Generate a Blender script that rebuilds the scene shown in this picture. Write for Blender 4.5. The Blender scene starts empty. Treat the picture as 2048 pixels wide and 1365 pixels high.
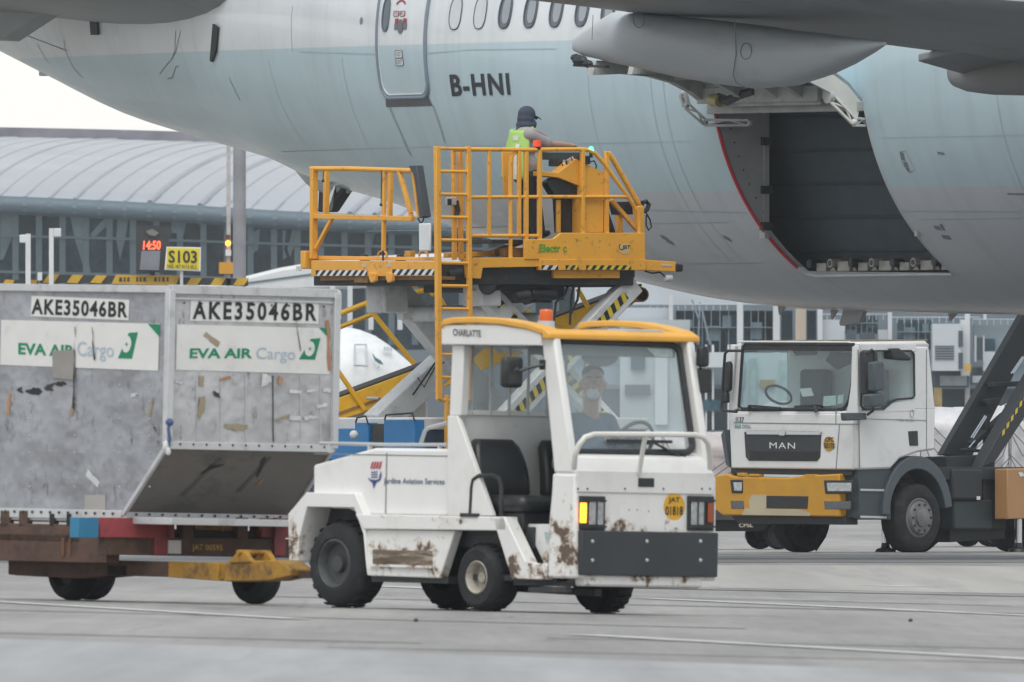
import bpy, bmesh, math, random
from mathutils import Vector, Matrix
random.seed(11)
# ---------------------------------------------------------------- camera, sky, sun, exposure
F = 51300.0; CX = 1024.0; HY = 968.0; EYE = 0.9      # focal length in photo pixels, horizon row, eye height
sc = bpy.context.scene
COL = sc.collection
cam = bpy.data.cameras.new('camera'); camo = bpy.data.objects.new('camera', cam); COL.objects.link(camo)
cam.sensor_width = 36; cam.lens = F / 2048 * 36; cam.shift_y = (HY - 682.5) / 2048
cam.clip_start = 1; cam.clip_end = 9000
cam.dof.use_dof = True; cam.dof.focus_distance = 316; cam.dof.aperture_fstop = 0.9018 / 0.030
camo.location = (0, 0, EYE); camo.rotation_euler = (math.radians(90), 0, 0)
sc.camera = camo
SUN_EL = math.radians(60); SUN_AZ = math.radians(192)     # azimuth clockwise from +Y
w = bpy.data.worlds.new('World'); sc.world = w; w.use_nodes = True
nt = w.node_tree; nt.nodes.clear()
sky = nt.nodes.new('ShaderNodeTexSky'); sky.sky_type = 'NISHITA'; sky.sun_disc = False
sky.sun_elevation = SUN_EL; sky.sun_rotation = SUN_AZ; sky.air_density = 1.0; sky.dust_density = 3.0; sky.ozone_density = 1.0
hs = nt.nodes.new('ShaderNodeHueSaturation'); hs.inputs['Saturation'].default_value = 0.22
bg = nt.nodes.new('ShaderNodeBackground'); bg.inputs['Strength'].default_value = 0.14
wo = nt.nodes.new('ShaderNodeOutputWorld')
# an overcast: the blue sky is mostly covered by a bright, faintly mottled cloud layer
tcw = nt.nodes.new('ShaderNodeTexCoord'); nzw = nt.nodes.new('ShaderNodeTexNoise'); nzw.inputs['Scale'].default_value = 5.0; nzw.inputs['Detail'].default_value = 5
mpw = nt.nodes.new('ShaderNodeMapping'); mpw.inputs['Scale'].default_value = (1, 1, 2.5)
crw = nt.nodes.new('ShaderNodeValToRGB'); crw.color_ramp.elements[0].position = .3; crw.color_ramp.elements[1].position = .7
crw.color_ramp.elements[0].color = (.86, .86, .87, 1); crw.color_ramp.elements[1].color = (1, .985, .955, 1)
scw = nt.nodes.new('ShaderNodeMix'); scw.data_type = 'RGBA'; scw.blend_type = 'MULTIPLY'; scw.inputs[0].default_value = 1; scw.clamp_result = False
scw.inputs[7].default_value = (6.7, 6.75, 6.85, 1)
mxw = nt.nodes.new('ShaderNodeMix'); mxw.data_type = 'RGBA'; mxw.inputs[0].default_value = .82
nt.links.new(tcw.outputs['Generated'], mpw.inputs[0]); nt.links.new(mpw.outputs[0], nzw.inputs[0]); nt.links.new(nzw.outputs['Fac'], crw.inputs[0]); 
spw = nt.nodes.new('ShaderNodeSeparateXYZ'); nt.links.new(tcw.outputs['Generated'], spw.inputs[0])
elw = nt.nodes.new('ShaderNodeValToRGB'); elw.color_ramp.elements[0].position = .03; elw.color_ramp.elements[1].position = .55
elw.color_ramp.elements[0].color = (1, .99, .96, 1); elw.color_ramp.elements[1].color = (.50, .56, .62, 1)
mlw = nt.nodes.new('ShaderNodeMix'); mlw.data_type = 'RGBA'; mlw.blend_type = 'MULTIPLY'; mlw.inputs[0].default_value = 1
nt.links.new(spw.outputs['Z'], elw.inputs[0]); nt.links.new(crw.outputs[0], mlw.inputs[6]); nt.links.new(elw.outputs[0], mlw.inputs[7]); nt.links.new(mlw.outputs[2], scw.inputs[6])
nt.links.new(sky.outputs[0], hs.inputs['Color']); nt.links.new(hs.outputs[0], mxw.inputs[6]); nt.links.new(scw.outputs[2], mxw.inputs[7]); nt.links.new(mxw.outputs[2], bg.inputs['Color']); nt.links.new(bg.outputs[0], wo.inputs['Surface'])
sl = bpy.data.lights.new('sun', 'SUN'); sl.energy = 1.5; sl.angle = math.radians(50); sl.color = (1.0, .96, .9)
so = bpy.data.objects.new('sun', sl); COL.objects.link(so)
so.rotation_euler = (math.pi / 2 - SUN_EL, 0, math.pi - SUN_AZ + 0)
so.rotation_euler = Vector((-math.sin(SUN_AZ) * math.cos(SUN_EL), -math.cos(SUN_AZ) * math.cos(SUN_EL), -math.sin(SUN_EL))).to_track_quat('-Z', 'Y').to_euler()
sc.view_settings.view_transform = 'Standard'; sc.view_settings.look = 'None'
sc.view_settings.exposure = 0.42; sc.view_settings.gamma = 1.0
sc.render.engine = 'CYCLES'
sc.cycles.use_denoising = True; sc.cycles.max_bounces = 8; sc.cycles.diffuse_bounces = 3; sc.cycles.glossy_bounces = 3
sc.cycles.transparent_max_bounces = 12; sc.cycles.volume_bounces = 1
sc.cycles.caustics_reflective = False; sc.cycles.caustics_refractive = False

# ---------------------------------------------------------------- helpers
def V(*a): return Vector(a)
class Frame:
    """a thing's own axes: origin and heading; hit() meets a line of sight with a plane of the thing"""
    def __init__(s, origin, rz=0.0, tilt=0.0):
        s.M = Matrix.Translation(Vector(origin)) @ Matrix.Rotation(tilt, 4, 'Y') @ Matrix.Rotation(math.radians(rz), 4, 'Z')
        s.I = s.M.inverted()
    def ray(s, px, py):
        o = s.I @ V(0, 0, EYE); d = s.I.to_3x3() @ V((px - CX) / F, 1, (HY - py) / F)
        return o, d
    def hit(s, px, py, ax, val):
        o, d = s.ray(px, py); k = 'xyz'.index(ax)
        t = (val - o[k]) / d[k]; p = o + d * t; p[k] = val
        return p
    def proj(s, p):
        q = s.M @ Vector(p)
        return CX + F * q.x / q.y, HY - F * (q.z - EYE) / q.y
WORLD = Frame((0, 0, 0))
def at(px, py, Y): return V((px - CX) / F * Y, Y, EYE + (HY - py) / F * Y)

def tag(o, label=None, cat=None, group=None, kind=None):
    if label: o['label'] = label
    if cat: o['category'] = cat
    if group: o['group'] = group
    if kind: o['kind'] = kind
    return o
def empty(name, fr, label=None, cat=None, group=None):
    o = bpy.data.objects.new(name, None); COL.objects.link(o); o.empty_display_size = .3
    o.matrix_world = fr.M if isinstance(fr, Frame) else Matrix.Translation(Vector(fr))
    return tag(o, label, cat, group)
def dup(root, loc, rz=None, label=None, group=None):
    r = root.copy(); COL.objects.link(r); r.location = loc
    if rz is not None: r.rotation_euler = (0, 0, math.radians(rz))
    if label: r['label'] = label
    if group: r['group'] = group
    for ch in list(root.children):
        c = ch.copy(); COL.objects.link(c); c.parent = r
        for g in ch.children:
            d = g.copy(); COL.objects.link(d); d.parent = c
    return r

class MB:
    def __init__(s): s.v = []; s.f = []; s.m = []
    def add(s, vs, fs, mat=0):
        b = len(s.v); s.v += [Vector(p) for p in vs]
        for f in fs: s.f.append(tuple(b + i for i in f)); s.m.append(mat)
        return s
    def box(s, x0, x1, y0, y1, z0, z1, mat=0):
        vs = [(x, y, z) for x in (x0, x1) for y in (y0, y1) for z in (z0, z1)]
        return s.add(vs, [(0, 1, 3, 2), (4, 6, 7, 5), (0, 4, 5, 1), (2, 3, 7, 6), (0, 2, 6, 4), (1, 5, 7, 3)], mat)
    def prism(s, pts, vec, mat=0):
        pts = [Vector(p) for p in pts]; vec = Vector(vec); n = len(pts)
        vs = pts + [p + vec for p in pts]
        fs = [tuple(range(n)), tuple(range(2 * n - 1, n - 1, -1))] + [(i, (i + 1) % n, n + (i + 1) % n, n + i) for i in range(n)]
        return s.add(vs, fs, mat)
    def bar(s, p, q, w, h, mat=0, up=(0, 0, 1)):
        p = Vector(p); q = Vector(q); d = (q - p).normalized(); up = Vector(up)
        a = d.cross(up)
        if a.length < 1e-4: a = d.cross(V(1, 0, 0))
        a.normalize(); b = a.cross(d).normalized()
        return s.prism([p + a * w / 2 * i + b * h / 2 * j for i, j in ((-1, -1), (1, -1), (1, 1), (-1, 1))], q - p, mat)
    def tube(s, pts, r, n=8, mat=0, closed=False):
        pts = [Vector(p) for p in pts]; m = len(pts)
        rs = r if isinstance(r, (list, tuple)) else [r] * m
        tang = []
        for i in range(m):
            a = pts[(i - 1) % m] if (closed or i > 0) else pts[i]
            b = pts[(i + 1) % m] if (closed or i < m - 1) else pts[i]
            tang.append((b - a).normalized())
        up = V(0, 0, 1) if abs(tang[0].z) < .9 else V(1, 0, 0)
        nrm = tang[0].cross(up).normalized(); rings = []
        for i in range(m):
            nrm = (nrm - tang[i] * nrm.dot(tang[i])).normalized(); bn = tang[i].cross(nrm)
            rings.append([pts[i] + (nrm * math.cos(2 * math.pi * k / n) + bn * math.sin(2 * math.pi * k / n)) * rs[i] for k in range(n)])
        vs = [p for rg in rings for p in rg]; fs = []
        for i in range(m if closed else m - 1):
            j = (i + 1) % m
            for k in range(n):
                fs.append((i * n + k, i * n + (k + 1) % n, j * n + (k + 1) % n, j * n + k))
        if not closed: fs += [tuple(range(n - 1, -1, -1)), tuple((m - 1) * n + k for k in range(n))]
        return s.add(vs, fs, mat)
    def lathe(s, prof, c, axis, n=32, mat=0, cap=True):
        """prof: (radius, distance along axis); open ends are closed when the radius is zero"""
        c = Vector(c); ax = Vector(axis).normalized(); up = V(0, 0, 1) if abs(ax.z) < .9 else V(1, 0, 0)
        a = ax.cross(up).normalized(); b = ax.cross(a)
        vs = []; fs = []
        for r, h in prof:
            for k in range(n):
                t = 2 * math.pi * k / n
                vs.append(c + ax * h + (a * math.cos(t) + b * math.sin(t)) * r)
        for i in range(len(prof) - 1):
            for k in range(n):
                fs.append((i * n + k, i * n + (k + 1) % n, (i + 1) * n + (k + 1) % n, (i + 1) * n + k))
        if cap and prof[0][0] > 1e-5: fs.append(tuple(range(n - 1, -1, -1)))
        if cap and prof[-1][0] > 1e-5: fs.append(tuple((len(prof) - 1) * n + k for k in range(n)))
        return s.add(vs, fs, mat)
    def cyl(s, p, q, r, n=16, mat=0):
        d = Vector(q) - Vector(p)
        return s.lathe([(r, 0), (r, d.length)], p, d, n, mat)
    def ball(s, c, r, n=12, mat=0):
        r = (r, r, r) if not isinstance(r, (tuple, list)) else r
        vs = []; fs = []; m = n // 2
        for i in range(m + 1):
            t = math.pi * i / m
            for k in range(n):
                p = 2 * math.pi * k / n
                vs.append(V(c[0] + r[0] * math.sin(t) * math.cos(p), c[1] + r[1] * math.sin(t) * math.sin(p), c[2] + r[2] * math.cos(t)))
        for i in range(m):
            for k in range(n): fs.append((i * n + k, (i + 1) * n + k, (i + 1) * n + (k + 1) % n, i * n + (k + 1) % n))
        return s.add(vs, fs, mat)
    def sheet(s, rows, mat=0, skip=None):
        nr = len(rows); nc = len(rows[0]); vs = [p for r in rows for p in r]; fs = []
        for i in range(nr - 1):
            for j in range(nc - 1):
                if skip and skip(i, j): continue
                fs.append((i * nc + j, i * nc + j + 1, (i + 1) * nc + j + 1, (i + 1) * nc + j))
        return s.add(vs, fs, mat)
    def build(s, name, mats, parent=None, bevel=0.0, smooth=35, recalc=True):
        me = bpy.data.meshes.new(name)
        mats = mats if isinstance(mats, (list, tuple)) else [mats]
        bm = bmesh.new(); vv = [bm.verts.new(p) for p in s.v]
        for f, mi in zip(s.f, s.m):
            try:
                fc = bm.faces.new([vv[i] for i in f]); fc.material_index = mi
            except ValueError: pass
        bmesh.ops.remove_doubles(bm, verts=bm.verts, dist=1e-5)
        bmesh.ops.dissolve_degenerate(bm, edges=bm.edges, dist=1e-6)
        if recalc: bmesh.ops.recalc_face_normals(bm, faces=bm.faces)
        bm.to_mesh(me); bm.free()
        for m in mats: me.materials.append(m)
        if smooth:
            me.shade_smooth(); me.set_sharp_from_angle(angle=math.radians(smooth))
        o = bpy.data.objects.new(name, me); COL.objects.link(o)
        if parent is not None: o.parent = parent
        if bevel:
            b = o.modifiers.new('bevel', 'BEVEL'); b.width = bevel; b.segments = 2; b.limit_method = 'ANGLE'; b.angle_limit = math.radians(40)
        return o

def text(body, fn, parent, mat, name='lettering', bold=.0, spacing=1.0, sub=0):
    """flat lettering; fn(u, v) maps the text's box (0..1, 0..1) onto the surface it is painted on"""
    cu = bpy.data.curves.new(name, 'FONT'); cu.body = body; cu.offset = bold; cu.space_character = spacing; cu.resolution_u = 3
    o = bpy.data.objects.new(name, cu); COL.objects.link(o); bpy.context.view_layer.update()
    dg = bpy.context.evaluated_depsgraph_get(); me = bpy.data.meshes.new_from_object(o.evaluated_get(dg)); bpy.data.objects.remove(o)
    bm = bmesh.new(); bm.from_mesh(me)
    x0 = min(v.co.x for v in bm.verts); x1 = max(v.co.x for v in bm.verts); y0 = min(v.co.y for v in bm.verts); y1 = max(v.co.y for v in bm.verts)
    for i in range(1, sub):
        bmesh.ops.bisect_plane(bm, geom=bm.verts[:] + bm.edges[:] + bm.faces[:], plane_co=(0, y0 + (y1 - y0) * i / sub, 0), plane_no=(0, 1, 0))
    for v in bm.verts: v.co = fn((v.co.x - x0) / (x1 - x0), (v.co.y - y0) / (y1 - y0))
    bm.to_mesh(me); bm.free(); me.materials.clear(); me.materials.append(mat); me.name = name
    ob = bpy.data.objects.new(name, me); COL.objects.link(ob); ob.parent = parent
    return ob
def flat(p00, p10, p01):
    p00 = Vector(p00); ux = Vector(p10) - p00; uy = Vector(p01) - p00
    return lambda u, v: p00 + ux * u + uy * v

def lin(r, g, b):
    f = lambda c: c / 12.92 if c <= .04045 else ((c + .055) / 1.055) ** 2.4
    return (f(r / 255), f(g / 255), f(b / 255))
MATS = {}
def mat(name, col, rough=.5, metal=0.0, var=.12, scale=2.5, dirt=None, dirt_amt=.5, dirt_scale=6.0, stretch=(1, 1, 1), bump=0.0, bump_scale=40, emit=0.0, coat=0.0, spec=.5, dirt_lo=.52, dirt_hi=.66):
    m = bpy.data.materials.new(name); m.use_nodes = True; n = m.node_tree.nodes; l = m.node_tree.links
    b = n['Principled BSDF']; b.inputs['Roughness'].default_value = rough; b.inputs['Metallic'].default_value = metal
    b.inputs['Specular IOR Level'].default_value = spec; b.inputs['Coat Weight'].default_value = coat
    tc = n.new('ShaderNodeTexCoord'); mp = n.new('ShaderNodeMapping'); mp.inputs['Scale'].default_value = stretch
    l.new(tc.outputs['Object'], mp.inputs['Vector'])
    nz = n.new('ShaderNodeTexNoise'); nz.inputs['Scale'].default_value = scale; nz.inputs['Detail'].default_value = 6; nz.inputs['Roughness'].default_value = .62
    l.new(mp.outputs[0], nz.inputs['Vector'])
    mr = n.new('ShaderNodeMapRange'); mr.inputs[1].default_value = .3; mr.inputs[2].default_value = .7; mr.inputs[3].default_value = 1 - var; mr.inputs[4].default_value = 1 + var * .5
    l.new(nz.outputs['Fac'], mr.inputs[0])
    mx = n.new('ShaderNodeMix'); mx.data_type = 'RGBA'; mx.blend_type = 'MULTIPLY'; mx.inputs[0].default_value = 1
    mx.inputs[6].default_value = (*col, 1); l.new(mr.outputs[0], mx.inputs[7]); out = mx.outputs[2]
    if dirt:
        nd = n.new('ShaderNodeTexNoise'); nd.inputs['Scale'].default_value = dirt_scale; nd.inputs['Detail'].default_value = 8; nd.inputs['Roughness'].default_value = .7
        l.new(mp.outputs[0], nd.inputs['Vector'])
        rd = n.new('ShaderNodeMapRange'); rd.inputs[1].default_value = dirt_lo; rd.inputs[2].default_value = dirt_hi; rd.inputs[4].default_value = dirt_amt
        l.new(nd.outputs['Fac'], rd.inputs[0])
        md = n.new('ShaderNodeMix'); md.data_type = 'RGBA'; md.inputs[7].default_value = (*dirt, 1)
        l.new(rd.outputs[0], md.inputs[0]); l.new(out, md.inputs[6]); out = md.outputs[2]
    l.new(out, b.inputs['Base Color'])
    if bump:
        nb = n.new('ShaderNodeTexNoise'); nb.inputs['Scale'].default_value = bump_scale; nb.inputs['Detail'].default_value = 4
        l.new(tc.outputs['Object'], nb.inputs['Vector'])
        bp = n.new('ShaderNodeBump'); bp.inputs['Strength'].default_value = bump; bp.inputs['Distance'].default_value = .02
        l.new(nb.outputs['Fac'], bp.inputs['Height']); l.new(bp.outputs[0], b.inputs['Normal'])
    if emit:
        b.inputs['Emission Color'].default_value = (*col, 1); b.inputs['Emission Strength'].default_value = emit
    MATS[name] = m
    return m
def glass(name, tint=(.8, .9, .9), veil=.12, veil_col=(.7, .78, .8), rough=.02):
    m = bpy.data.materials.new(name); m.use_nodes = True; n = m.node_tree.nodes; l = m.node_tree.links
    n.remove(n['Principled BSDF']); out = n['Material Output']
    tr = n.new('ShaderNodeBsdfTransparent'); tr.inputs[0].default_value = (*tint, 1)
    gl = n.new('ShaderNodeBsdfGlossy'); gl.inputs['Roughness'].default_value = rough; gl.inputs[0].default_value = (.9, .95, 1, 1)
    df = n.new('ShaderNodeBsdfDiffuse'); df.inputs[0].default_value = (*veil_col, 1)
    lw = n.new('ShaderNodeLayerWeight'); lw.inputs[0].default_value = .5; pw_ = n.new('ShaderNodeMath'); pw_.operation = 'POWER'; pw_.inputs[1].default_value = 4; l.new(lw.outputs['Facing'], pw_.inputs[0]); fr = n.new('ShaderNodeMapRange'); fr.inputs[3].default_value = .045; fr.inputs[4].default_value = .9; l.new(pw_.outputs[0], fr.inputs[0])
    m1 = n.new('ShaderNodeMixShader'); m1.inputs[0].default_value = veil; m2 = n.new('ShaderNodeMixShader')
    l.new(tr.outputs[0], m1.inputs[1]); l.new(df.outputs[0], m1.inputs[2])
    l.new(fr.outputs[0], m2.inputs[0]); l.new(m1.outputs[0], m2.inputs[1]); l.new(gl.outputs[0], m2.inputs[2]); l.new(m2.outputs[0], out.inputs[0])
    return m
def each(name, mbs, m, parent, **k):
    return [q.build(name, m, parent, **k) for q in mbs]
def interp(x, tab):
    if x <= tab[0][0]: return tab[0][1]
    for (a, p), (b, q) in zip(tab, tab[1:]):
        if x <= b: return p + (q - p) * (x - a) / (b - a)
    return tab[-1][1]
def smooth_interp(x, tab):
    """Catmull-Rom through a table, so lofted profiles carry no kinks"""
    n = len(tab)
    if x <= tab[0][0]: return tab[0][1]
    if x >= tab[-1][0]: return tab[-1][1]
    for i in range(n - 1):
        if x <= tab[i + 1][0]: break
    x0, y0 = tab[i]; x1, y1 = tab[i + 1]
    m0 = (y1 - tab[i - 1][1]) / (x1 - tab[i - 1][0]) if i > 0 else (y1 - y0) / (x1 - x0)
    m1 = (tab[i + 2][1] - y0) / (tab[i + 2][0] - x0) if i < n - 2 else (y1 - y0) / (x1 - x0)
    h = x1 - x0; t = (x - x0) / h
    return (2 * t**3 - 3 * t**2 + 1) * y0 + (t**3 - 2 * t**2 + t) * h * m0 + (-2 * t**3 + 3 * t**2) * y1 + (t**3 - t**2) * h * m1
def arc(c, r, a0, a1, n, ax=(1, 0, 0), ay=(0, 0, 1)):
    c = Vector(c); ax = Vector(ax); ay = Vector(ay)
    return [c + ax * r * math.cos(math.radians(a0 + (a1 - a0) * i / n)) + ay * r * math.sin(math.radians(a0 + (a1 - a0) * i / n)) for i in range(n + 1)]

# ---------------------------------------------------------------- shared materials
WHITE_PAINT = mat('worn_white_paint', (.72, .71, .67), .42, var=.08, dirt=(.40, .36, .30), dirt_amt=.5, dirt_scale=5, stretch=(1, 1, .6), dirt_lo=.55, dirt_hi=.8)
RUBBER = mat('black_rubber', (.014, .015, .017), .75, var=.3, dirt=(.09, .09, .09), dirt_amt=.5, bump=.3)
BLACK = mat('black_plastic', (.02, .022, .024), .45, var=.2, dirt=(.07, .07, .07), dirt_amt=.4)
DARK_STEEL = mat('dark_steel', (.045, .05, .055), .6, .3, var=.3, dirt=(.11, .08, .06), dirt_amt=.6)
YELLOW = mat('amber_yellow_paint', (.86, .42, .05), .42, var=.1, dirt=(.22, .12, .05), dirt_amt=.65, dirt_scale=10, dirt_lo=.56, dirt_hi=.68)
ORANGE = mat('deep_yellow_paint', (.70, .34, .012), .42, var=.1, dirt=(.3, .17, .05), dirt_amt=.4)
GREY_STEEL = mat('pale_grey_steel', (.50, .51, .52), .45, var=.1, dirt=(.3, .29, .28), dirt_amt=.4)
CHROME = mat('chrome', (.6, .62, .64), .2, 1.0, var=.05)
INK = mat('black_ink', (.015, .017, .02), .6, var=.1)
WHITE_INK = mat('white_sign_paint', (.75, .76, .76), .5, var=.06, dirt=(.4, .4, .4), dirt_amt=.3)
RED = mat('red_paint', (.55, .02, .03), .4)
# ---------------------------------------------------------------- apron
def gz(x, y):
    """the apron falls gently to the right in the foreground (drainage) and is level farther out"""
    k = 0.02 if y < 225 else 0.02 * max(0.0, 1 - (y - 225) / 60)
    if y < 225 or k > 0:
        k = k * (0.5 + 0.5 * math.cos(math.pi * min(1, max(0, (abs(x) - 8) / 30)))) if abs(x) > 8 else k
    return -k * x
def ground(px, py, dz=0.0):
    z = 0.0
    for _ in range(8):
        Y = F * (EYE - z - dz) / (py - HY); x = (px - CX) / F * Y; z = gz(x, Y)
    return V(x, Y, z + dz)
def concrete():
    m = bpy.data.materials.new('apron_concrete'); m.use_nodes = True; n = m.node_tree.nodes; l = m.node_tree.links; b = n['Principled BSDF']
    b.inputs['Roughness'].default_value = .55; b.inputs['Specular IOR Level'].default_value = .35
    tc = n.new('ShaderNodeTexCoord')
    def noise(scale, stretch, det=6, rough=.6, rot=.35):
        mp = n.new('ShaderNodeMapping'); mp.inputs['Scale'].default_value = stretch; mp.inputs['Rotation'].default_value = (0, 0, rot)
        l.new(tc.outputs['Object'], mp.inputs[0])
        z = n.new('ShaderNodeTexNoise'); z.inputs['Scale'].default_value = scale; z.inputs['Detail'].default_value = det; z.inputs['Roughness'].default_value = rough
        l.new(mp.outputs[0], z.inputs[0]); return z.outputs['Fac']
    def ramp(fac, lo, hi, a, c):
        r = n.new('ShaderNodeMapRange'); r.inputs[1].default_value = lo; r.inputs[2].default_value = hi; r.inputs[3].default_value = a; r.inputs[4].default_value = c
        l.new(fac, r.inputs[0]); return r.outputs[0]
    def mul(col, fac):
        x = n.new('ShaderNodeMix'); x.data_type = 'RGBA'; x.blend_type = 'MULTIPLY'; x.inputs[0].default_value = 1
        if isinstance(col, tuple): x.inputs[6].default_value = col
        else: l.new(col, x.inputs[6])
        l.new(fac, x.inputs[7]); return x.outputs[2]
    c = mul((.305, .295, .278, 1), ramp(noise(.06, (1, .12, 1)), .3, .7, .62, 1.25))       # broad worn bands
    c = mul(c, ramp(noise(.9, (1, .08, 1)), .3, .7, .76, 1.12))                              # long tyre-polished smears
    c = mul(c, ramp(noise(6, (1, .3, 1)), .25, .75, .86, 1.1))
    c = mul(c, ramp(noise(2.2, (.5, .05, 1), 8, .75), .60, .70, 1.0, .58))                   # rubber and oil marks
    c = mul(c, ramp(noise(.035, (1, .05, 1), 2), .55, .6, 1.0, 1.14))
    c = mul(c, ramp(noise(1.1, (1, .012, 1), 7, .65, .02), .3, .7, .84, 1.14))               # blotches
    c = mul(c, ramp(noise(7, (1, .012, 1), 6, .7, .03), .3, .7, .90, 1.08))
    c = mul(c, ramp(noise(3.0, (1, .015, 1), 8, .75, -.03), .60, .68, 1.0, .74))            # oil spots
    l.new(c, b.inputs['Base Color'])
    nb = n.new('ShaderNodeBump'); nb.inputs['Strength'].default_value = .25; nb.inputs['Distance'].default_value = .01
    l.new(noise(30, (1, 1, 1)), nb.inputs['Height']); l.new(nb.outputs[0], b.inputs['Normal'])
    return m
CONCRETE = concrete()
ys = [-30, 0, 40, 70, 90] + [100 + 6 * i for i in range(34)] + [320, 350, 400, 500, 700, 1000, 1500, 2500, 4500]
xs = [-2500, -900, -400, -150, -80, -60] + [-38 + 2.5 * i for i in range(31)] + [60, 80, 150, 400, 900, 2500]
g = MB(); g.sheet([[V(x, y, gz(x, y)) for x in xs] for y in ys])
tag(g.build('ground', CONCRETE, smooth=60), kind='structure')
LINE_PAINT = mat('worn_line_paint', (.62, .62, .6), .7, var=.25, dirt=(.34, .33, .32), dirt_amt=.9, dirt_scale=3, dirt_lo=.48, dirt_hi=.62)
def painted_line(a, b, width, label=None):
    A = ground(*a); B = ground(*b); d = (B - A); d.z = 0; L = d.length; d.normalize(); s = V(-d.y, d.x, 0); m = MB(); rows = []
    for i in range(21):
        p = A + (B - A) * i / 20; r = []
        for j in (-1, 1):
            q = p + s * width / 2 * j; q.z = gz(q.x, q.y) + .006; r.append(q)
        rows.append(r)
    m.sheet(rows)
    return tag(m.build('road_marking', LINE_PAINT), kind='structure')
painted_line((-40, 1203), (600, 1240), .22)
painted_line((1160, 1271), (2090, 1322), .26)
painted_line((1270, 1197), (2090, 1234), .3)
painted_line((1180, 1187), (2090, 1216), .10)
painted_line((720, 1172), (905, 1180), .4)
painted_line((1745, 1172), (1850, 1175), .5)
# a darker asphalt strip and a pale worn edge behind the tractor
ASPHALT = mat('dark_apron_strip', (.16, .165, .17), .85, var=.25, scale=.6, stretch=(1, .2, 1))
def strip(y0, y1, m, dz):
    b = MB(); b.sheet([[V(x, y, gz(x, y) + dz) for x in xs] for y in [y0 + (y1 - y0) * i / 6 for i in range(7)]])
    return tag(b.build('taxi_strip', m), kind='structure')
strip(293, 318, ASPHALT, .004)

# slab joints and long tyre marks
JOINT = mat('joint_sealant', (.19, .188, .185), .9, var=.4, scale=1); SKID = mat('tyre_mark', (.17, .168, .165), .85, var=.45, scale=1.2, stretch=(.2, 3, 1))
def ground_strip(x0, x1, y, wd, slope, m, name):
    b = MB(); rows = []
    for i in range(25):
        x = x0 + (x1 - x0) * i / 24; yy = y + slope * (x - x0); rows.append([V(x, yy + d, gz(x, yy + d) + .005) for d in (-wd / 2, wd / 2)])
    b.sheet(rows); return tag(b.build(name, m), kind='structure')
for i in range(8): ground_strip(-14, 14, 121 + 15 * i, .05 + .0, .35, JOINT, 'slab_joint')
for (x0, x1, y, wd, sl_) in ((-6, 1.5, 171, .5, -.9), (-2, 6, 196, .7, -.6), (.2, 6, 150, .35, -.5), (-5, -.5, 146, .4, -.7), (1, 8, 226, 1.2, -.4), (-1, 4, 138, .3, -.4), (.6, 7, 208, .5, -.7)): ground_strip(x0, x1, y, wd, sl_, SKID, 'tyre_mark')
SCRAP = mat('dark_scrap', (.05, .05, .055), .8)
for px, py, r, lab in ((832, 1244, .016, 'small dark pebble on the apron below the tractor front wheel'), (1821, 1244, .016, 'small dark pebble alone on the right of the apron')):
    p = ground(px, py); m = MB(); m.ball((p.x, p.y, p.z + r * .5), (r, r, r), 8); tag(m.build('stone', SCRAP), lab, 'stone')

def ground_patch(pts, m, name, dz=.003):
    P = [ground(*q) for q in pts]; y0 = min(p.y for p in P); rows = []
    b = MB(); n = 24; A, B, C, D = P           # near-left, near-right, far-right, far-left
    for j in range(5):
        r = []
        for i in range(n + 1):
            u = i / n; v = j / 4; p = (A * (1 - u) + B * u) * (1 - v) + (D * (1 - u) + C * u) * v; r.append(V(p.x, p.y, gz(p.x, p.y) + dz))
        rows.append(r)
    b.sheet(rows); return tag(b.build(name, m), kind='structure')
BLUR_PALE = mat('pale_fence_blur', (.335, .335, .34), .6, var=.3, scale=1.2, stretch=(1, .02, 1), dirt=(.25, .25, .25), dirt_amt=.7, dirt_scale=1.6)  # pale blur of an out-of-focus fence, painted onto the near ground
BEIGE = mat('sandy_worn_concrete', (.36, .345, .32), .7, var=.2, scale=.9, stretch=(1, .015, 1), dirt=(.25, .245, .24), dirt_amt=.7, dirt_scale=1.4)
ground_patch([(-80, 1420), (2130, 1420), (2130, 1352), (-80, 1276)], BLUR_PALE, 'pale_ground_patch'); ground_patch([(1380, 1176), (2120, 1190), (2120, 1134), (1380, 1131)], BEIGE, 'pale_ground_patch')
# ---------------------------------------------------------------- the airliner being loaded
AF = Frame((6.364, 316.5, 6.084), -54.5)
def axis_x(px):
    k = (px - CX) / F; c, s = math.cos(math.radians(54.5)), math.sin(math.radians(54.5))
    return (k * 316.5 - 6.364) / (c + s * k)
def axis_z(px, py):
    x = axis_x(px); Y = 316.5 - math.sin(math.radians(54.5)) * x
    return EYE + (HY - py) / F * Y - 6.084
SIL = sorted((axis_x(px), axis_z(px, py)) for px, py in [(2500, 633), (2300, 632.5), (2048, 630), (1700, 622), (1500, 605), (1329, 568), (1160, 522), (1000, 470), (868, 420), (710, 374), (621, 333), (455, 285), (300, 237), (150, 165), (0, 90), (-200, -10)])
TOP = [(-30, 1.9), (-24, 2.45), (-18, 2.85), (-12, 3.05), (-7, 3.1), (30, 3.1)]
WID = [(-30, .55), (-24, .85), (-21, 1.2), (-18, 1.65), (-14, 2.25), (-10, 2.72), (-6, 3.0), (-2, 3.1), (30, 3.1)]
def fus(x):
    zb = smooth_interp(x, SIL); zt = smooth_interp(x, TOP)
    return (zb + zt) / 2, (zt - zb) / 2, smooth_interp(x, WID)
def skin(x, z, off=0.0):
    cz, rz, ry = fus(x); t = max(-.999, min(.999, (z - cz) / rz)); y = -ry * math.sqrt(1 - t * t)
    n = V(0, y / ry**2, (z - cz) / rz**2).normalized()
    return V(x, y, z) + n * off
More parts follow.
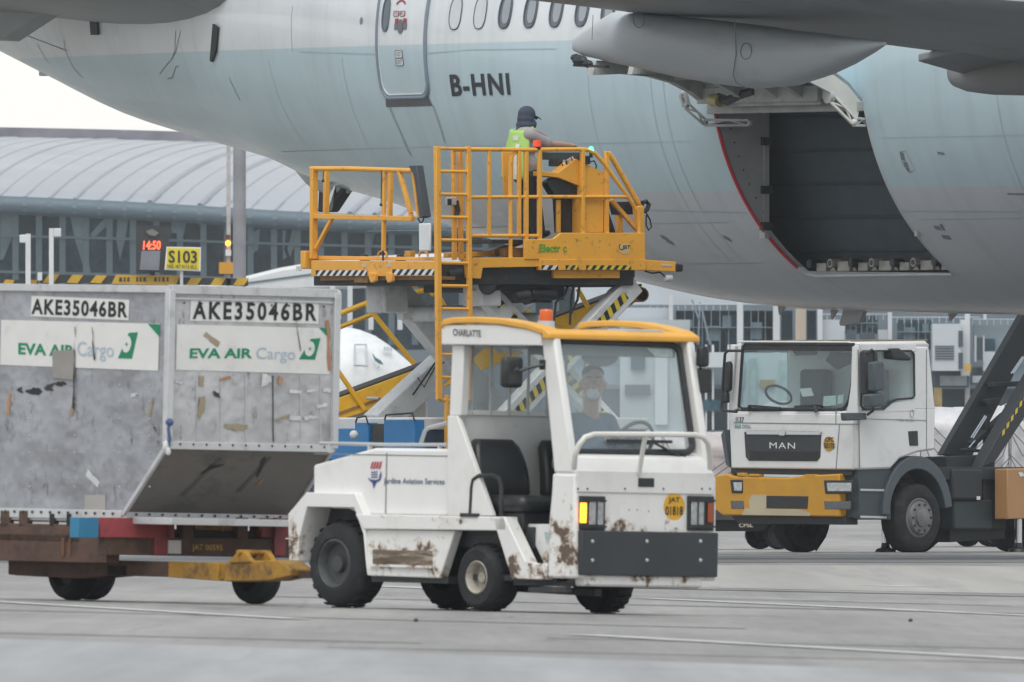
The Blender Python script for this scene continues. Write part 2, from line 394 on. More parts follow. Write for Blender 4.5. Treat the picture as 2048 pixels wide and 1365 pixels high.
def on_skin(px, py):
    y = -2.5
    for _ in range(40):
        p = AF.hit(px, py, 'y', y); y = y * .5 + skin(p.x, p.z).y * .5
    return p.x, p.z
def livery():
    m = mat('airliner_livery', (1, 1, 1), .24, coat=.35, var=.05, scale=1.2); n = m.node_tree.nodes; l = m.node_tree.links; b = n['Principled BSDF']
    tc = n.new('ShaderNodeTexCoord'); sp = n.new('ShaderNodeSeparateXYZ'); l.new(tc.outputs['Object'], sp.inputs[0])
    def step(z0, w):
        r = n.new('ShaderNodeMapRange'); r.inputs[1].default_value = z0 - w; r.inputs[2].default_value = z0 + w; l.new(sp.outputs['Z'], r.inputs[0]); return r.outputs[0]
    def mix(fac, a, c):
        x = n.new('ShaderNodeMix'); x.data_type = 'RGBA'
        for i, q in ((6, a), (7, c)):
            if isinstance(q, tuple): x.inputs[q and i].default_value = (*q, 1)
            else: l.new(q, x.inputs[i])
        l.new(fac, x.inputs[0]); return x.outputs[2]
    c = mix(step(-1.56, .006), (.545, .575, .615), (.48, .625, .68))
    c = mix(step(.335, .01), c, (.73, .77, .79))
    def grime(scale, stretch, rot, lo, hi, amt, col, base, det=7):
        mp = n.new('ShaderNodeMapping'); mp.inputs['Scale'].default_value = stretch; mp.inputs['Rotation'].default_value = rot; l.new(tc.outputs['Object'], mp.inputs[0])
        z = n.new('ShaderNodeTexNoise'); z.inputs['Scale'].default_value = scale; z.inputs['Detail'].default_value = det; z.inputs['Roughness'].default_value = .65; l.new(mp.outputs[0], z.inputs[0])
        r = n.new('ShaderNodeMapRange'); r.inputs[1].default_value = lo; r.inputs[2].default_value = hi; r.inputs[4].default_value = amt; l.new(z.outputs['Fac'], r.inputs[0])
        return mix(r.outputs[0], base, col)
    c = grime(.5, (1, 1, 1), (0, 0, 0), .4, .75, .30, (.37, .42, .45), c)
    c = grime(2.4, (1.6, .25, .12), (0, .55, 0), .52, .74, .22, (.30, .31, .33), c)      # thin run-off streaks
    c = grime(1.0, (2.0, .12, .05), (0, .7, 0), .55, .72, .14, (.28, .28, .30), c)
    r2 = n.new('ShaderNodeMix'); r2.data_type = 'RGBA'; r2.blend_type = 'MULTIPLY'; r2.inputs[0].default_value = 1
    mx = [k for k in n if k.bl_idname == 'ShaderNodeMix' and k.blend_type == 'MULTIPLY'][0]
    l.new(c, mx.inputs[6])
    return m
LIVERY = livery()
AIR = empty('airliner', AF, 'huge white and pale green airliner marked B-HNI with its cargo door open', 'airliner')
SEAM = mat('dark_panel_seam', (.20, .22, .24), .6)
HAIR = mat('faint_panel_seam', (.40, .50, .54), .5)
DOOR_TRIM = mat('door_trim_grey_blue', (.20, .25, .30), .45)
WING_GREY = mat('wing_underside_grey', (.26, .275, .285), .45, var=.1, scale=.8, dirt=(.15, .16, .17), dirt_amt=.5, dirt_scale=1.2, stretch=(1, .3, 1))
FAIR_GREY = mat('fairing_pale_grey', (.47, .51, .53), .4, var=.07, scale=.7, dirt=(.28, .3, .32), dirt_amt=.4, dirt_scale=2, stretch=(.3, 1, 1))
xa = sum(on_skin(px, py)[0] for px, py in ((1450, 314), (1501, 428))) / 2 + .05
xf = sum(on_skin(px, py)[0] for px, py in ((1741, 274), (1806, 432))) / 2
PH1, PH2 = math.asin(.565 / 3.1), math.asin(2.585 / 3.1)
print('cargo opening', xa, xf, PH1, PH2)
xs_ = sorted(set([round(-28 + .5 * i, 3) for i in range(91)] + [xa, xf, xa + .12, xf - .12]))
# first ring point at the crown, going over the starboard side; extra rings at the sill and header of the opening
an = sorted(set([round(2 * math.pi * i / 120, 5) for i in range(120)] + [PH1, PH2, PH2 - .03]))
rows = []
for x in xs_:
    cz, rz, ry = fus(x)
    rows.append([V(x, -ry * math.cos(a), cz - rz * math.sin(a)) for a in an + [2 * math.pi]])
def hole(i, j):
    x = (xs_[i] + xs_[i + 1]) / 2; a = (an + [2 * math.pi])[j] * .5 + (an + [2 * math.pi])[j + 1] * .5
    if not (xa < x < xf and PH1 < a < PH2): return False
    return not ((x < xa + .12) and a > PH2 - .03)
b = MB(); b.sheet(rows, skip=hole)
b.add(rows[-1][:-1], [tuple(range(len(an)))]); b.add(rows[0][:-1], [tuple(range(len(an)))])
b.build('fuselage', LIVERY, AIR, smooth=50, recalc=False)
# --- cargo hold seen through the opening
LINER = mat('cargo_liner_grey', (.40, .46, .50), .7, var=.2, scale=1.5)
JAMB = mat('door_jamb_grey', (.40, .41, .42), .5, var=.12)
SILL = mat('sill_cream_metal', (.36, .35, .32), .45, .2, var=.2, dirt=(.2, .18, .15), dirt_amt=.7)
zf = -2.56; zt = -.40
b = MB()
hx0, hx1 = xa - 3.2, xf + 1.6
def hy_(z, x=0): return skin(x, z).y + .10
b.box(hx0, hx1, hy_(zf, hx0) + .06, 1.5, zf - .05, zf); b.box(hx0, hx1, hy_(zt, hx0), 1.5, zt, zt + .05)
b.box(hx0, hx1, 1.5, 1.55, zf, zt)
for xx in (hx0, hx1):
    zz = [zf + (zt - zf) * i / 10 for i in range(11)]
    b.prism([V(xx, hy_(z, xx), z) for z in zz] + [V(xx, 1.5, zt), V(xx, 1.5, zf)], (.05, 0, 0))
b.build('cargo_hold', LINER, AIR, smooth=0)
b = MB(); b.prism([(hx0, -2.2, zt), (hx0, -1.35, zf + .02), (hx1, -1.35, zf + .02), (hx1, -2.2, zt)], (0, .03, 0)); b.build('hold_curtain', mat('hold_curtain_slate', (.078, .100, .116), .85, var=.12, scale=3, bump=.2, bump_scale=6), AIR, smooth=0)
for k in range(5):
    u = .12 + .19 * k; b = MB(); b.bar((hx0 + .1, -2.2 + .85 * u - .012, zt + (zf - zt) * u), (hx1 - .1, -2.2 + .85 * u - .012, zt + (zf - zt) * u), .012, .03); b.build('curtain_strap', mat('strap_slate', (.045, .06, .072), .8) if k == 0 else MATS['strap_slate'], AIR)
def yskin(z): return skin(xa, z).y
zs = [-.565 - (2.55 - .565) * i / 14 for i in range(15)]
def jamb(name, x, m):
    b = MB(); inner = [max(-2.28, yskin(z) + .06) for z in zs]
    if x < 0: inner = [max(-2.28, yskin(z) + .10) for z in zs]
    b.prism([V(x, yskin(z) + .012, z) for z in zs] + [V(x, i, z) for i, z in reversed(list(zip(inner, zs)))], (-.06 if x < 0 else .06, 0, 0))
    b.box(x - (.08 if x < 0 else -.02), x + (.03 if x < 0 else .08), -2.31, -2.24, -2.15, -.56)
    return b.build(name, m, AIR, smooth=0)
j = jamb('door_jamb', xa - .003, JAMB); jamb('door_jamb', xf + .003, JAMB)
for z in (-.95, -1.55, -2.0):
    b = MB(); b.box(xa - .03, xa + .05, -2.35, -2.20, z - .05, z + .05); b.build('jamb_latch', DARK_STEEL, j)
for k in range(9):
    z = -.8 - .17 * k; b = MB(); b.ball((xa, max(yskin(z) + .18, -2.9), z), .012, 6); b.build('jamb_rivet', DARK_STEEL, j)
b = MB(); b.tube([skin(xa, -.60 - (2.50 - .60) * i / 24, .012) for i in range(25)], .022, 8)
sea = b.build('door_seal', mat('red_door_seal', (.62, .03, .06), .5), AIR)
b = MB(); b.tube([skin(xa, -2.5, .01), skin(xa + .06, -2.575, .012), skin(xa + .2, -2.60, .014)] + [skin(xa + .2 + (xf - xa - .2) * i / 8, -2.60, .014) for i in range(1, 9)], .020, 8)
b.tube([skin(xf, -.56 - 2.03 * i / 20, .004) for i in range(21)], .008, 6)
b.build('sill_lip', mat('sill_lip_pale', (.55, .56, .56), .4), AIR)
n = 7
for i in range(n):
    x = xa + .3 + (xf - xa - .35) * i / (n - .6)
    b = MB(); b.box(x, x + .20 + .06 * (i % 2), -1.72, -1.60, -2.56, -2.455 + .02 * (i % 2)); b.prism([(x + .20, -1.68, -2.56), (x + .36, -1.68, -2.56), (x + .30, -1.68, -2.49)], (0, .15, 0))
    t = b.build('sill_bracket', SILL, AIR, .01)
    b = MB(); b.cyl((x - .07, -1.78, -2.46), (x - .07, -1.62, -2.46), .055, 14); b.build('sill_roller', SILL if i % 2 else DARK_STEEL, t)
    b = MB(); b.cyl((x - .07, -1.785, -2.46), (x - .07, -1.778, -2.46), .035, 14); b.build('roller_hub', BLACK, t)
b = MB(); b.box(xa + .2, xf + .1, -1.45, -1.35, -2.56, -2.36); b.build('sill_guide', DARK_STEEL, AIR)
# --- open cargo door: a curved panel swung up and out about its top hinge
hy = skin(0, -.56).y
DOOR_IN = mat('door_lining_pale', (.44, .45, .44), .55, var=.2, dirt=(.2, .2, .2), dirt_amt=.5, dirt_scale=4)
pr = [(0.02, .03), (.22, .23), (.45, .37), (.72, .48), (1.05, .55), (1.45, .58), (1.95, .56)]
def door_pt(x, o, u, dep): return V(x, hy - o - dep * .25, -.50 + u - dep * .85)
b = MB(); rows = []
for o, u in pr: rows.append([door_pt(xa + .02, o, u, 0), door_pt(xf - .02, o, u, 0)])
low = []
for o, u in pr: low.append([door_pt(xa + .02, o, u, .05), door_pt(xf - .02, o, u, .05)])
b.sheet(rows); b.sheet([r[::-1] for r in low])
b.sheet([rows[-1], low[-1]]); b.sheet([rows[0], low[0]])
b.sheet([[r[0] for r in rows], [r[0] for r in low]]); b.sheet([[r[1] for r in rows], [r[1] for r in low]])
CD = b.build('cargo_door', [LIVERY], AIR, smooth=40)
b = MB()
for x0, x1 in ((xa + .1, xa + .22), (xa + .95, xa + 1.05), (xa + 1.7, xa + 1.8), (xf - .9, xf - .8), (xf - .16, xf - .06)):
    b.prism([door_pt(x0, o, u, .05) for o, u in pr] + [door_pt(x0, o, u, .26) for o, u in pr[:0:-1]], (x1 - x0, 0, 0))
for o, u in pr[1::2]:
    p = door_pt(xa + .05, o, u, .06); b.box(xa + .05, xf - .05, p.y - .05, p.y + .05, p.z - .14, p.z)
b.build('door_rib', DOOR_IN, CD)
b = MB(); b.box(xa - .04, xf, hy - .10, hy + .02, -.62, -.50); b.box(xa + .1, xf - .5, hy - .35, hy - .08, -.50, -.30)
b.box(xa + .5, xf - .5, hy - .30, hy - .14, -.54, -.46)
for k in range(26): b.box(xa + .6 + .075 * k, xa + .63 + .075 * k, hy - .17, hy - .11, -.46, -.40)
b.build('hinge_beam', DOOR_IN, CD, .01)
for x in (xa + .12, xa + 1.55):
    b = MB(); b.prism([(x, hy - .30, -.18), (x, hy - .30, -.38), (x, hy - .22, -.46), (x, hy - .12, -.46), (x, hy - .05, -.36), (x, hy - .05, -.18)], (.32, 0, 0)); b.build('hinge_fairing', WHITE_INK, CD, .01)
b = MB(); b.tube([(xa + .55, hy - .33, -.42), (xa + .75, hy - .36, -.47), (xa + 1.0, hy - .34, -.40), (xa + 1.3, hy - .33, -.35)], .06, 8)
b.build('hydraulic_hose', BLACK, CD)
b = MB(); b.cyl((xa + .42, hy - .36, -.45), (xa + .62, hy - .37, -.47), .075, 12); b.build('actuator_band', mat('brass_band', (.45, .38, .16), .4), CD)
def door_arm(pts, w, m, par):
    b = MB()
    for p, q in zip(pts, pts[1:]):
        d = (q - p); s = V(0, 0, 1).cross(d).normalized(); s = d.cross(s).normalized()
        for k in (-1, 1): b.bar(p + s * w * .40 * k, q + s * w * .34 * k, .07, .03)
        L = d.length; nn = max(2, int(L / .22))
        for i in range(nn): b.bar(p + d * i / nn + s * w * .4 * (1 if i % 2 else -1), p + d * (i + 1) / nn + s * w * .38 * (-1 if i % 2 else 1), .05, .02)
    for p in pts: b.ball(p, w * .42, 10)
    return b.build('actuator_arm', m, par, .004)
ARM_W = mat('arm_white', (.68, .68, .64), .45)
def arm_from(pxs, m, w, y):
    return door_arm([AF.hit(px, py, 'y', yy) for (px, py), yy in zip(pxs, y)], w, m, CD)
arm_from([(1664, 198), (1709, 244), (1738, 246)], ARM_W, .11, (hy - .45, hy - .18, hy + .15))
arm_from([(1366, 188), (1373, 212), (1411, 246), (1500, 246)], DOOR_IN, .09, (hy - .35, hy - .33, hy - .15, hy + .10))
b = MB(); q = AF.hit(1662, 193, 'y', hy - .44); b.lathe([(.0, 0), (.09, 0), (.09, .06), (.0, .06)], q, (0, -1, 0), 16); b.build('gear_wheel', GREY_STEEL, CD)
# inner cheek of the raised door at its forward end
b = MB(); b.prism([door_pt(xf - .02, o, u, .0) for o, u in pr[:6]] + [door_pt(xf - .02, o, u, .30) for o, u in pr[5::-1]], (-.05, 0, 0)); b.build('door_cheek', ARM_W, CD)
# --- seams, decals and small marks on the skin
def skin_line(pts, wd=.012, off=.004):
    """a thin painted strip following the skin through (x, z) points"""
    m = MB(); rows = []
    for i, (x, z) in enumerate(pts):
        a = pts[max(0, i - 1)]; c = pts[min(len(pts) - 1, i + 1)]; d = V(c[0] - a[0], c[1] - a[1], 0).normalized()
        rows.append([skin(x - d.y * wd / 2, z + d.x * wd / 2, off), skin(x + d.y * wd / 2, z - d.x * wd / 2, off)])
    m.sheet(rows); return m
def skin_px(pxs, n=10):
    P = [on_skin(*q) for q in pxs]; out = []
    for a, c in zip(P, P[1:]): out += [(a[0] + (c[0] - a[0]) * i / n, a[1] + (c[1] - a[1]) * i / n) for i in range(n)]
    return out + [P[-1]]
def merge(ms):
    r = MB()
    for k in ms: r.add(k.v, k.f)
    return r
L = []
for px in (1305, 1995, 1330): 
    x0 = on_skin(px, 200)[0]; L.append(skin_line([(x0, .1 - 2.6 * i / 30) for i in range(31)], .008))
L += [skin_line(skin_px([(600, 104), (752, 109)])), skin_line(skin_px([(855, 107), (940, 100), (1112, 98)])), skin_line(skin_px([(1300, 421), (1400, 424), (1490, 426)])), skin_line(skin_px([(1800, 423), (2040, 424)]), .012), skin_line(skin_px([(585, 12), (585, 104)]), .01)]
for z in (-.95, -1.95, -2.45): L.append(skin_line([(-14 + .5 * i, z) for i in range(23)], .007))
for z in (-.95, -1.95): L.append(skin_line([(xf + .25 + .5 * i, z) for i in range(14)], .007))
for px in (700, 560, 1180): x0 = on_skin(px, 200)[0]; L.append(skin_line([(x0, .2 - 1.6 * i / 20) for i in range(21)], .007))
each('skin_seam', L, HAIR, AIR)
L = [skin_line(skin_px([(2015, 388), (2060, 389)]), .02)]
for px, py in ((1340, 485), (1455, 478), (1330, 477)): L.append(skin_line(skin_px([(px - 8, py - 4), (px + 7, py + 3)]), .05))
for pts in ([(128, 80), (132, 105), (150, 140), (165, 155)], [(320, 148), (342, 120), (352, 105), (362, 62)], [(335, 158), (345, 156), (352, 134), (358, 133)], [(75, 88), (90, 115), (98, 128)], [(458, 155), (480, 200)], [(352, 62), (350, 100), (345, 118)]):
    L.append(skin_line(skin_px(pts), .012))
L.append(skin_line(skin_px([(50, 70), (135, 102)]), .012))
for px, py, w_, h_ in ((1805, 312, .08, .10), (1812, 328, .08, .06), (1816, 338, .06, .05), (1882, 306, .14, .03), (1875, 455, .12, .05), (1885, 454, .06, .08), (1893, 474, .16, .05)):
    L.append(skin_line(skin_px([(px - w_ * 50, py), (px + w_ * 50, py + 2)], 3), h_))
L.append(skin_line(skin_px([(1800, 304), (1812, 302), (1830, 340), (1820, 346), (1806, 330), (1800, 304)], 4), .006))
each('skin_mark', L, SEAM, AIR)
# passenger door
xl = on_skin(757, 90)[0]; xr = on_skin(850, 80)[0]; zb = on_skin(810, 192)[1]; zc = zb + 1.92; rr = .16
def rrect(x0, x1, z0, z1, r, n=7):
    o = []
    for cx_, cz_, a in ((x1 - r, z1 - r, 0), (x0 + r, z1 - r, 90), (x0 + r, z0 + r, 180), (x1 - r, z0 + r, 270)):
        o += [(cx_ + r * math.cos(math.radians(a + 90 * i / n)), cz_ + r * math.sin(math.radians(a + 90 * i / n))) for i in range(n + 1)]
    out = []
    for (a, c), (d, e) in zip(o, o[1:] + o[:1]):
        k = max(1, int(math.hypot(d - a, e - c) / .12)); out += [(a + (d - a) * i / k, c + (e - c) * i / k) for i in range(k)]
    return out
def skin_patch(x0, x1, z0, z1, off, n=8, taper=0.0):
    m = MB(); m.sheet([[skin(x0 + (x1 - x0) * i / n + taper * (z - z1) * (1 if i > n / 2 else -1) * -1, z, off) for i in range(n + 1)] for z in [z0 + (z1 - z0) * k / n for k in range(n + 1)]])
    return m
b = skin_patch(xl, xr, zb, zc, .010, 14); PD = b.build('passenger_door', LIVERY, AIR)
b = MB(); b.tube([skin(x, z, .012) for x, z in rrect(xl - .02, xr + .02, zb - .02, zc + .02, rr)], .026, 8, closed=True); b.build('door_seam', DOOR_TRIM, PD)
b = MB(); b.tube([skin(x, z, .014) for x, z in rrect(xl + .02, xr - .02, zb + .02, zc - .02, rr)], .010, 6, closed=True); b.build('door_edge', mat('door_edge_pale', (.6, .64, .66), .4), PD)
def skin_oval(cx_, cz_, rx, rz_, off, n=28, p=2.6):
    pts = []
    for i in range(n):
        t = 2 * math.pi * i / n; c, s = math.cos(t), math.sin(t)
        pts.append(skin(cx_ + rx * math.copysign(abs(c)**(2 / p), c), cz_ + rz_ * math.copysign(abs(s)**(2 / p), s), off))
    return pts
PANE_DARK = mat('cabin_pane', (.10, .13, .16), .12, spec=.6)
SHADE = mat('window_shade_pale', (.62, .66, .68), .5)
x0, z0 = on_skin(774, 30)
b = MB(); b.add(skin_oval(x0, z0, .075, .20, .02), [tuple(range(28))]); pw = b.build('door_window', PANE_DARK, PD)
b = MB(); b.tube(skin_oval(x0, z0, .08, .205, .02), .012, 6, closed=True); b.build('window_frame', mat('frame_dark', (.12, .14, .16), .4), pw)
DKRED = mat('door_marking_red', (.35, .03, .05), .5)
x0, z0 = on_skin(803, 14)
b = MB(); b.sheet([[skin(x0 + r * math.cos(t), z0 - .02 + r * .8 * math.sin(t), .016) for r in (.105, .135)] for t in [math.radians(30 + 12 * i) for i in range(11)]]); b.build('arrow_marking', DKRED, PD)
x0, z0 = on_skin(803, 52)
b = skin_patch(x0 - .15, x0 + .15, z0 - .05, z0 + .03, .018, 4); b.add(skin_oval(x0, z0 - .01, .06, .09, .022), [tuple(range(28))]); h = b.build('door_handle', mat('handle_grey', (.13, .14, .16), .4), PD)
b = skin_patch(x0 - .14, x0 - .06, z0 + .03, z0 + .09, .019, 3); q = skin_patch(x0 + .06, x0 + .14, z0 + .03, z0 + .09, .019, 3); b.add(q.v, q.f); b.build('handle_flag', DKRED, h)
def placard(s, px0, py0, px1, py1, bold=0.0):
    (ax, az), (bx, bz) = on_skin(px0, py1), on_skin(px1, py0)
    b = skin_patch(ax, bx, az, bz, .017, 3); p = b.build('placard', WHITE_INK, PD)
    b = MB(); b.tube([skin(x, z, .018) for x, z in rrect(ax, bx, az, bz, .012, 2)], .005, 5, closed=True); b.build('placard_border', DKRED if py0 < 60 else SEAM, p)
    text(s, lambda u, v: skin(ax + (bx - ax) * (.12 + .76 * u), az + (bz - az) * (.2 + .6 * v), .022), p, SEAM, bold=bold)
placard('OPEN', 789, 23, 800, 33); placard('R', 802, 23, 812, 33); placard('ASSIST', 793, 101, 806, 116); placard('EXIT', 794, 117, 808, 131, .01)
b = MB(); b.sheet([[skin(xl + .04 + (xr - xl - .08) * u - (.07 if u < .5 else -.07) * (1 - v) * abs(2 * u - 1), zb - .135 + .11 * v, .006 + .014 * v) for u in [i / 8 for i in range(9)]] for v in (0, .5, 1)])
b.build('scuff_plate', mat('scuff_dark', (.11, .115, .12), .5, var=.2), AIR)
L = []
for pts in ([(778, 212), (800, 262), (822, 312)], [(866, 212), (880, 252), (890, 285)]): L.append(skin_line(skin_px(pts), .05, .003))
each('drip_stain', L, mat('drip_stain_grey', (.33, .385, .41), .4), AIR)
# cabin windows
FRAME = mat('cabin_window_frame', (.10, .12, .14), .4)
zw = on_skin(1012, 24)[1]; xw0 = on_skin(912, 24)[0]; xw1 = on_skin(1113, 24)[0]; pit = (xw1 - xw0) / 4
for i in range(12):
    x = xw0 + pit * i
    b = MB(); b.tube(skin_oval(x, zw, .138, .205, .006), .014 if i > 1 else .008, 6, closed=True); wn = b.build('cabin_window', FRAME, AIR)
    b = MB(); b.add(skin_oval(x, zw, .135, .20, .005), [tuple(range(28))]); b.build('window_shade' if i < 2 else 'window_pane', SHADE if i < 2 else PANE_DARK, wn)
    if i > 1:
        b = MB(); b.add(skin_oval(x + .02, zw + .015, .085, .165, .008), [tuple(range(28))]); b.build('window_blind', mat('window_blind_grey', (.33, .37, .4), .3) if i == 2 else MATS['window_blind_grey'], wn)
b = MB(); x0, z0 = on_skin(723, 42); b.add(skin_oval(x0, z0, .035, .045, .008, 16, 2), [tuple(range(16))]); b.build('vent_port', SEAM, AIR)
# registration
ax, az = on_skin(905, 193); bx, bz = on_skin(1018, 148)
text('B-HNI', lambda u, v: skin(ax + (bx - ax) * u, az + (bz + .01 - az) * v, .007), AIR, mat('registration_black', (.02, .025, .03), .5), bold=.03, spacing=1.15, sub=6)
# --- wing and flap track fairings
def foil(n=14, t=.11):
    """thickness outline (chord fraction from the trailing edge, height)"""
    up = []; lo = []
    for i in range(n + 1):
        u = (1 - math.cos(math.pi * i / n)) / 2; xx = 1 - u
        y = 5 * t * (.2969 * math.sqrt(xx) - .126 * xx - .3516 * xx**2 + .2843 * xx**3 - .1036 * xx**4) if xx > 0 else 0
        up.append((u, y * 1.15)); lo.append((u, -y * .55))
    return up + lo[::-1][1:-1]
def wing_part(name, secs, m, par, t=.11):
    b = MB(); rows = []
    for (y, xt, xl_, z, tw) in secs:
        c = xl_ - xt; rows.append([V(xt + u * c, y, z + h * c + tw * u * c) for u, h in foil(t=t)])
    rows = [r + [r[0]] for r in rows]; b.sheet(rows); k = len(rows[0]) - 1
    b.add(rows[0][:-1], [tuple(range(k))]); b.add(rows[-1][:-1], [tuple(range(k))])
    return b.build(name, m, par, smooth=40)
def dz(y): return .10 * (-y - 7.3) + .085
WS = [(-2.6, 6.9, 17.5, dz(-2.6), .02), (-7.3, 6.75, 14.6, dz(-7.3), .02), (-11.5, 6.35, 11.9, dz(-11.5), .02), (-20, 2.2, 7.2, dz(-20) + .2, .01), (-29, -1.8, 1.0, dz(-29) + .6, 0)]
WG = wing_part('wing', WS, WING_GREY, AIR)
def canoe(y, x0, x1, w_, ztop, zprof, name='flap_fairing'):
    """canoe fairing: (fraction along, half width, keel height)"""
    b = MB(); rows = []
    for f, hw, zk, zt_ in zprof:
        x = x0 + (x1 - x0) * f; h = (zt_ - zk); rows.append([V(x, y + hw * w_ * math.copysign(abs(math.cos(a))**.75, math.cos(a)), (zt_ + zk) / 2 + h / 2 * math.copysign(abs(math.sin(a))**.85, math.sin(a))) for a in [2 * math.pi * i / 24 for i in range(24)]])
    rows = [r + [r[0]] for r in rows]; b.sheet(rows); b.add(rows[0][:-1], [tuple(range(24))]); b.add(rows[-1][:-1], [tuple(range(24))])
    return b.build(name, FAIR_GREY, AIR, smooth=60)
yc = -10.6
def cx_(px): return AF.hit(px, 100, 'y', yc - .3).x
def czz(px, py): return AF.hit(px, py, 'y', yc - .3).z
P = [(1108, .10, 102, 76), (1130, .3, 112, 62), (1165, .45, 120, 40), (1192, .55, 127, 24), (1250, .8, 138, 26), (1330, .95, 156, 34), (1410, 1, 170, 42), (1475, 1, 178, 50), (1540, 1, 172, 60), (1600, .9, 153, 67), (1650, .7, 131, 74), (1695, .4, 108, 79), (1728, .08, 91, 84)]
X0, X1 = cx_(P[0][0]), cx_(P[-1][0])
CN = canoe(yc, X0, X1, .36, 0, [((cx_(a) - X0) / (X1 - X0), hw, czz(a, k), czz(a, t)) for a, hw, k, t in P])
def side_line(pts, y, wd=.012):
    b = MB(); b.tube([AF.hit(px, py, 'y', y) for px, py in pts], wd, 5); return b
b = side_line([(1470, 40), (1472, 110), (1466, 150), (1472, 165), (1490, 176)], yc - .365, .007)
q = side_line([(1186, 30), (1184, 80)], yc - .30, .005); b.add(q.v, q.f)
for px, py in ((1278, 40), (1492, 103)):
    q = MB(); q.tube([AF.hit(px + 11 * math.cos(t), py + 16 * math.sin(t), 'y', yc - .36) for t in [2 * math.pi * i / 20 for i in range(20)]], .006, 5, closed=True); b.add(q.v, q.f)
b.build('panel_outline', SEAM, CN)
b = MB()
for px, py, r in ((1152, 116, .05), (1160, 122, .07), (1175, 128, .05)): b.ball(AF.hit(px, py, 'y', yc - .1), (r * 2, r, r), 8)
b.bar(AF.hit(1150, 131, 'y', yc - .1), AF.hit(1215, 134, 'y', yc - .1), .06, .03); b.build('flap_linkage', DARK_STEEL, CN)
yc2 = -5.0
def h2(px, py): return AF.hit(px, py, 'y', yc2)
P2 = [(1928, .6, 150, 128), (1932, .9, 178, 110), (1950, 1, 185, 95), (1985, 1, 190, 80), (2060, 1, 192, 70), (2200, 1, 196, 60), (2400, .8, 180, 60)]
A0, A1 = h2(1928, 100).x, h2(2400, 100).x
canoe(yc2, A0, A1, .32, 0, [((h2(a, 100).x - A0) / (A1 - A0), hw, h2(a, k).z, h2(a, t).z) for a, hw, k, t in P2]).data.materials[0] = WING_GREY
# inboard flap, drooped a little behind the wing's trailing edge
b = MB(); p0 = AF.hit(1836, 124, 'y', -6.5); p1 = AF.hit(2060, 188, 'y', -3.4)
b.prism([p0, p1, p1 + V(2.2, 0, .32), p0 + V(2.2, 0, .24)], (0, 0, .10)); b.build('inboard_flap', WING_GREY, AIR, .02)
# --- tailplane
SS = [(-.9, -20.9, -12.9, 1.02, .004), (-1.7, -21.0, -13.3, 1.06, .003), (-5, -22.2, -17.2, 1.4, .003), (-10.5, -24.2, -22.2, 2.0, 0)]
ST = wing_part('tailplane', SS, WING_GREY, AIR, t=.19)
b = MB(); q = [AF.hit(px, py, 'y', -2.6) for px, py in ((-60, 80), (40, 84), (132, 24), (60, 2), (-60, 0))]
b.prism(q, (0, -.25, .05)); b.build('elevator', WING_GREY, ST, .02)
for pts in ([(430, 48), (440, 55), (436, 100), (428, 124), (424, 122), (429, 60)], [(183, 30), (198, 30), (200, 70), (186, 70)]):
    b = MB(); b.prism([skin(*on_skin(px, py), .01) for px, py in pts], (0, -.03, 0)); b.build('tail_seal_plate', DARK_STEEL, AIR)
# --- belly fittings: tail skid, drain masts, blade aerials
def belly(px, py, y=0.0): return AF.hit(px, py, 'y', y)
x = belly(650, 352).x
b = MB(); b.lathe([(.0, 0), (.16, .15), (.24, .5), (.22, 1.0), (.0, 1.35)], belly(594, 316), belly(660, 354) - belly(594, 316), 16); sk = b.build('tail_skid_fairing', FAIR_GREY, AIR)
b = MB(); b.prism([belly(*q, .06) for q in ((658, 360), (712, 374), (678, 425), (655, 425))], (0, -.16, 0)); b.build('tail_skid', DARK_STEEL, sk, .02)
b = MB(); b.bar(belly(672, 372, -.12), belly(657, 420, -.12), .06, .06); b.build('skid_strut', CHROME, sk)
b = MB(); b.prism([belly(*q, .03) for q in ((1694, 622), (1735, 622), (1726, 645), (1688, 652), (1686, 646))], (0, -.06, 0)); b.build('drain_mast', mat('mast_grey', (.35, .35, .36), .5), AIR)
for px, py, hgt in ((1566, 612, 18), (1671, 618, 20), (1907, 628, 14)):
    b = MB(); b.prism([belly(*q, .01) for q in ((px - 8, py), (px + 8, py), (px - 4, py + hgt), (px - 6, py + hgt))], (0, -.02, 0)); b.build('blade_aerial', mat('aerial_grey', (.3, .3, .31), .5) if px == 1566 else MATS['aerial_grey'], AIR)
b = MB(); q = belly(92, 134); b.box(q.x - .12, q.x + .1, -.04, .04, q.z - .12, q.z + .1); b.build('drain_fitting', FAIR_GREY, AIR, .02)
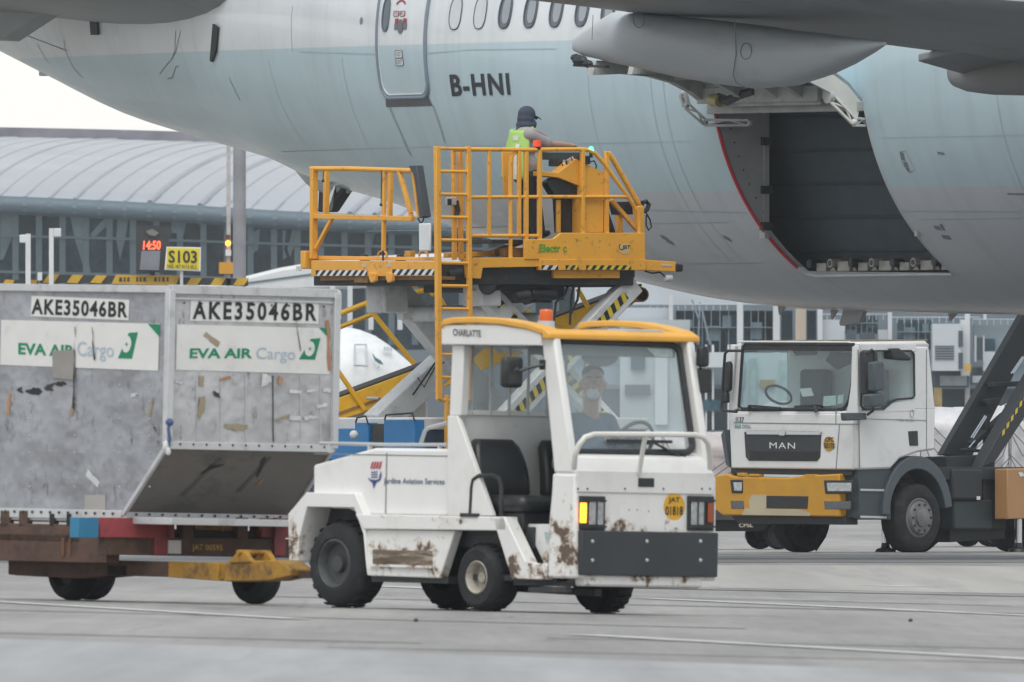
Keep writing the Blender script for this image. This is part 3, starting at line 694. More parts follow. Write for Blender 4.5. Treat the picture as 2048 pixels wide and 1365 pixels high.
# ---------------------------------------------------------------- baggage tractor in front
TX, TY = -1.0915, 181.8
TF = Frame((TX, TY, gz(TX, TY)), -49.4, .02)
def worn_paint(name, col, rust=(.085, .05, .032), lo=.25, hi=.85, gain=.2, th=.60, boxes=()):
    """white vehicle paint, rusted through where it gets knocked: more the lower it is, and on listed patches"""
    m = mat(name, col, .4, var=.06, scale=1.5, dirt=(.45, .41, .34), dirt_amt=.45, dirt_scale=3.5, stretch=(1, 1, .5), dirt_lo=.52, dirt_hi=.8)
    n = m.node_tree.nodes; l = m.node_tree.links; b = n['Principled BSDF']; src = b.inputs['Base Color'].links[0].from_socket
    tc = [k for k in n if k.bl_idname == 'ShaderNodeTexCoord'][0]; sp = n.new('ShaderNodeSeparateXYZ'); l.new(tc.outputs['Object'], sp.inputs[0])
    nz = n.new('ShaderNodeTexNoise'); nz.inputs['Scale'].default_value = 7.5; nz.inputs['Detail'].default_value = 9; nz.inputs['Roughness'].default_value = .68; l.new(tc.outputs['Object'], nz.inputs[0])
    def rng(sock, a, c, d, e):
        r = n.new('ShaderNodeMapRange'); r.interpolation_type = 'SMOOTHSTEP'; r.inputs[1].default_value = a; r.inputs[2].default_value = c; r.inputs[3].default_value = d; r.inputs[4].default_value = e; l.new(sock, r.inputs[0]); return r.outputs[0]
    def math_(op, a, c):
        k = n.new('ShaderNodeMath'); k.operation = op
        for i, q in enumerate((a, c)):
            if isinstance(q, (int, float)): k.inputs[i].default_value = q
            else: l.new(q, k.inputs[i])
        return k.outputs[0]
    tot = math_('ADD', nz.outputs['Fac'], rng(sp.outputs['Z'], lo, hi, gain, -.06))
    for (x0, x1, z0, z1, g_) in boxes:
        e = .06; q = math_('MULTIPLY', rng(sp.outputs['X'], x0 - e, x0 + e, 0, 1), rng(sp.outputs['X'], x1 - e, x1 + e, 1, 0))
        q = math_('MULTIPLY', q, math_('MULTIPLY', rng(sp.outputs['Z'], z0 - e, z0 + e, 0, 1), rng(sp.outputs['Z'], z1 - e, z1 + e, 1, 0)))
        tot = math_('ADD', tot, math_('MULTIPLY', q, g_))
    x = n.new('ShaderNodeMix'); x.data_type = 'RGBA'; l.new(src, x.inputs[6]); x.inputs[7].default_value = (*rust, 1); l.new(rng(tot, th, th + .04, 0, .9), x.inputs[0])
    y = n.new('ShaderNodeMix'); y.data_type = 'RGBA'; l.new(src, y.inputs[6]); y.inputs[7].default_value = (.36, .25, .15, 1); l.new(rng(tot, th - .075, th + .01, 0, .62), y.inputs[0]); l.new(y.outputs[2], x.inputs[6])
    l.new(x.outputs[2], b.inputs['Base Color'])
    rr_ = rng(tot, th, th + .05, .4, .85); l.new(rr_, b.inputs['Roughness'])
    return m
TP = worn_paint('tractor_white', (.77, .77, .755), gain=.06, th=.665, boxes=[(2.75, 3.12, .26, .68, .10), (2.82, 3.1, .3, .95, .05), (.85, 2.0, .60, .70, .10), (.9, 1.6, .30, .47, .12), (2.4, 2.8, .24, .4, .10), (-.1, .12, .3, .72, .10), (2.78, 2.95, .98, 1.3, .05)])
TUG = empty('baggage_tractor', TF, 'white rust-stained baggage tractor with yellow roof towing a cargo container', 'baggage tractor')
YN = -.655
def ts(px, py, y=YN): return TF.hit(px, py, 'y', y)
def tf(px, py, x=3.1): return TF.hit(px, py, 'x', x)
def side_poly(pxs, y0, y1, m=0):
    b = MB(); b.prism([ts(px, py, YN) * 1 + V(0, y0 - YN, 0) for px, py in pxs], (0, y1 - y0, 0), m); return b
# rear body
b = side_poly([(614, 990), (614, 930), (737, 896), (895, 898), (895, 1032), (713, 1030)], -.60, .60); hood = b.build('engine_hood', TP, TUG, .02, smooth=12)
b = MB(); b.box(ts(760, 960).x, ts(762, 960).x, -.604, -.59, ts(700, 1026).z, ts(700, 905).z); b.box(ts(616, 985).x, ts(893, 985).x, -.603, -.598, ts(700, 910).z, ts(700, 908).z)
b.build('hood_seam', mat('seam_grey', (.25, .25, .24), .6), hood)
arch = [(578, 1028), (615, 985), (712, 987), (730, 1030), (736, 1152), (728, 1068), (710, 1016), (616, 1014), (600, 1077), (598, 1122), (580, 1122)]
for y0, y1 in ((-.665, -.42), (.42, .665)): side_poly(arch, y0, y1).build('mudguard', TP, TUG, .006)
b = MB(); b.box(.02, .06, -.42, .42, .28, .72); b.box(.0, .02, -.25, .25, .3, .42); b.build('rear_bumper', TP, TUG, .01)
side_poly([(713, 1029), (1012, 1034), (1016, 1062), (730, 1059)], -.67, .67).build('deck', TP, TUG, .008)
for s in (-1, 1):
    b = side_poly([(729, 1059), (906, 1062), (876, 1157), (735, 1152)], -.64, -.56)
    if s > 0: b.v = [V(v.x, -v.y, v.z) for v in b.v]
    sp_ = b.build('side_panel', TP, TUG, .008)
    if s < 0:
        b = side_poly([(743, 1099), (862, 1103), (862, 1133), (743, 1129)], -.645, -.638); b.build('side_step', mat('step_rust', (.15, .11, .075), .8, var=.5, scale=8, dirt=(.5, .46, .38), dirt_amt=.7, dirt_scale=9, stretch=(.4, 1, 3)), sp_)
        b = side_poly([(740, 1128), (864, 1132), (864, 1137), (740, 1133)], -.665, -.64); b.build('step_lip', TP, sp_)
    b = side_poly([(988, 1036), (1012, 1034), (1056, 1127), (1096, 1127), (1093, 1160), (1026, 1158)], -.67, -.56)
    if s > 0: b.v = [V(v.x, -v.y, v.z) for v in b.v]
    b.build('step_frame', TP, TUG, .008)
b = side_poly([(1018, 1048), (1098, 1048), (1096, 1128), (1055, 1128)], -.50, -.47); fl = b.build('footwell_panel', TP, TUG)
b = side_poly([(1056, 1064), (1074, 1065), (1076, 1086), (1060, 1085)], -.506, -.500); b.build('faded_sticker', mat('faded_blue', (.42, .55, .58), .6, var=.4, scale=30), fl)
b = MB(); b.box(1.95, 2.85, -.60, .60, .22, .26); b.build('cab_floor', DARK_STEEL, TUG)
b = MB(); b.box(.1, 2.9, -.40, .40, .20, .56); b.box(1.62, 2.5, -.52, .52, .45, .60); b.box(.12, .9, -.44, .44, .5, .70)
b.bar((1.95, -.3, .17), (2.95, -.3, .15), .06, .05); b.bar((2.6, -.62, .16), (3.0, -.62, .17), .05, .04); b.build('chassis', DARK_STEEL, TUG); b = MB(); b.box(.85, 1.68, -.60, .60, .19, .24); b.box(2.36, 3.0, -.58, .58, .19, .225); b.build('added_shade_plate', DARK_STEEL, TUG)  # last plates are unseen, added to darken the ground beneath the tractor
# wheels
TYRE = mat('worn_tyre', (.016, .017, .019), .85, var=.3, scale=9, dirt=(.05, .05, .05), dirt_amt=.6, dirt_scale=6, bump=.25)
def wheel(par, c, r, wd, out, rim_m, rim_r=.5, lugs=18, lug=.018, dish=.05, name='wheel'):
    """tyre with tread blocks, rim and hub; out = the outward direction along y (or a vector)"""
    c = Vector(c); o = Vector(out) if not isinstance(out, (int, float)) else V(0, out, 0); R = rim_r * r
    b = MB()
    b.lathe([(R, 0.0), (R * 1.06, .012), (r * .82, .014), (r * .93, -.01), (r, -.05), (r, -wd + .05), (r * .93, -wd + .01), (R, -wd)], c, o, 48, cap=False)
    up = V(0, 0, 1) if abs(o.z) < .9 else V(1, 0, 0); a = o.cross(up).normalized(); u = o.cross(a)
    for k in range(lugs):
        for j in (0, 1):
            t = 2 * math.pi * (k + .5 * j) / lugs; d = a * math.cos(t) + u * math.sin(t); q = -d.cross(o)
            p = c + d * (r + lug * .3) - o * (.03 if j == 0 else wd / 2); b.prism([p + q * (math.pi * r / lugs * .5) * i - o * (wd / 2 - .05) * jj + d * lug * .7 * 0 for i, jj in ((-1, 0), (.6, 0), (1, 1), (-.6, 1))], d * lug * .7 - d * 0)
    t = b.build(name, TYRE, par, smooth=40)
    b = MB(); b.lathe([(R * 1.02, .004), (R * .95, .012), (R * .88, .0), (R * .80, -dish), (R * .35, -dish * 1.1), (R * .32, -dish + .03), (.0, -dish + .035)], c, o, 40, cap=False); rm = b.build('rim', rim_m, t, smooth=40)
    return t
RIM_DARK = mat('rim_dark_grey', (.055, .06, .065), .6, var=.3, dirt=(.13, .12, .11), dirt_amt=.5)
RIM_WHITE = mat('rim_worn_white', (.46, .43, .37), .55, var=.25, scale=8, dirt=(.14, .075, .04), dirt_amt=.85, dirt_scale=9)
pr_ = ts(663, 1128); pf_ = ts(951, 1155)
rr1 = pr_.z; rr2 = pf_.z; print('wheel radii', rr1, rr2, pr_.x, pf_.x)
wheel(TUG, (pr_.x, -.625, rr1), rr1 - .008, .25, -1, RIM_DARK, .58, 22, .012); wheel(TUG, (pr_.x, .625, rr1), rr1 - .008, .25, 1, RIM_DARK, .58, 22, .012)
wheel(TUG, (pf_.x, -.64, rr2), rr2 - .006, .22, -1, RIM_WHITE, .50, 26, .008, .07); wheel(TUG, (pf_.x, .64, rr2), rr2 - .006, .22, 1, RIM_WHITE, .50, 26, .008, .07)
# front body
b = side_poly([(1104, 946), (1150, 948), (1150, 1158), (1094, 1157), (1096, 1050), (1102, 984)], -.655, .655); FB = b.build('front_body', TP, TUG, .02)
b = side_poly([(1106, 948), (1150, 950), (1140, 912), (1118, 904)], -.64, .64); b.build('cowl', TP, TUG, .015)
fx = tf(1200, 1000).x
def fpt(px, py, d=0.0): return TF.hit(px, py, 'x', FXF + d)
FXF = ts(1150, 1000).x
def fbox(px0, py0, px1, py1, d0, d1, b=None):
    b = b or MB(); p = fpt(px0, py1); q = fpt(px1, py0); b.box(FXF + d0, FXF + d1, p.y, q.y, p.z, q.z); return b
fbox(1153, 947, 1427, 984, .0, .010).build('hood_band', TP, FB, .003)
fbox(1274, 957, 1306, 974, .010, .016).build('hood_slot', BLACK, FB, .003)
for px, py, r_ in ((1156, 978, .008), (1175, 978, .008), (1250, 978, .008), (1327, 978, .008), (1404, 978, .008), (1420, 978, .008), (1258, 1020, .006), (1274, 1020, .006), (1297, 1023, .006), (1277, 1058, .006), (1305, 1058, .006)):
    b = MB(); b.ball(fpt(px, py, .012 if py < 980 else .001), r_, 6); b.build('hood_fastener', DARK_STEEL, FB)
fbox(1153, 1066, 1428, 1150, .0, .05).build('front_bumper', mat('bumper_rubber', (.04, .045, .05), .7, var=.15, bump=.1), TUG, .008)
bp = bpy.data.objects[-1] if False else TUG.children[-1]
for px in (1185, 1294, 1401):
    for py in (1083, 1121):
        b = MB(); b.lathe([(.0, .0), (.014, .0), (.010, .008), (0, .01)], fpt(px, py, .05), (1, 0, 0), 10); b.build('bumper_bolt', GREY_STEEL, bp)
b = MB(); p = fpt(1166, 1173); q = fpt(1402, 1152); b.box(FXF - .10, FXF + .02, p.y, q.y, p.z, q.z); b.box(FXF - .4, FXF - .1, -.5, .5, p.z + .01, q.z); b.build('front_beam', TP, TUG, .02)
LENS = mat('headlamp_lens', (.55, .58, .6), .08, .6, var=.35, scale=25)
AMBER = mat('amber_lit', (1.0, .28, .02), .3, emit=3.0); AMBER_OFF = mat('amber_dull', (.35, .07, .02), .3)
for (x0, x1, lx0, lx1, ax0, ax1, lit) in ((1156, 1206, 1172, 1201, 1155, 1166, True), (1372, 1424, 1376, 1402, 1408, 1419, False)):
    b = fbox(x0, 993, x1, 1061, .0, .03); hb = b.build('headlight', BLACK, FB, .006)
    fbox(lx0, 1004, lx1, 1050, .03, .036).build('lens', LENS, hb, .008)
    fbox(ax0, 1006, ax1, 1046, .03 if not lit else .02, .045).build('indicator', AMBER if lit else AMBER_OFF, hb, .006)
    b = MB()
    for px in ((lx0 + lx1) / 2,): fbox(px - 1, 996, px + 1, 1058, .036, .046, b)
    fbox(x0 + 1, 1000, x1 - 1, 1003, .03, .046, b); fbox(x0 + 1, 1052, x1 - 1, 1055, .03, .046, b); b.build('lamp_guard', BLACK, hb)
c0 = fpt(1348, 1014); b = MB(); b.lathe([(0, 0), (.097, 0), (.097, .004), (0, .004)], c0, (1, 0, 0), 32); dk = b.build('number_disc', mat('disc_yellow', (.74, .40, .02), .45, var=.1, scale=20), FB)
text('JAT', flat(fpt(1337, 1008, .007), fpt(1360, 1008, .007), fpt(1337, 995, .007)), dk, INK, bold=.02)
text('01818', flat(fpt(1331, 1031, .007), fpt(1366, 1031, .007), fpt(1331, 1013, .007)), dk, INK, bold=.02)
# cab frame
for s in (-1, 1):
    b = side_poly([(1106, 947), (1146, 947), (1106, 668), (1080, 664), (1082, 690)], -.65, -.585)
    if s > 0: b.v = [V(v.x, -v.y, v.z) for v in b.v]
    b.build('front_pillar', TP, TUG, .018)
    b = side_poly([(903, 690), (926, 690), (921, 832), (897, 832)], -.65, -.58)
    if s > 0: b.v = [V(v.x, -v.y, v.z) for v in b.v]
    b.build('rear_pillar', TP, TUG, .01)
    b = side_poly([(896, 832), (915, 832), (986, 1032), (896, 1032)], -.66, -.62)
    if s > 0: b.v = [V(v.x, -v.y, v.z) for v in b.v]
    b.build('side_brace', TP, TUG, .006)
    b = side_poly([(889, 690), (889, 658), (896, 650), (1000, 650), (1088, 663), (1088, 692)], -.685, -.60)
    if s > 0: b.v = [V(v.x, -v.y, v.z) for v in b.v]
    fc = b.build('roof_side', TP, TUG, .008)
    if s < 0: text('CHARLATTE', flat(ts(913, 672) + V(0, -.034, 0), ts(969, 675) + V(0, -.034, 0), ts(913, 658) + V(0, -.034, 0)), fc, mat('lettering_faded', (.16, .16, .17), .6), bold=.03)
ROOF_Y = mat('roof_yellow', (.78, .40, .055), .45, var=.08, dirt=(.5, .32, .12), dirt_amt=.3)
tp = [(891, 652), (895, 645), (915, 641), (960, 640), (1010, 643), (1060, 652), (1096, 663)]
for s in (-1, 1):
    b = MB(); up = [ts(px, py) for px, py in tp]
    b.prism([V(p.x, -.70, p.z + .02) for p in up] + [V(p.x, -.70, p.z - .025) for p in reversed(up)], (0, .14, 0))
    if s > 0: b.v = [V(v.x, -v.y, v.z) for v in b.v]
    b.build('roof_trim', ROOF_Y, TUG, .012)
a0 = ts(1097, 661); b = MB()
b.prism([(a0.x - .02, -.70, a0.z + .015), (a0.x + .06, -.70, a0.z - .02), (a0.x + .06, -.70, a0.z - .062), (a0.x - .02, -.70, a0.z - .062)], (0, 1.40, 0)); b.build('roof_front', ROOF_Y, TUG, .012)
b = MB(); e0 = ts(893, 655); b.prism([(e0.x + .02, -.62, e0.z - .02), (ts(1000, 655).x, -.62, e0.z + .0), (a0.x, -.62, a0.z - .01), (a0.x, -.62, a0.z - .05), (e0.x + .02, -.62, e0.z - .06)], (0, 1.24, 0)); b.build('roof_panel', GREY_STEEL, TUG)
b = MB(); q = ts(1060, 664); b.box(q.x, q.x + .2, .05, .42, q.z + .0, q.z + .035); b.build('roof_hatch', GREY_STEEL, TUG, .01)
bc = TF.hit(1092, 648, 'y', -.35); b = MB(); b.lathe([(.0, 0), (.065, 0), (.06, .05), (0, .05)], (bc.x, bc.y, bc.z - .03), (0, 0, 1), 20); bb = b.build('beacon_base', GREY_STEEL, TUG)
b = MB(); b.lathe([(.045, 0), (.048, .01), (.046, .07), (.038, .08), (0, .082)], (bc.x, bc.y, bc.z + .02), (0, 0, 1), 20); b.build('beacon_lens', mat('beacon_orange', (.75, .14, .03), .25), bb)
# windscreen
W00, W10, W11, W01 = (TF.hit(1136, 912, 'y', -.60), TF.hit(1401, 913, 'y', .585), TF.hit(1373, 683, 'y', .585), TF.hit(1104, 673, 'y', -.60))
W10.x = W00.x; W11.x = W01.x
def wsp(u, v, d=0.0):
    p = (W00 * (1 - u) + W10 * u) * (1 - v) + (W01 * (1 - u) + W11 * u) * v
    nn = (W10 - W00).cross(W01 - W00).normalized(); return p + nn * d
def rr2d(u0, u1, v0, v1, r, n=6):
    o = []
    for cu, cv, a in ((u1 - r, v1 - r, 0), (u0 + r, v1 - r, 90), (u0 + r, v0 + r, 180), (u1 - r, v0 + r, 270)):
        o += [(cu + r * math.cos(math.radians(a + 90 * i / n)), cv + r * math.sin(math.radians(a + 90 * i / n))) for i in range(n + 1)]
    return o
GLASS = glass('windscreen_glass', (.90, .95, .95), .20, (.66, .75, .77)); CLEAR = glass('clear_glass', (.92, .95, .95), .06)
b = MB(); o = rr2d(.03, .97, .03, .96, .07); b.add([wsp(u, v, .005) for u, v in o], [tuple(range(len(o)))]); ws = b.build('windscreen', GLASS, TUG, smooth=0)
b = MB(); b.tube([wsp(u, v, .008) for u, v in rr2d(.025, .975, .03, .965, .07)], .024, 8, closed=True); b.build('windscreen_seal', BLACK, ws)
b = MB(); b.prism([wsp(.02, .955), wsp(.98, .955), wsp(.98, 1.06), wsp(.02, 1.06)], (-.03, 0, 0)); b.prism([wsp(.0, -.06), wsp(1, -.06), wsp(1, .03), wsp(0, .03)], (-.03, 0, 0)); b.build('windscreen_frame', TP, TUG)
for (u, v), (u2, v2), (u3, v3) in (((.08, -.04), (-.02, .28), (.03, .55)), ((.88, -.03), (.66, .10), (.30, .12))):
    b = MB(); b.tube([wsp(u, v, .03), wsp(u2, v2, .04)], .009, 6); b.bar(wsp(u2, v2, .035) if u < .5 else wsp(.80, .115, .03), wsp(u3, v3, .03), .022, .022); b.ball(wsp(u, v, .02), .03, 8); b.build('wiper', BLACK, ws)
b = MB(); b.add([wsp(.80, .86, -.012), wsp(.94, .86, -.012), wsp(.94, .93, -.012), wsp(.74, .93, -.012)], [(0, 1, 2, 3)]); b.build('sun_strip', mat('pale_sticker', (.6, .68, .66), .5, var=.3, scale=30), ws)
b = MB(); b.box(W01.x - .30, W01.x - .02, -.56, .56, W01.z - .13, W01.z - .01); b.ball((W01.x - .12, -.05, W01.z - .13), (.03, .17, .075), 14); b.build('sun_visor', mat('visor_grey', (.16, .19, .20), .6), TUG)
# rear window with bars, rear bulkhead
rx = 1.76; zt_ = ts(920, 690).z; zm_ = TF.hit(1000, 832, 'x', rx).z; zl_ = ts(920, 1034).z
b = MB(); b.box(rx, rx + .03, -.585, .585, zl_, zm_); b.box(rx - .01, rx + .05, -.585, .585, zm_, zm_ + .035); b.box(rx - .01, rx + .03, -.585, .585, zt_ - .02, zt_ + .05); b.build('bulkhead', TP, TUG, .004)
b = MB(); b.box(rx + .005, rx + .012, -.585, .585, zm_ + .03, zt_); b.build('rear_window', CLEAR, TUG, smooth=0)
for i in range(7):
    y = -.52 + 1.04 * i / 6; b = MB(); b.cyl((rx + .045, y, zm_), (rx + .045, y, zt_), .011, 8); b.build('window_bar', GREY_STEEL, TUG)
# seats
SEAT = mat('seat_vinyl', (.024, .026, .028), .38, var=.2)
def seat(y):
    zc_ = ts(1000, 1030).z
    b = MB(); rows = []
    for i in range(9):
        v = i / 8; z = zc_ + .10 + .43 * v; wd = .245 * (1 - .25 * v**3) ; x = 1.94 - .10 * v + (.03 * math.sin(v * math.pi))
        r = []
        for k in range(20):
            a = 2 * math.pi * k / 20; c, s_ = math.cos(a), math.sin(a)
            sc_ = 1.0 if 0 < i < 8 else .86
            r.append(V(x + .065 * sc_ * math.copysign(abs(s_)**.7, s_) + .03 * (c * c if s_ > 0 else 0), y + wd * sc_ * math.copysign(abs(c)**.6, c), z))
        rows.append(r + [r[0]])
    b.sheet(rows); b.add(rows[0][:-1], [tuple(range(20))]); b.add(rows[-1][:-1], [tuple(range(20))]); st = b.build('seat_back', SEAT, TUG, .02, smooth=60)
    b = MB(); b.box(1.95, 2.46, y - .235, y + .235, zc_ + .02, zc_ + .14); b.build('seat_cushion', SEAT, TUG, .05)
    b = MB(); b.box(2.0, 2.42, y - .19, y + .19, zc_ - .12, zc_ + .02); b.build('seat_base', BLACK, TUG, .01)
seat(-.36); seat(.27)
b = MB(); b.tube([ts(941, 1031), ts(944, 975), ts(947, 960), ts(958, 952), ts(985, 951), ts(998, 957), ts(1003, 972), ts(1003, 1034)], .016, 8); b.box(ts(925, 1030).x, ts(960, 1030).x, -.68, -.61, ts(940, 1034).z, ts(940, 1027).z); b.build('grab_rail', BLACK, TUG)
# dashboard and steering wheel
b = MB(); b.box(2.72, 2.95, -.57, .57, 1.0, 1.10); b.build('dashboard', mat('dash_grey', (.09, .1, .11), .6), TUG, .03)
b = MB(); b.tube([V(2.60 + .07 * math.sin(a), .30 + .17 * math.cos(a), 1.20 + .15 * math.sin(a)) for a in [2 * math.pi * i / 24 for i in range(24)]], .014, 8, closed=True); b.bar((2.60, .30, 1.20), (2.75, .30, 1.06), .04, .04); b.bar((2.6, .14, 1.2), (2.6, .46, 1.2), .03, .015); b.build('steering_wheel', BLACK, TUG)
b = MB(); q = [fpt(1148, 938, .03), fpt(1150, 912, .08), fpt(1158, 890, .12), fpt(1170, 875, .14), fpt(1188, 869, .15), fpt(1290, 869, .15), fpt(1390, 870, .15), fpt(1406, 875, .14), fpt(1416, 888, .12), fpt(1419, 910, .08), fpt(1420, 938, .03)]
b.tube(q, .020, 8); b.tube([fpt(1291, 870, .15), fpt(1284, 910, .08), fpt(1278, 948, .02)], .018, 8); b.build('front_rail', WHITE_PAINT, TUG)
# mirrors
b = MB(); q0 = ts(1018, 776, -.80); q1 = ts(1055, 714, -.80); b.box(q0.x, q0.x + .07, -.90, -.72, q0.z, q1.z); mr_ = b.build('side_mirror', BLACK, TUG, .03)
b = MB(); b.tube([ts(1040, 742, -.80), ts(1062, 735, -.74), ts(1088, 730, -.66)], .012, 6); b.box(ts(1082, 730).x, ts(1090, 730).x, -.67, -.64, ts(1085, 740).z, ts(1085, 720).z); b.ball(ts(1034, 741, -.90), .022, 8, 0); b.build('mirror_arm', BLACK, mr_)
b = MB(); q0 = TF.hit(1396, 735, 'x', 2.92); q1 = TF.hit(1416, 692, 'x', 2.92); b.box(2.88, 2.95, q0.y, q1.y, q0.z, q1.z); mr2 = b.build('side_mirror', BLACK, TUG, .025)
b = MB(); q0 = TF.hit(1400, 786, 'x', 2.92); q1 = TF.hit(1421, 738, 'x', 2.92); b.box(2.88, 2.94, q0.y, q1.y, q0.z, q1.z); b.bar((2.88, .66, q1.z), (2.92, q0.y, q1.z), .02, .02); b.build('lower_mirror', BLACK, mr2, .02)
# hood rail and lettering
b = MB(); b.tube([ts(640, 887, -.55), ts(700, 888, -.55), ts(780, 890, -.55), ts(895, 890, -.55)], .013, 8); b.tube([ts(841, 889, -.5), ts(850, 862, -.5), ts(858, 856, -.5), ts(895, 846, -.5)], .014, 8)
for px in (660, 740, 880): b.bar(ts(px, 889, -.55), ts(px, 906, -.55), .03, .02)
b.build('hood_rail', mat('galvanised_rail', (.55, .56, .57), .35, .4), TUG)
def hp(px, py): return ts(px, py, -.60) + V(0, -.005, 0)
text('Jardine Aviation Services', flat(hp(768, 971), hp(890, 973), hp(768, 956)), hood, mat('lettering_navy', (.09, .11, .20), .6), bold=.012)
b = MB()
for k in range(4):
    x0 = 741 + 5.5 * k; b.add([hp(x0, 938 + (k % 2)), hp(x0 + 4.3, 937), hp(x0 + 7.5, 923 - k * .3), hp(x0 + 3.5, 925)], [(0, 1, 2, 3)])
b.build('emblem_petals', mat('emblem_red', (.5, .07, .09), .5), hood)
b = MB()
def crescent(cx0, cy0, r0, a0, a1, tw):
    o = []; inn = []
    for i in range(11):
        a = math.radians(a0 + (a1 - a0) * i / 10); t_ = tw * math.sin(math.pi * i / 10)
        o.append(hp(cx0 + r0 * math.cos(a), cy0 + r0 * 1.25 * math.sin(a))); inn.append(hp(cx0 + (r0 - t_) * math.cos(a), cy0 + (r0 - t_) * 1.25 * math.sin(a)))
    b.sheet([o, inn])
crescent(749, 950, 13, 20, 165, 5); crescent(751, 950, 13, -30, 60, 4.5)
for k in range(3): b.add([hp(743, 944 + 5 * k), hp(756, 943 + 5 * k), hp(756, 945.5 + 5 * k), hp(743, 946.5 + 5 * k)], [(0, 1, 2, 3)])
b.add([hp(745, 964), hp(755, 962), hp(748, 978)], [(0, 1, 2)])
b.build('emblem_thistle', mat('emblem_blue', (.06, .09, .28), .5), hood)
# ---------------------------------------------------------------- air cargo container on its dolly behind the tractor
def dented(name, col, grime, amt):
    m = mat(name, col, .42, .35, var=.26, scale=1.6, dirt=grime, dirt_amt=amt, dirt_scale=5, dirt_lo=.5, dirt_hi=.75)
    n = m.node_tree.nodes; l = m.node_tree.links; b = n['Principled BSDF']; tc = [k for k in n if k.bl_idname == 'ShaderNodeTexCoord'][0]
    z = n.new('ShaderNodeTexNoise'); z.inputs['Scale'].default_value = 2.2; z.inputs['Detail'].default_value = 3; z.inputs['Distortion'].default_value = .1; l.new(tc.outputs['Object'], z.inputs[0])
    v = n.new('ShaderNodeTexVoronoi'); v.inputs['Scale'].default_value = 3.0; l.new(tc.outputs['Object'], v.inputs['Vector'])
    a = n.new('ShaderNodeMath'); a.operation = 'MULTIPLY_ADD'; a.inputs[1].default_value = .12; l.new(v.outputs['Distance'], a.inputs[0]); l.new(z.outputs['Fac'], a.inputs[2])
    bp = n.new('ShaderNodeBump'); bp.inputs['Strength'].default_value = .6; bp.inputs['Distance'].default_value = .12; l.new(a.outputs[0], bp.inputs['Height']); l.new(bp.outputs[0], b.inputs['Normal'])
    # scattered black scuffs, scratched mostly downward
    mp = n.new('ShaderNodeMapping'); mp.inputs['Scale'].default_value = (3, 3, 1.2); l.new(tc.outputs['Object'], mp.inputs[0])
    s = n.new('ShaderNodeTexNoise'); s.inputs['Scale'].default_value = 4.2; s.inputs['Detail'].default_value = 9; s.inputs['Roughness'].default_value = .75; l.new(mp.outputs[0], s.inputs[0])
    r = n.new('ShaderNodeMapRange'); r.inputs[1].default_value = .565; r.inputs[2].default_value = .68; r.inputs[4].default_value = .75; l.new(s.outputs['Fac'], r.inputs[0])
    x = n.new('ShaderNodeMix'); x.data_type = 'RGBA'; src = b.inputs['Base Color'].links[0].from_socket; l.new(src, x.inputs[6]); x.inputs[7].default_value = (.06, .06, .07, 1); l.new(r.outputs[0], x.inputs[0]); l.new(x.outputs[2], b.inputs['Base Color'])
    mp2 = n.new('ShaderNodeMapping'); mp2.inputs['Scale'].default_value = (1, 1, 9); mp2.inputs['Rotation'].default_value = (.1, .9, .2); l.new(tc.outputs['Object'], mp2.inputs[0])
    s2 = n.new('ShaderNodeTexNoise'); s2.inputs['Scale'].default_value = 3.5; s2.inputs['Detail'].default_value = 10; s2.inputs['Roughness'].default_value = .8; l.new(mp2.outputs[0], s2.inputs[0])
    r2 = n.new('ShaderNodeMapRange'); r2.inputs[1].default_value = .56; r2.inputs[2].default_value = .68; r2.inputs[4].default_value = .38; l.new(s2.outputs['Fac'], r2.inputs[0])
    x2 = n.new('ShaderNodeMix'); x2.data_type = 'RGBA'; l.new(x.outputs[2], x2.inputs[6]); x2.inputs[7].default_value = (.62, .63, .64, 1); l.new(r2.outputs[0], x2.inputs[0]); l.new(x2.outputs[2], b.inputs['Base Color'])
    return m
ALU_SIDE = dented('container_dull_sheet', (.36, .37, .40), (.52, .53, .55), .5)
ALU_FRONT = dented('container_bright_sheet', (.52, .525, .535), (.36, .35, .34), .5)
ALU_SLOPE = mat('container_grimy_shaded_sheet', (.20, .185, .17), .6, .1, var=.15, dirt=(.09, .085, .08), dirt_amt=.6, dirt_scale=5, stretch=(1, .5, 1), bump=.15, bump_scale=6)  # grime, plus the downward slope's shade put into the darker colour
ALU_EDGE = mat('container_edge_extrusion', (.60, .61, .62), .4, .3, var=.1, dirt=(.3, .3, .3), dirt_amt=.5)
UY = -.77
cT = TF.hit(341, 579, 'y', UY); cM = TF.hit(340, 891, 'y', UY); cB = TF.hit(246, 1031, 'y', UY)
UX = cT.x; ZT = cT.z; ZM = cM.z; ZB = cB.z; XB = cB.x; XR = UX - 2.0
ULD = empty('cargo_container', TF, 'dented grey airline cargo container marked AKE35046BR on the dolly behind the tractor', 'cargo container')
b = MB(); prof = [(UX, ZT), (UX, ZM), (XB, ZB), (XR, ZB), (XR, ZT)]
b.add([V(x, y, z) for y in (UY, -UY) for x, z in prof], [(0, 1, 2, 3, 4)], 0)
b.add([V(x, y, z) for y in (UY, -UY) for x, z in prof], [(9, 8, 7, 6, 5), (2, 3, 8, 7), (3, 4, 9, 8), (4, 0, 5, 9)], 0)
b.add([V(x, y, z) for y in (UY, -UY) for x, z in prof], [(0, 1, 6, 5)], 1)
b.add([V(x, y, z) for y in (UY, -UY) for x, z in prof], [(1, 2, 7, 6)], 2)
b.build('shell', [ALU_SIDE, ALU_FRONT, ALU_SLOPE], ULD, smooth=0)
b = MB(); e = .028
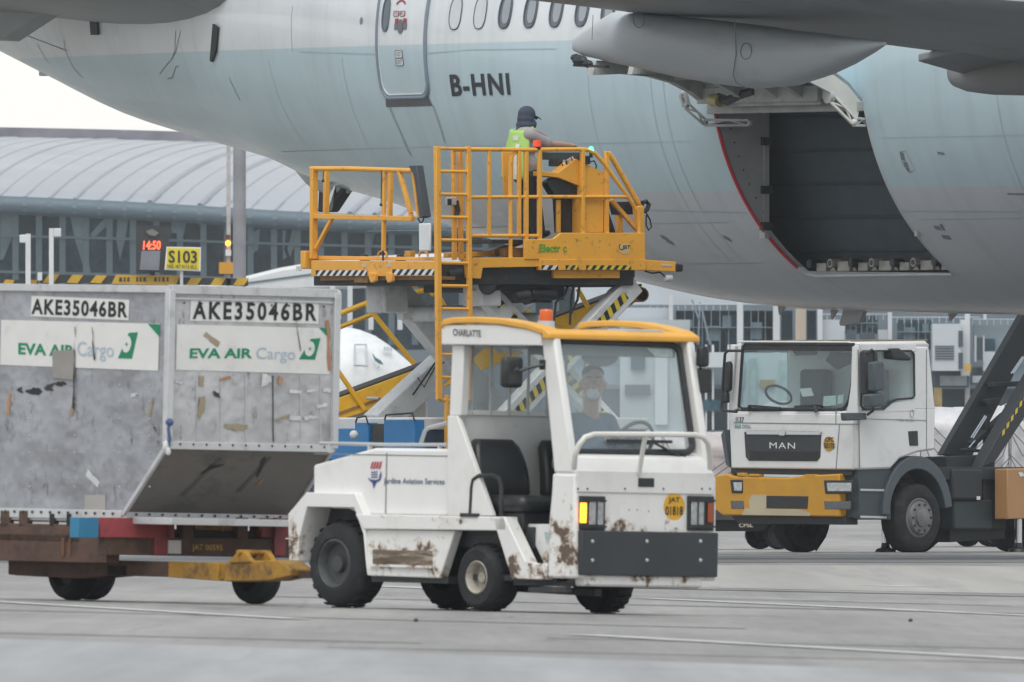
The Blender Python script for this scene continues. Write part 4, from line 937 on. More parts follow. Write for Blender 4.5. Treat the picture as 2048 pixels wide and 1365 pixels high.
for y in (UY, -UY):
    b.bar((UX, y, ZM), (UX, y, ZT), e * 2, e * 2); b.bar((XR, y, ZB), (XR, y, ZT), e * 2, e * 2); b.bar((UX, y, ZM), (XB, y, ZB), e, e * 1.2); b.bar((XR, y, ZT), (UX, y, ZT), e * 1.6, e * 1.9); b.bar((XR, y, ZB), (XB, y, ZB), e * 1.8, e * 2.4)
b.bar((UX, UY, ZT), (UX, -UY, ZT), e * 1.6, e * 2.3); b.bar((UX, UY, ZM), (UX, -UY, ZM), e * 1.6, e * 2.0); b.bar((XB, UY, ZB), (XB, -UY, ZB), e * 1.6, e * 2.2)
b.box(UX + .002, UX + .012, UY + .03, -UY - .03, ZT - .075, ZT - .055); b.box(UX - .02, UX + .02, -UY - .005, -UY + .03, ZT - .35, ZT - .02)
fr_ = b.build('edge_frame', ALU_EDGE, ULD, .005)
b = MB(); b.box(XR - .1, UX, UY + .05, -UY - .05, ZB - .06, ZB - .01); b.box(XR - .05, XB + .03, UY - .01, -UY + .01, ZB - .05, ZB - .012); b.build('base_pallet', ALU_EDGE, ULD, .004)
for i in range(12):
    y = UY + .1 + 1.34 * i / 11
    b = MB(); b.ball((UX + .022, y, ZM + .01), .010, 6); b.build('rivet', DARK_STEEL, fr_)
    b = MB(); b.ball((XB + .03, y, ZB + .008), .010, 6); b.build('rivet', DARK_STEEL, fr_)
for i in range(14):
    b = MB(); b.ball((XB - .08 - 1.3 * i / 13, UY - .03, ZB + .01), .011, 6); b.build('rivet', DARK_STEEL, fr_)
for i in range(9):
    b = MB(); b.ball((UX + .013, UY + .12 + 1.3 * i / 8, ZT - .095), .008, 6); b.build('rivet', DARK_STEEL, fr_)
def us(px, py, d=.004): p = TF.hit(px, py, 'y', UY); p.y -= d; return p
def uf(px, py, d=.004): p = TF.hit(px, py, 'x', UX); p.x += d; return p
def usl(px, py, d=.006):
    n_ = V(-(ZB - ZM), 0, XB - UX).normalized(); n_ = n_ if n_.x > 0 else -n_
    o, dr = TF.ray(px, py); t = (V(UX, 0, ZM) - o).dot(n_) / dr.dot(n_); return o + dr * t + n_ * d
def patch(fn, pxs, m, name, par=None, d=.004):
    if name in ('tape_scrap', 'scratch', 'scuff_mark', 'slope_stain'):      # torn, uneven outlines
        o = []
        for (x0, y0), (x1, y1) in zip(pxs, pxs[1:] + pxs[:1]):
            k = 4; o += [(x0 + (x1 - x0) * i / k + (random.uniform(-1.6, 1.6) if i else 0), y0 + (y1 - y0) * i / k + (random.uniform(-1.6, 1.6) if i else 0)) for i in range(k)]
        pxs = o
    b = MB(); b.add([fn(px, py, d) for px, py in pxs], [tuple(range(len(pxs)))]); return b.build(name, m, par or ULD, smooth=0)
SIGN_W = mat('container_sign_white', (.74, .74, .72), .5, var=.06, scale=4, dirt=(.42, .40, .36), dirt_amt=.45, dirt_scale=7, dirt_lo=.56, dirt_hi=.75)
EVA_G = mat('lettering_green', (.0, .235, .11), .5); CARGO_B = mat('lettering_pale_blue', (.42, .50, .58), .5); ORG = mat('orange_tape', (.46, .23, .12), .5, var=.2); TAN = mat('tan_tape', (.36, .30, .20), .6, var=.3); PAPER = mat('torn_paper', (.66, .67, .68), .7, var=.3, scale=20)
# side
pl = patch(us, [(64, 592), (260, 600), (258, 641), (62, 633)], SIGN_W, 'number_plate')
text('AKE35046BR', flat(us(64, 629, .007), us(256, 636, .007), us(65, 597, .007)), pl, INK, bold=.03, spacing=1.15)
sg = patch(us, [(3, 640), (320, 648), (317, 742), (1, 730)], SIGN_W, 'airline_sign')
text('EVA AIR', flat(us(38, 709, .007), us(151, 714, .007), us(38, 686, .007)), sg, EVA_G, bold=.03)
text('Cargo', flat(us(156, 721, .007), us(229, 724, .007), us(156, 683, .007)), sg, CARGO_B, bold=.005)
def tail_logo(fn, pts, c, r, par):
    lg = patch(fn, pts, EVA_G, 'tail_emblem', par, .006)
    n_ = 20; b = MB(); b.add([fn(c[0] + r[0] * math.cos(2 * math.pi * i / n_) + .1 * r[1] * math.sin(2 * math.pi * i / n_) * -1, c[1] + r[1] * math.sin(2 * math.pi * i / n_), .008) for i in range(n_)], [tuple(range(n_))]); b.build('emblem_globe', SIGN_W, lg)
    b = MB(); k = []
    for i in range(8):
        a = math.pi * i / 4; q = 5.2 if i % 2 == 0 else 1.6; k.append(fn(c[0] + q * .8 * math.sin(a), c[1] - q * math.cos(a), .010))
    b.add(k, [tuple(range(8))]); b.build('emblem_star', EVA_G, lg)
tail_logo(us, [(237, 717), (259, 666), (277, 665), (265, 718)], (255, 689), (9, 17), sg)
patch(us, [(297, 648), (320, 649), (320, 674)], EVA_G, 'sign_corner', sg, .007)
patch(us, [(107, 702), (153, 700), (152, 760), (108, 756)], mat('repair_plate_grey', (.33, .31, .29), .5, .2, var=.2), 'repair_plate', None, .012)
for pts, m_ in (([(18, 788), (23, 788), (20, 829), (13, 829)], ORG), ([(305, 793), (308, 797), (301, 836), (296, 832)], TAN), ([(176, 938), (200, 965), (196, 975), (173, 953)], PAPER), ([(148, 790), (152, 798), (146, 832), (139, 832)], TAN), ([(263, 788), (275, 786), (272, 793), (261, 796)], PAPER)):
    patch(us, pts, m_, 'tape_scrap')
patch(us, [(170, 990), (212, 990), (212, 1026), (169, 1024)], mat('small_plate', (.42, .40, .38), .5, .2), 'data_plate')
for i in range(4):
    x0, y0 = [(45, 780), (70, 783), (100, 775), (120, 768), (165, 745), (20, 745)][i]
    pts = [(x0 + random.uniform(-2, 22) * math.cos(k * 1.05), y0 + random.uniform(4, 9) * math.sin(k * 1.05)) for k in range(6)]
    patch(us, pts, INK if i % 2 else MATS['dark_steel'], 'scuff_mark')
for pts in ([(152, 655), (153.5, 655), (152, 710), (150, 820), (147, 815), (150, 740)], [(186, 655), (187, 655), (191, 705), (193, 720), (190, 720)], [(308, 848), (314, 858), (322, 870), (318, 868), (309, 856)]): patch(us, pts, MATS['dark_steel'], 'scratch', None, .014)
# front
pl = patch(uf, [(381, 597), (637, 605), (636, 648), (379, 642)], SIGN_W, 'number_plate')
text('AKE35046BR', flat(uf(384, 639, .007), uf(632, 643, .007), uf(385, 602, .007)), pl, INK, bold=.03, spacing=1.3)
sg = patch(uf, [(353, 649), (660, 657), (659, 749), (351, 740)], SIGN_W, 'airline_sign')
text('EVA AIR', flat(uf(378, 717, .007), uf(503, 717, .007), uf(379, 697, .007)), sg, EVA_G, bold=.03)
text('Cargo', flat(uf(511, 725, .007), uf(589, 727, .007), uf(512, 695, .007)), sg, CARGO_B, bold=.005)
tail_logo(uf, [(597, 719), (621, 678), (640, 677), (629, 720)], (618, 698), (10, 15), sg)
patch(uf, [(637, 656), (660, 657), (660, 680)], EVA_G, 'sign_corner', sg, .007)
for fn_, pts, m_ in ((uf, [(650, 641), (657, 640), (661, 742), (655, 742)], ORG), (uf, [(411, 664), (440, 686), (434, 695), (405, 672)], TAN), (uf, [(522, 747), (540, 752), (542, 764), (521, 774)], PAPER), (uf, [(398, 795), (408, 792), (409, 820), (400, 836), (391, 834)], TAN), (uf, [(450, 848), (495, 850), (494, 858), (470, 862), (450, 856)], TAN), (uf, [(556, 752), (565, 757), (560, 773), (555, 765)], ORG), (uf, [(440, 757), (460, 752), (461, 758), (437, 765)], ORG), (uf, [(577, 779), (602, 781), (601, 788), (577, 786)], PAPER), (uf, [(577, 832), (602, 834), (601, 842), (577, 840)], PAPER), (uf, [(606, 834), (632, 830), (634, 836), (608, 842)], PAPER), (uf, [(631, 812), (652, 806), (654, 812), (633, 818)], PAPER), (uf, [(549, 840), (577, 829), (579, 835), (551, 845)], TAN), (uf, [(396, 752), (408, 752), (406, 773), (397, 773)], TAN), (uf, [(349, 763), (369, 764), (369, 768), (349, 767)], PAPER), (uf, [(645, 776), (661, 778), (661, 786), (645, 784)], PAPER), (uf, [(612, 780), (630, 777), (630, 782), (613, 786)], PAPER)):
    patch(fn_, pts, m_, 'tape_scrap', None, .008)
for pts in ([(584, 612), (586, 612), (599, 690), (600, 704), (597.5, 690)], [(424, 782), (436, 786), (440, 796), (428, 792)]): patch(uf, pts, MATS['dark_steel'], 'scratch', None, .010)
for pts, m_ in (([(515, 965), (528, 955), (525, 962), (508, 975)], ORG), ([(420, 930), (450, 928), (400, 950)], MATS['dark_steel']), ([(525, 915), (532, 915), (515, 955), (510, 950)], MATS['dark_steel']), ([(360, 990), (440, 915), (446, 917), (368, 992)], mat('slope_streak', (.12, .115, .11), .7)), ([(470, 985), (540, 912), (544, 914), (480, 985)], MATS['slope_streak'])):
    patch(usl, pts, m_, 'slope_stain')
b = MB(); p = uf(340, 845, .03); p.y = UY - .01; b.tube([p, p + V(.0, -.01, -.05), p + V(.01, .0, -.12), p + V(0, -.01, -.18)], .012, 6); b.ball(p, .03, 8); b.build('blue_strap', mat('strap_blue', (.06, .10, .24), .6), ULD)
b = MB(); p = us(338, 895, .03); b.ball(p, (.03, .02, .05), 8); b.ball(p + V(.03, 0, -.03), (.02, .02, .03), 8); b.build('knot', PAPER, ULD)
# --- dolly
DOL = empty('container_dolly', TF, 'rusty red and brown container dolly with yellow drawbar behind the tractor', 'dolly')
RUST = mat('rusty_brown_steel', (.105, .058, .042), .75, var=.35, scale=5, dirt=(.045, .03, .028), dirt_amt=.7, dirt_scale=7, bump=.2)
DRED = mat('faded_red_steel', (.33, .055, .065), .6, var=.25, dirt=(.12, .05, .045), dirt_amt=.7, dirt_scale=6)
DYEL = mat('scuffed_yellow_steel', (.40, .21, .02), .6, var=.25, dirt=(.10, .055, .025), dirt_amt=.85, dirt_scale=6, dirt_lo=.48, dirt_hi=.62)
DBLU = mat('faded_blue_block', (.03, .20, .36), .55, var=.2); BLACKST = mat('sooty_steel', (.022, .02, .02), .8, var=.3)
zA = ZB - .055
def dxz(px, py): return TF.hit(px, py, 'x', XB + .04)
zR0 = dxz(250, 1076).z; zR1 = dxz(250, 1037).z; zL0 = dxz(250, 1112).z
def dfront(px0, px1, py0, py1, m, name, depth=.10, dx=0.0, bev=.004):
    p = TF.hit(px0, py1, 'x', XB + .05 + dx); q = TF.hit(px1, py0, 'x', XB + .05 + dx)
    b = MB(); b.box(p.x - depth, p.x, p.y, q.y, p.z, q.z); return b.build(name, m, DOL, bev)
# front end of the deck: red channels, rust posts, lower beam
dfront(200, 350, 1038, 1075, DRED, 'end_channel', .14); dfront(523, 580, 1038, 1075, DRED, 'end_channel', .14); dfront(157, 198, 1036, 1076, DBLU, 'buffer_block', .10, .03)
for px in (335, 545):
    b = MB(); p = TF.hit(px, 1075, 'x', XB + .06); b.box(p.x, p.x + .03, p.y, p.y + .02, p.z, p.z + .14); b.build('channel_web', DRED, DOL)
dfront(366, 388, 1036, 1078, RUST, 'post', .08); dfront(476, 497, 1036, 1078, RUST, 'post', .08); dfront(310, 337, 1074, 1110, DRED, 'leg_bracket', .1); dfront(549, 572, 1074, 1112, DRED, 'leg_bracket', .1)
lb = dfront(210, 580, 1079, 1110, RUST, 'end_beam', .08, -.02)
dfront(338, 363, 1081, 1108, WHITE_INK, 'reflector_plate', .02, .012)
text('JAT 00595', flat(*(TF.hit(px, py, 'x', XB + .035) for px, py in ((384, 1104), (445, 1105), (384, 1089)))), lb, mat('stencil_yellow', (.62, .36, .03), .6), bold=.01)
dfront(390, 475, 1052, 1066, DYEL, 'roller_lever', .04, -.06); 
b = MB()
for px in (445, 520): b.tube([TF.hit(px, 1062, 'x', XB + .03), TF.hit(px, 1048, 'x', XB + .05), TF.hit(px + 8, 1044, 'x', XB + .05)], .010, 6)
b.build('lock_lever', DYEL, DOL)
# side along the train: long rusty beams with stops
yD = UY - .03
def dside(px0, px1, py0, py1, m, name, depth=.10, bev=.004):
    p = TF.hit(px0, py1, 'y', yD); q = TF.hit(px1, py0, 'y', yD); b = MB(); b.box(p.x, q.x, yD, yD + depth, p.z, q.z); return b.build(name, m, DOL, bev)
dside(-400, 214, 1072, 1112, RUST, 'side_beam', .12); dside(-400, 160, 1050, 1073, RUST, 'upper_beam', .08)
for px in (0, 37, 98, 132): dside(px, px + (18 if px in (0, 37) else 10), 1022 + (6 if px > 90 else 0), 1054, RUST if px in (0, 37) else BLACKST, 'side_stop', .05)
b = MB(); b.box(XR - .4, XB, UY + .10, -UY - .1, zL0 + .02, zA - .04); b.build('deck_frame', BLACKST, DOL)
b = MB(); q = TF.hit(125, 1098, 'y', yD); b.box(q.x, q.x + .03, yD - .012, yD, q.z - .05, q.z + .08); b.box(q.x + .08, q.x + .1, yD - .012, yD, q.z - .05, q.z + .08); b.build('beam_plate', mat('bright_rust', (.17, .075, .04), .7, var=.4), DOL)
# chassis spine, turntable and drawbar
def sp2(px, py): return TF.hit(px, py, 'y', -.40)
b = MB(); b.prism([sp2(px, py) + V(0, -.12, 0) for px, py in ((42, 1117), (365, 1124), (365, 1155), (250, 1152), (180, 1158), (60, 1152), (42, 1150))], (0, .24, 0)); b.build('chassis_spine', RUST, DOL, .006)
b = MB(); b.prism([sp2(px, py) + V(0, -.13, 0) for px, py in ((364, 1124), (465, 1126), (465, 1163), (364, 1155))], (0, .26, 0)); b.build('drawbar_socket', DYEL, DOL, .006)
b = MB(); b.prism([sp2(px, py) + V(0, -.11, 0) for px, py in ((462, 1130), (483, 1124), (580, 1121), (604, 1140), (606, 1152), (560, 1162), (475, 1164), (462, 1158))], (0, .22, 0)); db = b.build('drawbar', DYEL, DOL, .008)
b = MB(); b.prism([sp2(px, py) + V(0, -.13, 0) for px, py in ((484, 1126), (500, 1108), (508, 1101), (516, 1106), (528, 1124))], (0, .05, 0)); b.prism([sp2(px, py) + V(0, .08, 0) for px, py in ((484, 1126), (500, 1108), (508, 1101), (516, 1106), (528, 1124))], (0, .05, 0)); b.cyl(sp2(508, 1106) + V(0, -.15, 0), sp2(508, 1106) + V(0, .15, 0), .02, 8); b.build('drawbar_ear', DYEL, db)
b = MB(); b.bar(sp2(590, 1150), sp2(680, 1150), .07, .05); b.build('tow_eye', RUST, db)
DW = mat('dolly_tyre', (.018, .018, .02), .85, var=.2)
def dwheel(px, py, y, wd=.17):
    p = TF.hit(px, py, 'y', y); r = .20
    wheel(DOL, (p.x, y, r + .002), r, wd, -1 if y < 0 else 1, RIM_DARK, .55, 4, .0, .03)
dwheel(128, 1160, -.24); dwheel(128 - 330, 1160, -.24); dwheel(545 - 15, 1165, .60); dwheel(545 - 345, 1165, .60)
b = MB(); q = sp2(118 + 140, 1160); b.box(q.x - .10, q.x + .12, -.52, .52, .19, .26); b.build('axle', BLACKST, DOL)

for px in (392, 440, 490, 545, 600, 640):
    b = MB(); p = uf(px, 752, .004); q = uf(px + 1, 884, .004); b.bar(p, q, .006, .006); b.build('sheet_seam', MATS['dark_steel'] if px % 2 else ALU_EDGE, ULD)
for px in (60, 150, 240, 300):
    for k in range(7):
        b = MB(); b.ball(us(px, 770 + 34 * k, .003), .007, 6); b.build('rivet', ALU_EDGE, fr_)
# ---------------------------------------------------------------- people: one continuous skin per body, clothing over it
def blob(name, caps, m, parent, vox=.008, it=6, fac=.5):
    """caps: (point, radius, point, radius) tapered limbs and (point, (rx, ry, rz)) masses, fused into one surface"""
    b = MB()
    for c in caps:
        if len(c) == 2: b.ball(c[0], c[1], 16)
        else:
            p, r, q, s = Vector(c[0]), c[1], Vector(c[2]), c[3]; d = q - p; L = d.length; pr = []
            for i in range(5): t = math.pi / 2 * i / 4; pr.append((r * math.sin(t), -r * math.cos(t)))
            for i in range(5): t = math.pi / 2 * i / 4; pr.append((s * math.cos(t), L + s * math.sin(t)))
            b.lathe(pr, p, d, 14)
    o = b.build(name, m, None, smooth=0)
    r = o.modifiers.new('r', 'REMESH'); r.mode = 'VOXEL'; r.voxel_size = vox; r.use_smooth_shade = True
    s = o.modifiers.new('s', 'SMOOTH'); s.iterations = it; s.factor = fac
    bpy.context.view_layer.update(); dg = bpy.context.evaluated_depsgraph_get()
    me = bpy.data.meshes.new_from_object(o.evaluated_get(dg)); old = o.data; o.modifiers.clear(); o.data = me; bpy.data.meshes.remove(old)
    me.materials.clear(); me.materials.append(m); me.shade_smooth(); me.name = name; o.name = name; o.parent = parent; return o
def hand(w, d, up, side, curl=.5, s=1.0):
    """palm and five bent fingers from wrist w along d; side = towards the thumb"""
    w = Vector(w); d = Vector(d).normalized(); up = Vector(up).normalized(); side = Vector(side).normalized(); c = [(w, .024 * s, w + d * .045 * s, .026 * s)]
    for k, (o, L) in enumerate(((.030, .068), (.010, .078), (-.010, .072), (-.028, .056))):
        a = w + d * .07 * s + side * o * s; m1 = a + (d - up * curl * .5).normalized() * L * .5 * s; e = m1 + (d * (1 - curl) - up * curl).normalized() * L * .5 * s
        c += [(w + d * .02 * s + side * o * .7 * s, .013 * s, a, .011 * s), (a, .0105 * s, m1, .0095 * s), (m1, .0095 * s, e, .008 * s)]
    a = w + d * .03 * s + side * .035 * s; c += [(w + d * .015 * s, .014 * s, a, .012 * s), (a, .0115 * s, a + (d + side * .4 - up * .2).normalized() * .05 * s, .009 * s)]
    return c
SKIN = mat('skin_tan', (.42, .24, .17), .55, var=.08); HAIR_M = mat('dark_hair', (.02, .018, .016), .7, var=.3)
# ---------------------------------------------------------------- container loader at the cargo door
LF = Frame((-1.694, 310.09, 0), 35.5)
LOAD = empty('cargo_loader', LF, 'yellow scissor cargo loader with railings and ladder raised beside the airliner', 'cargo loader')
NY = -1.34
def ls(px, py, y=NY): return LF.hit(px, py, 'y', y)
def lr(px, py, x=0.0): return LF.hit(px, py, 'x', x)
def lbar(pts, w, m, name, y=NY, fn=None, par=LOAD, bev=.006, h=None):
    fn = fn or (lambda a, c: ls(a, c, y)); b = MB(); P = [fn(*p) for p in pts]
    for p, q in zip(P, P[1:]): b.bar(p, q, w, h or w)
    return b.build(name, m, par, bev)
def ltube(pts, r, m, name, y=NY, fn=None, par=LOAD):
    fn = fn or (lambda a, c: ls(a, c, y)); b = MB(); b.tube([fn(*p) for p in pts], r, 8); return b.build(name, m, par)
def lplate(pts, y0, y1, m, name, par=LOAD, bev=.006):
    b = MB(); b.prism([V(p.x, y0, p.z) for p in (ls(a, c, min(y0, y1)) for a, c in pts)], (0, y1 - y0, 0)); return b.build(name, m, par, bev)
def rplate(pts, x0, x1, m, name, par=LOAD, bev=.006):
    b = MB(); b.prism([V(x0, p.y, p.z) for p in (lr(a, c, x0) for a, c in pts)], (x1 - x0, 0, 0)); return b.build(name, m, par, bev)
def hazard(fn, px0, px1, py0, py1, n, m2, par, d):
    """slanting warning stripes on a strip"""
    P = lambda a, c: fn(a, c) + d
    b = MB(); b.add([P(px0, py1), P(px1, py1), P(px1, py0), P(px0, py0)], [(0, 1, 2, 3)]); s = b.build('hazard_strip', INK, par, smooth=0)
    b = MB(); w_ = (px1 - px0) / n; k = (py1 - py0) * .7
    Q = lambda a, c: fn(a, c) + d * 1.6
    for i in range(n):
        x0 = px0 + w_ * i + 1; x1 = x0 + w_ * .5
        b.add([Q(max(px0, x0), py1), Q(min(px1, x1), py1), Q(min(px1, x1 + k), py0), Q(min(px1, x0 + k), py0)], [(0, 1, 2, 3)])
    b.build('hazard_stripe', m2, s, smooth=0); return s
HAZ_Y = mat('hazard_yellow', (.70, .55, .05), .5, dirt=(.3, .25, .1), dirt_amt=.4, var=.1)
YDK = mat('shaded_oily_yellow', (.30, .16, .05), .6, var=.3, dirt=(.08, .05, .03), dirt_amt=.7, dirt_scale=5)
zD = ls(1000, 520).z
# rear main deck
b = MB(); b.box(.05, 3.0, -1.25, 1.30, zD - .30, zD - .05); b.build('main_deck', DARK_STEEL, LOAD, .01)
rplate([(622, 521), (872, 523), (872, 553), (622, 553)], -.04, .04, YELLOW, 'rear_beam')
rplate([(632, 512), (872, 515), (872, 522), (632, 520)], .05, .12, YELLOW, 'rear_rail')
rb = LOAD.children[-2]
hazard(lambda a, c: lr(a, c, -.04), 632, 735, 541, 552, 8, WHITE_INK, rb, V(-.004, 0, 0)); hazard(lambda a, c: lr(a, c, -.04), 785, 870, 539, 551, 6, WHITE_INK, rb, V(-.004, 0, 0))
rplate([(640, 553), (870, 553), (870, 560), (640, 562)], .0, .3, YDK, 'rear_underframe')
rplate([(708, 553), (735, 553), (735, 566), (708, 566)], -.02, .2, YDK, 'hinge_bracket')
for px in (737, 771): rplate([(px, 545), (px + 13, 548), (px + 13, 562), (px + 4, 566), (px, 556)], -.08, -.03, YELLOW, 'hinge_lug')
for px in (730, 779): b = MB(); b.cyl(lr(px, 530, -.05), lr(px, 530, -.04) , .03, 12); b.build('deck_bolt', GREY_STEEL, LOAD)
for px in (718, 790): b = MB(); b.prism([lr(px, 523, .1), lr(px + 12, 523, .1), lr(px + 8, 509, .1), lr(px + 3, 509, .1)], (.08, 0, 0)); b.build('cargo_stop', BLACK, LOAD, .01)
for px in (756, 838): b = MB(); b.tube([lr(px, 513, .15), lr(px + 2, 505, .15), lr(px + 8, 502, .15), lr(px + 16, 505, .15), lr(px + 18, 513, .15)], .014, 6); b.build('deck_loop', YELLOW, LOAD)
rplate([(809, 502), (820, 502), (820, 514), (809, 514)], .2, .28, YELLOW, 'cargo_guide')
b = MB(); q = lr(615, 512, 0); b.box(-.08, .06, q.y - .06, q.y + .04, q.z - .16, q.z + .06); b.build('corner_block', YELLOW, LOAD, .01)
b = MB(); q = lr(608, 538, -.1); b.box(-.18, -.02, q.y - .08, q.y + .06, q.z - .04, q.z + .04); fl = b.build('work_lamp', BLACK, LOAD, .01)
b = MB(); b.box(-.185, -.18, q.y - .06, q.y + .045, q.z - .03, q.z + .03); b.build('lamp_glass', LENS, fl)
# rear swing gate
rg = lambda a, c: lr(a, c, 0.0)
lbar([(628, 335), (627, 518)], .085, YELLOW, 'gate_post', fn=rg, h=.06)
ltube([(622, 338), (700, 338), (825, 342)], .030, YELLOW, 'gate_top_rail', fn=rg)
lbar([(628, 433), (826, 438)], .06, YELLOW, 'gate_middle_rail', fn=rg)
lbar([(769, 341), (767, 502)], .045, YELLOW, 'gate_upright', fn=rg); lbar([(798, 341), (822, 428), (822, 440)], .05, YELLOW, 'gate_brace', fn=rg)
lbar([(632, 498), (664, 437)], .045, YELLOW, 'gate_brace', fn=rg)
rg2 = lambda a, c: lr(a, c, .3)
lbar([(653, 342), (652, 433)], .06, YELLOW, 'gate_upright', fn=rg2); lbar([(781, 345), (780, 432)], .05, YELLOW, 'gate_upright', fn=rg2)
lbar([(826, 342), (838, 436)], .04, YELLOW, 'gate_upright', fn=rg)
rplate([(816, 332), (832, 331), (848, 434), (839, 437), (828, 352)], -.06, .05, mat('pad_slate', (.055, .07, .085), .6), 'edge_pad', bev=.01)
ltube([(836, 438), (842, 447), (847, 440), (847, 432)], .010, BLACK, 'gate_cable', fn=rg)
for px, py in ((646, 362), (762, 410)): b = MB(); b.ball(lr(px, py, -.03), .02, 8); b.tube([lr(px, py, -.03), lr(px + 1, 342, -.03)], .006, 5); b.build('gate_pull', BLACK, LOAD)
ltube([(766, 500), (766, 522)], .012, BLACK, 'gate_strap', fn=rg)
# mirror on the far side of the ladder
b = MB(); b.box(-.06, -.03, lr(868, 475).y, lr(845, 475).y, lr(850, 503).z, lr(850, 447).z); b.build('convex_mirror', mat('mirror_white', (.75, .78, .8), .15), LOAD, .02)
# ladder
LY = -1.42
LD = lbar([(874, 293), (878, 800)], .065, YELLOW, 'ladder', y=LY)
lbar([(936, 293), (941, 800)], .055, YELLOW, 'ladder_stile', y=LY, par=LD)
for i in range(12):
    py = 297 + 45.8 * i; k = 4 * (py - 293) / 507
    ltube([(874 + k, py), (936 + k, py + 1)], .020, YELLOW, 'rung', y=LY, par=LD)
for px in (893, 905): lbar([(px, 790), (px, 900)], .045, YELLOW, 'ladder_stile', y=LY, par=LD)
for i in range(5): ltube([(893, 806 + 18 * i), (905, 806 + 18 * i)], .015, YELLOW, 'rung', y=LY, par=LD)
# guard rails round the operator's platform
ltube([(905, 300), (940, 299), (1060, 300), (1160, 299), (1174, 300), (1190, 307), (1210, 330), (1262, 403), (1275, 424), (1278, 440), (1279, 518)], .026, YELLOW, 'guard_top_rail', y=-1.30)
ltube([(938, 395), (1100, 394), (1254, 394)], .022, YELLOW, 'guard_middle_rail', y=-1.30); ltube([(938, 472), (1078, 472)], .022, YELLOW, 'guard_lower_rail', y=-1.30)
for px, y0, y1, w_ in ((978, 300, 473, .04), (1052, 304, 518, .05), (1079, 300, 530, .05), (1165, 300, 545, .05), (1038, 303, 472, .045)): lbar([(px, y0), (px, y1)], w_, YELLOW, 'guard_post', y=-1.30)
ltube([(1021, 520), (1021, 330), (1023, 314), (1031, 304), (1042, 300)], .026, YELLOW, 'guard_post', y=-1.28)
for px in (907, 920): lbar([(px, 302), (px + 2, 520)], .05, YELLOW, 'gate_hinge_post', y=-1.2)
lplate([(1004, 304), (1027, 304), (1026, 396), (1008, 396)], -1.0, -.98, YELLOW, 'back_panel')
b = MB(); q = ls(902, 403, -1.25); b.box(q.x - .05, q.x + .05, -1.30, -1.2, q.z - .05, q.z + .05); b.build('gate_switch', GREY_STEEL, LOAD, .01)
lbar([(899, 398), (899, 411)], .04, BLACK, 'gate_latch', y=-1.30); ltube([(912, 402), (916, 420), (911, 434)], .03, DARK_STEEL, 'latch_spring', y=-1.25)
ltube([(932, 495), (944, 522)], .012, BLACK, 'chain', y=-1.30)
# cab box, console
lp = lplate([(1050, 480), (1108, 478), (1122, 466), (1290, 466), (1290, 519), (1050, 519)], -1.345, -1.30, YELLOW, 'platform_skirt')
dcl = V(0, -.006, 0)
text('Electr c', flat(ls(1078, 505, -1.345) + dcl, ls(1133, 505, -1.345) + dcl, ls(1078, 489, -1.345) + dcl), lp, mat('lettering_leaf_green', (.08, .36, .04), .5), bold=.03)
text('JBT', flat(ls(1243, 501, -1.345) + dcl, ls(1260, 501, -1.345) + dcl, ls(1244, 491, -1.345) + dcl), lp, INK, bold=.02)
b = MB(); c0 = ls(1243, 494, -1.345) + dcl; b.sheet([[c0 + V(r * math.cos(a), 0, r * math.sin(a)) for r in (.030, .042)] for a in [math.radians(120 + 20 * i) for i in range(11)]]); b.build('emblem_ring', INK, lp)
b = MB(); c0 = ls(1249, 498, -1.345) + dcl * .6; b.add([c0 + V(.085 * math.cos(a), 0, .065 * math.sin(a)) for a in [2 * math.pi * i / 24 for i in range(24)]], [tuple(range(24))]); b.build('emblem_patch', mat('pale_yellow_patch', (.72, .52, .25), .5), lp)
lplate([(1080, 519), (1292, 519), (1292, 541), (1080, 541)], -1.36, -1.28, YELLOW, 'platform_beam'); pb = LOAD.children[-1]
for a, c, n_, m_ in ((1083, 1116, 2, WHITE_INK), (1131, 1157, 2, HAZ_Y), (1172, 1262, 6, HAZ_Y)): hazard(lambda px, py: ls(px, py, -1.36), a, c, 531, 540, n_, m_, pb, V(0, -.004, 0))
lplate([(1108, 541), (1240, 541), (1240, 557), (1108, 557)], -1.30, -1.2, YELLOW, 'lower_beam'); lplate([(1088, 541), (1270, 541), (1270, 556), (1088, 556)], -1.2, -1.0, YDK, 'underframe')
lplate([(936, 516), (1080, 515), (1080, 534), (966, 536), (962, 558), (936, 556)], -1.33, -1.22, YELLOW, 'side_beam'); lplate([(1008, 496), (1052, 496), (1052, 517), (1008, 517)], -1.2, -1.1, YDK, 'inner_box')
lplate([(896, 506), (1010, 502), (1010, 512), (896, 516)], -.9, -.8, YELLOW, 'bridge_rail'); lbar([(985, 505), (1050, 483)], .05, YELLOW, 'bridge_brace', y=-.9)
b = MB(); b.box(1.2, 3.1, -1.28, -.2, zD - .05, zD + .0); b.build('platform_floor', DARK_STEEL, LOAD)
b = MB(); q = ls(1100, 477, -1.2); b.box(q.x - .9, 3.05, -1.25, -.35, q.z - .06, q.z - .02); b.build('operator_floor', DARK_STEEL, LOAD)
cs = lplate([(1160, 322), (1207, 345), (1207, 466), (1160, 466)], -1.26, -1.02, YELLOW, 'console')
lplate([(1083, 343), (1117, 346), (1152, 318), (1160, 322), (1160, 373), (1118, 356), (1083, 352)], -1.24, -1.06, YELLOW, 'console_head', par=cs)
lplate([(1094, 366), (1108, 356), (1160, 374), (1160, 392), (1110, 392)], -1.20, -1.06, BLACK, 'console_back', par=cs)
lplate([(1112, 395), (1160, 395), (1160, 466), (1116, 466)], -1.10, -1.02, BLACK, 'console_leg', par=cs); lbar([(1131, 420), (1150, 462)], .05, GREY_STEEL, 'gas_strut', y=-1.0, par=cs)
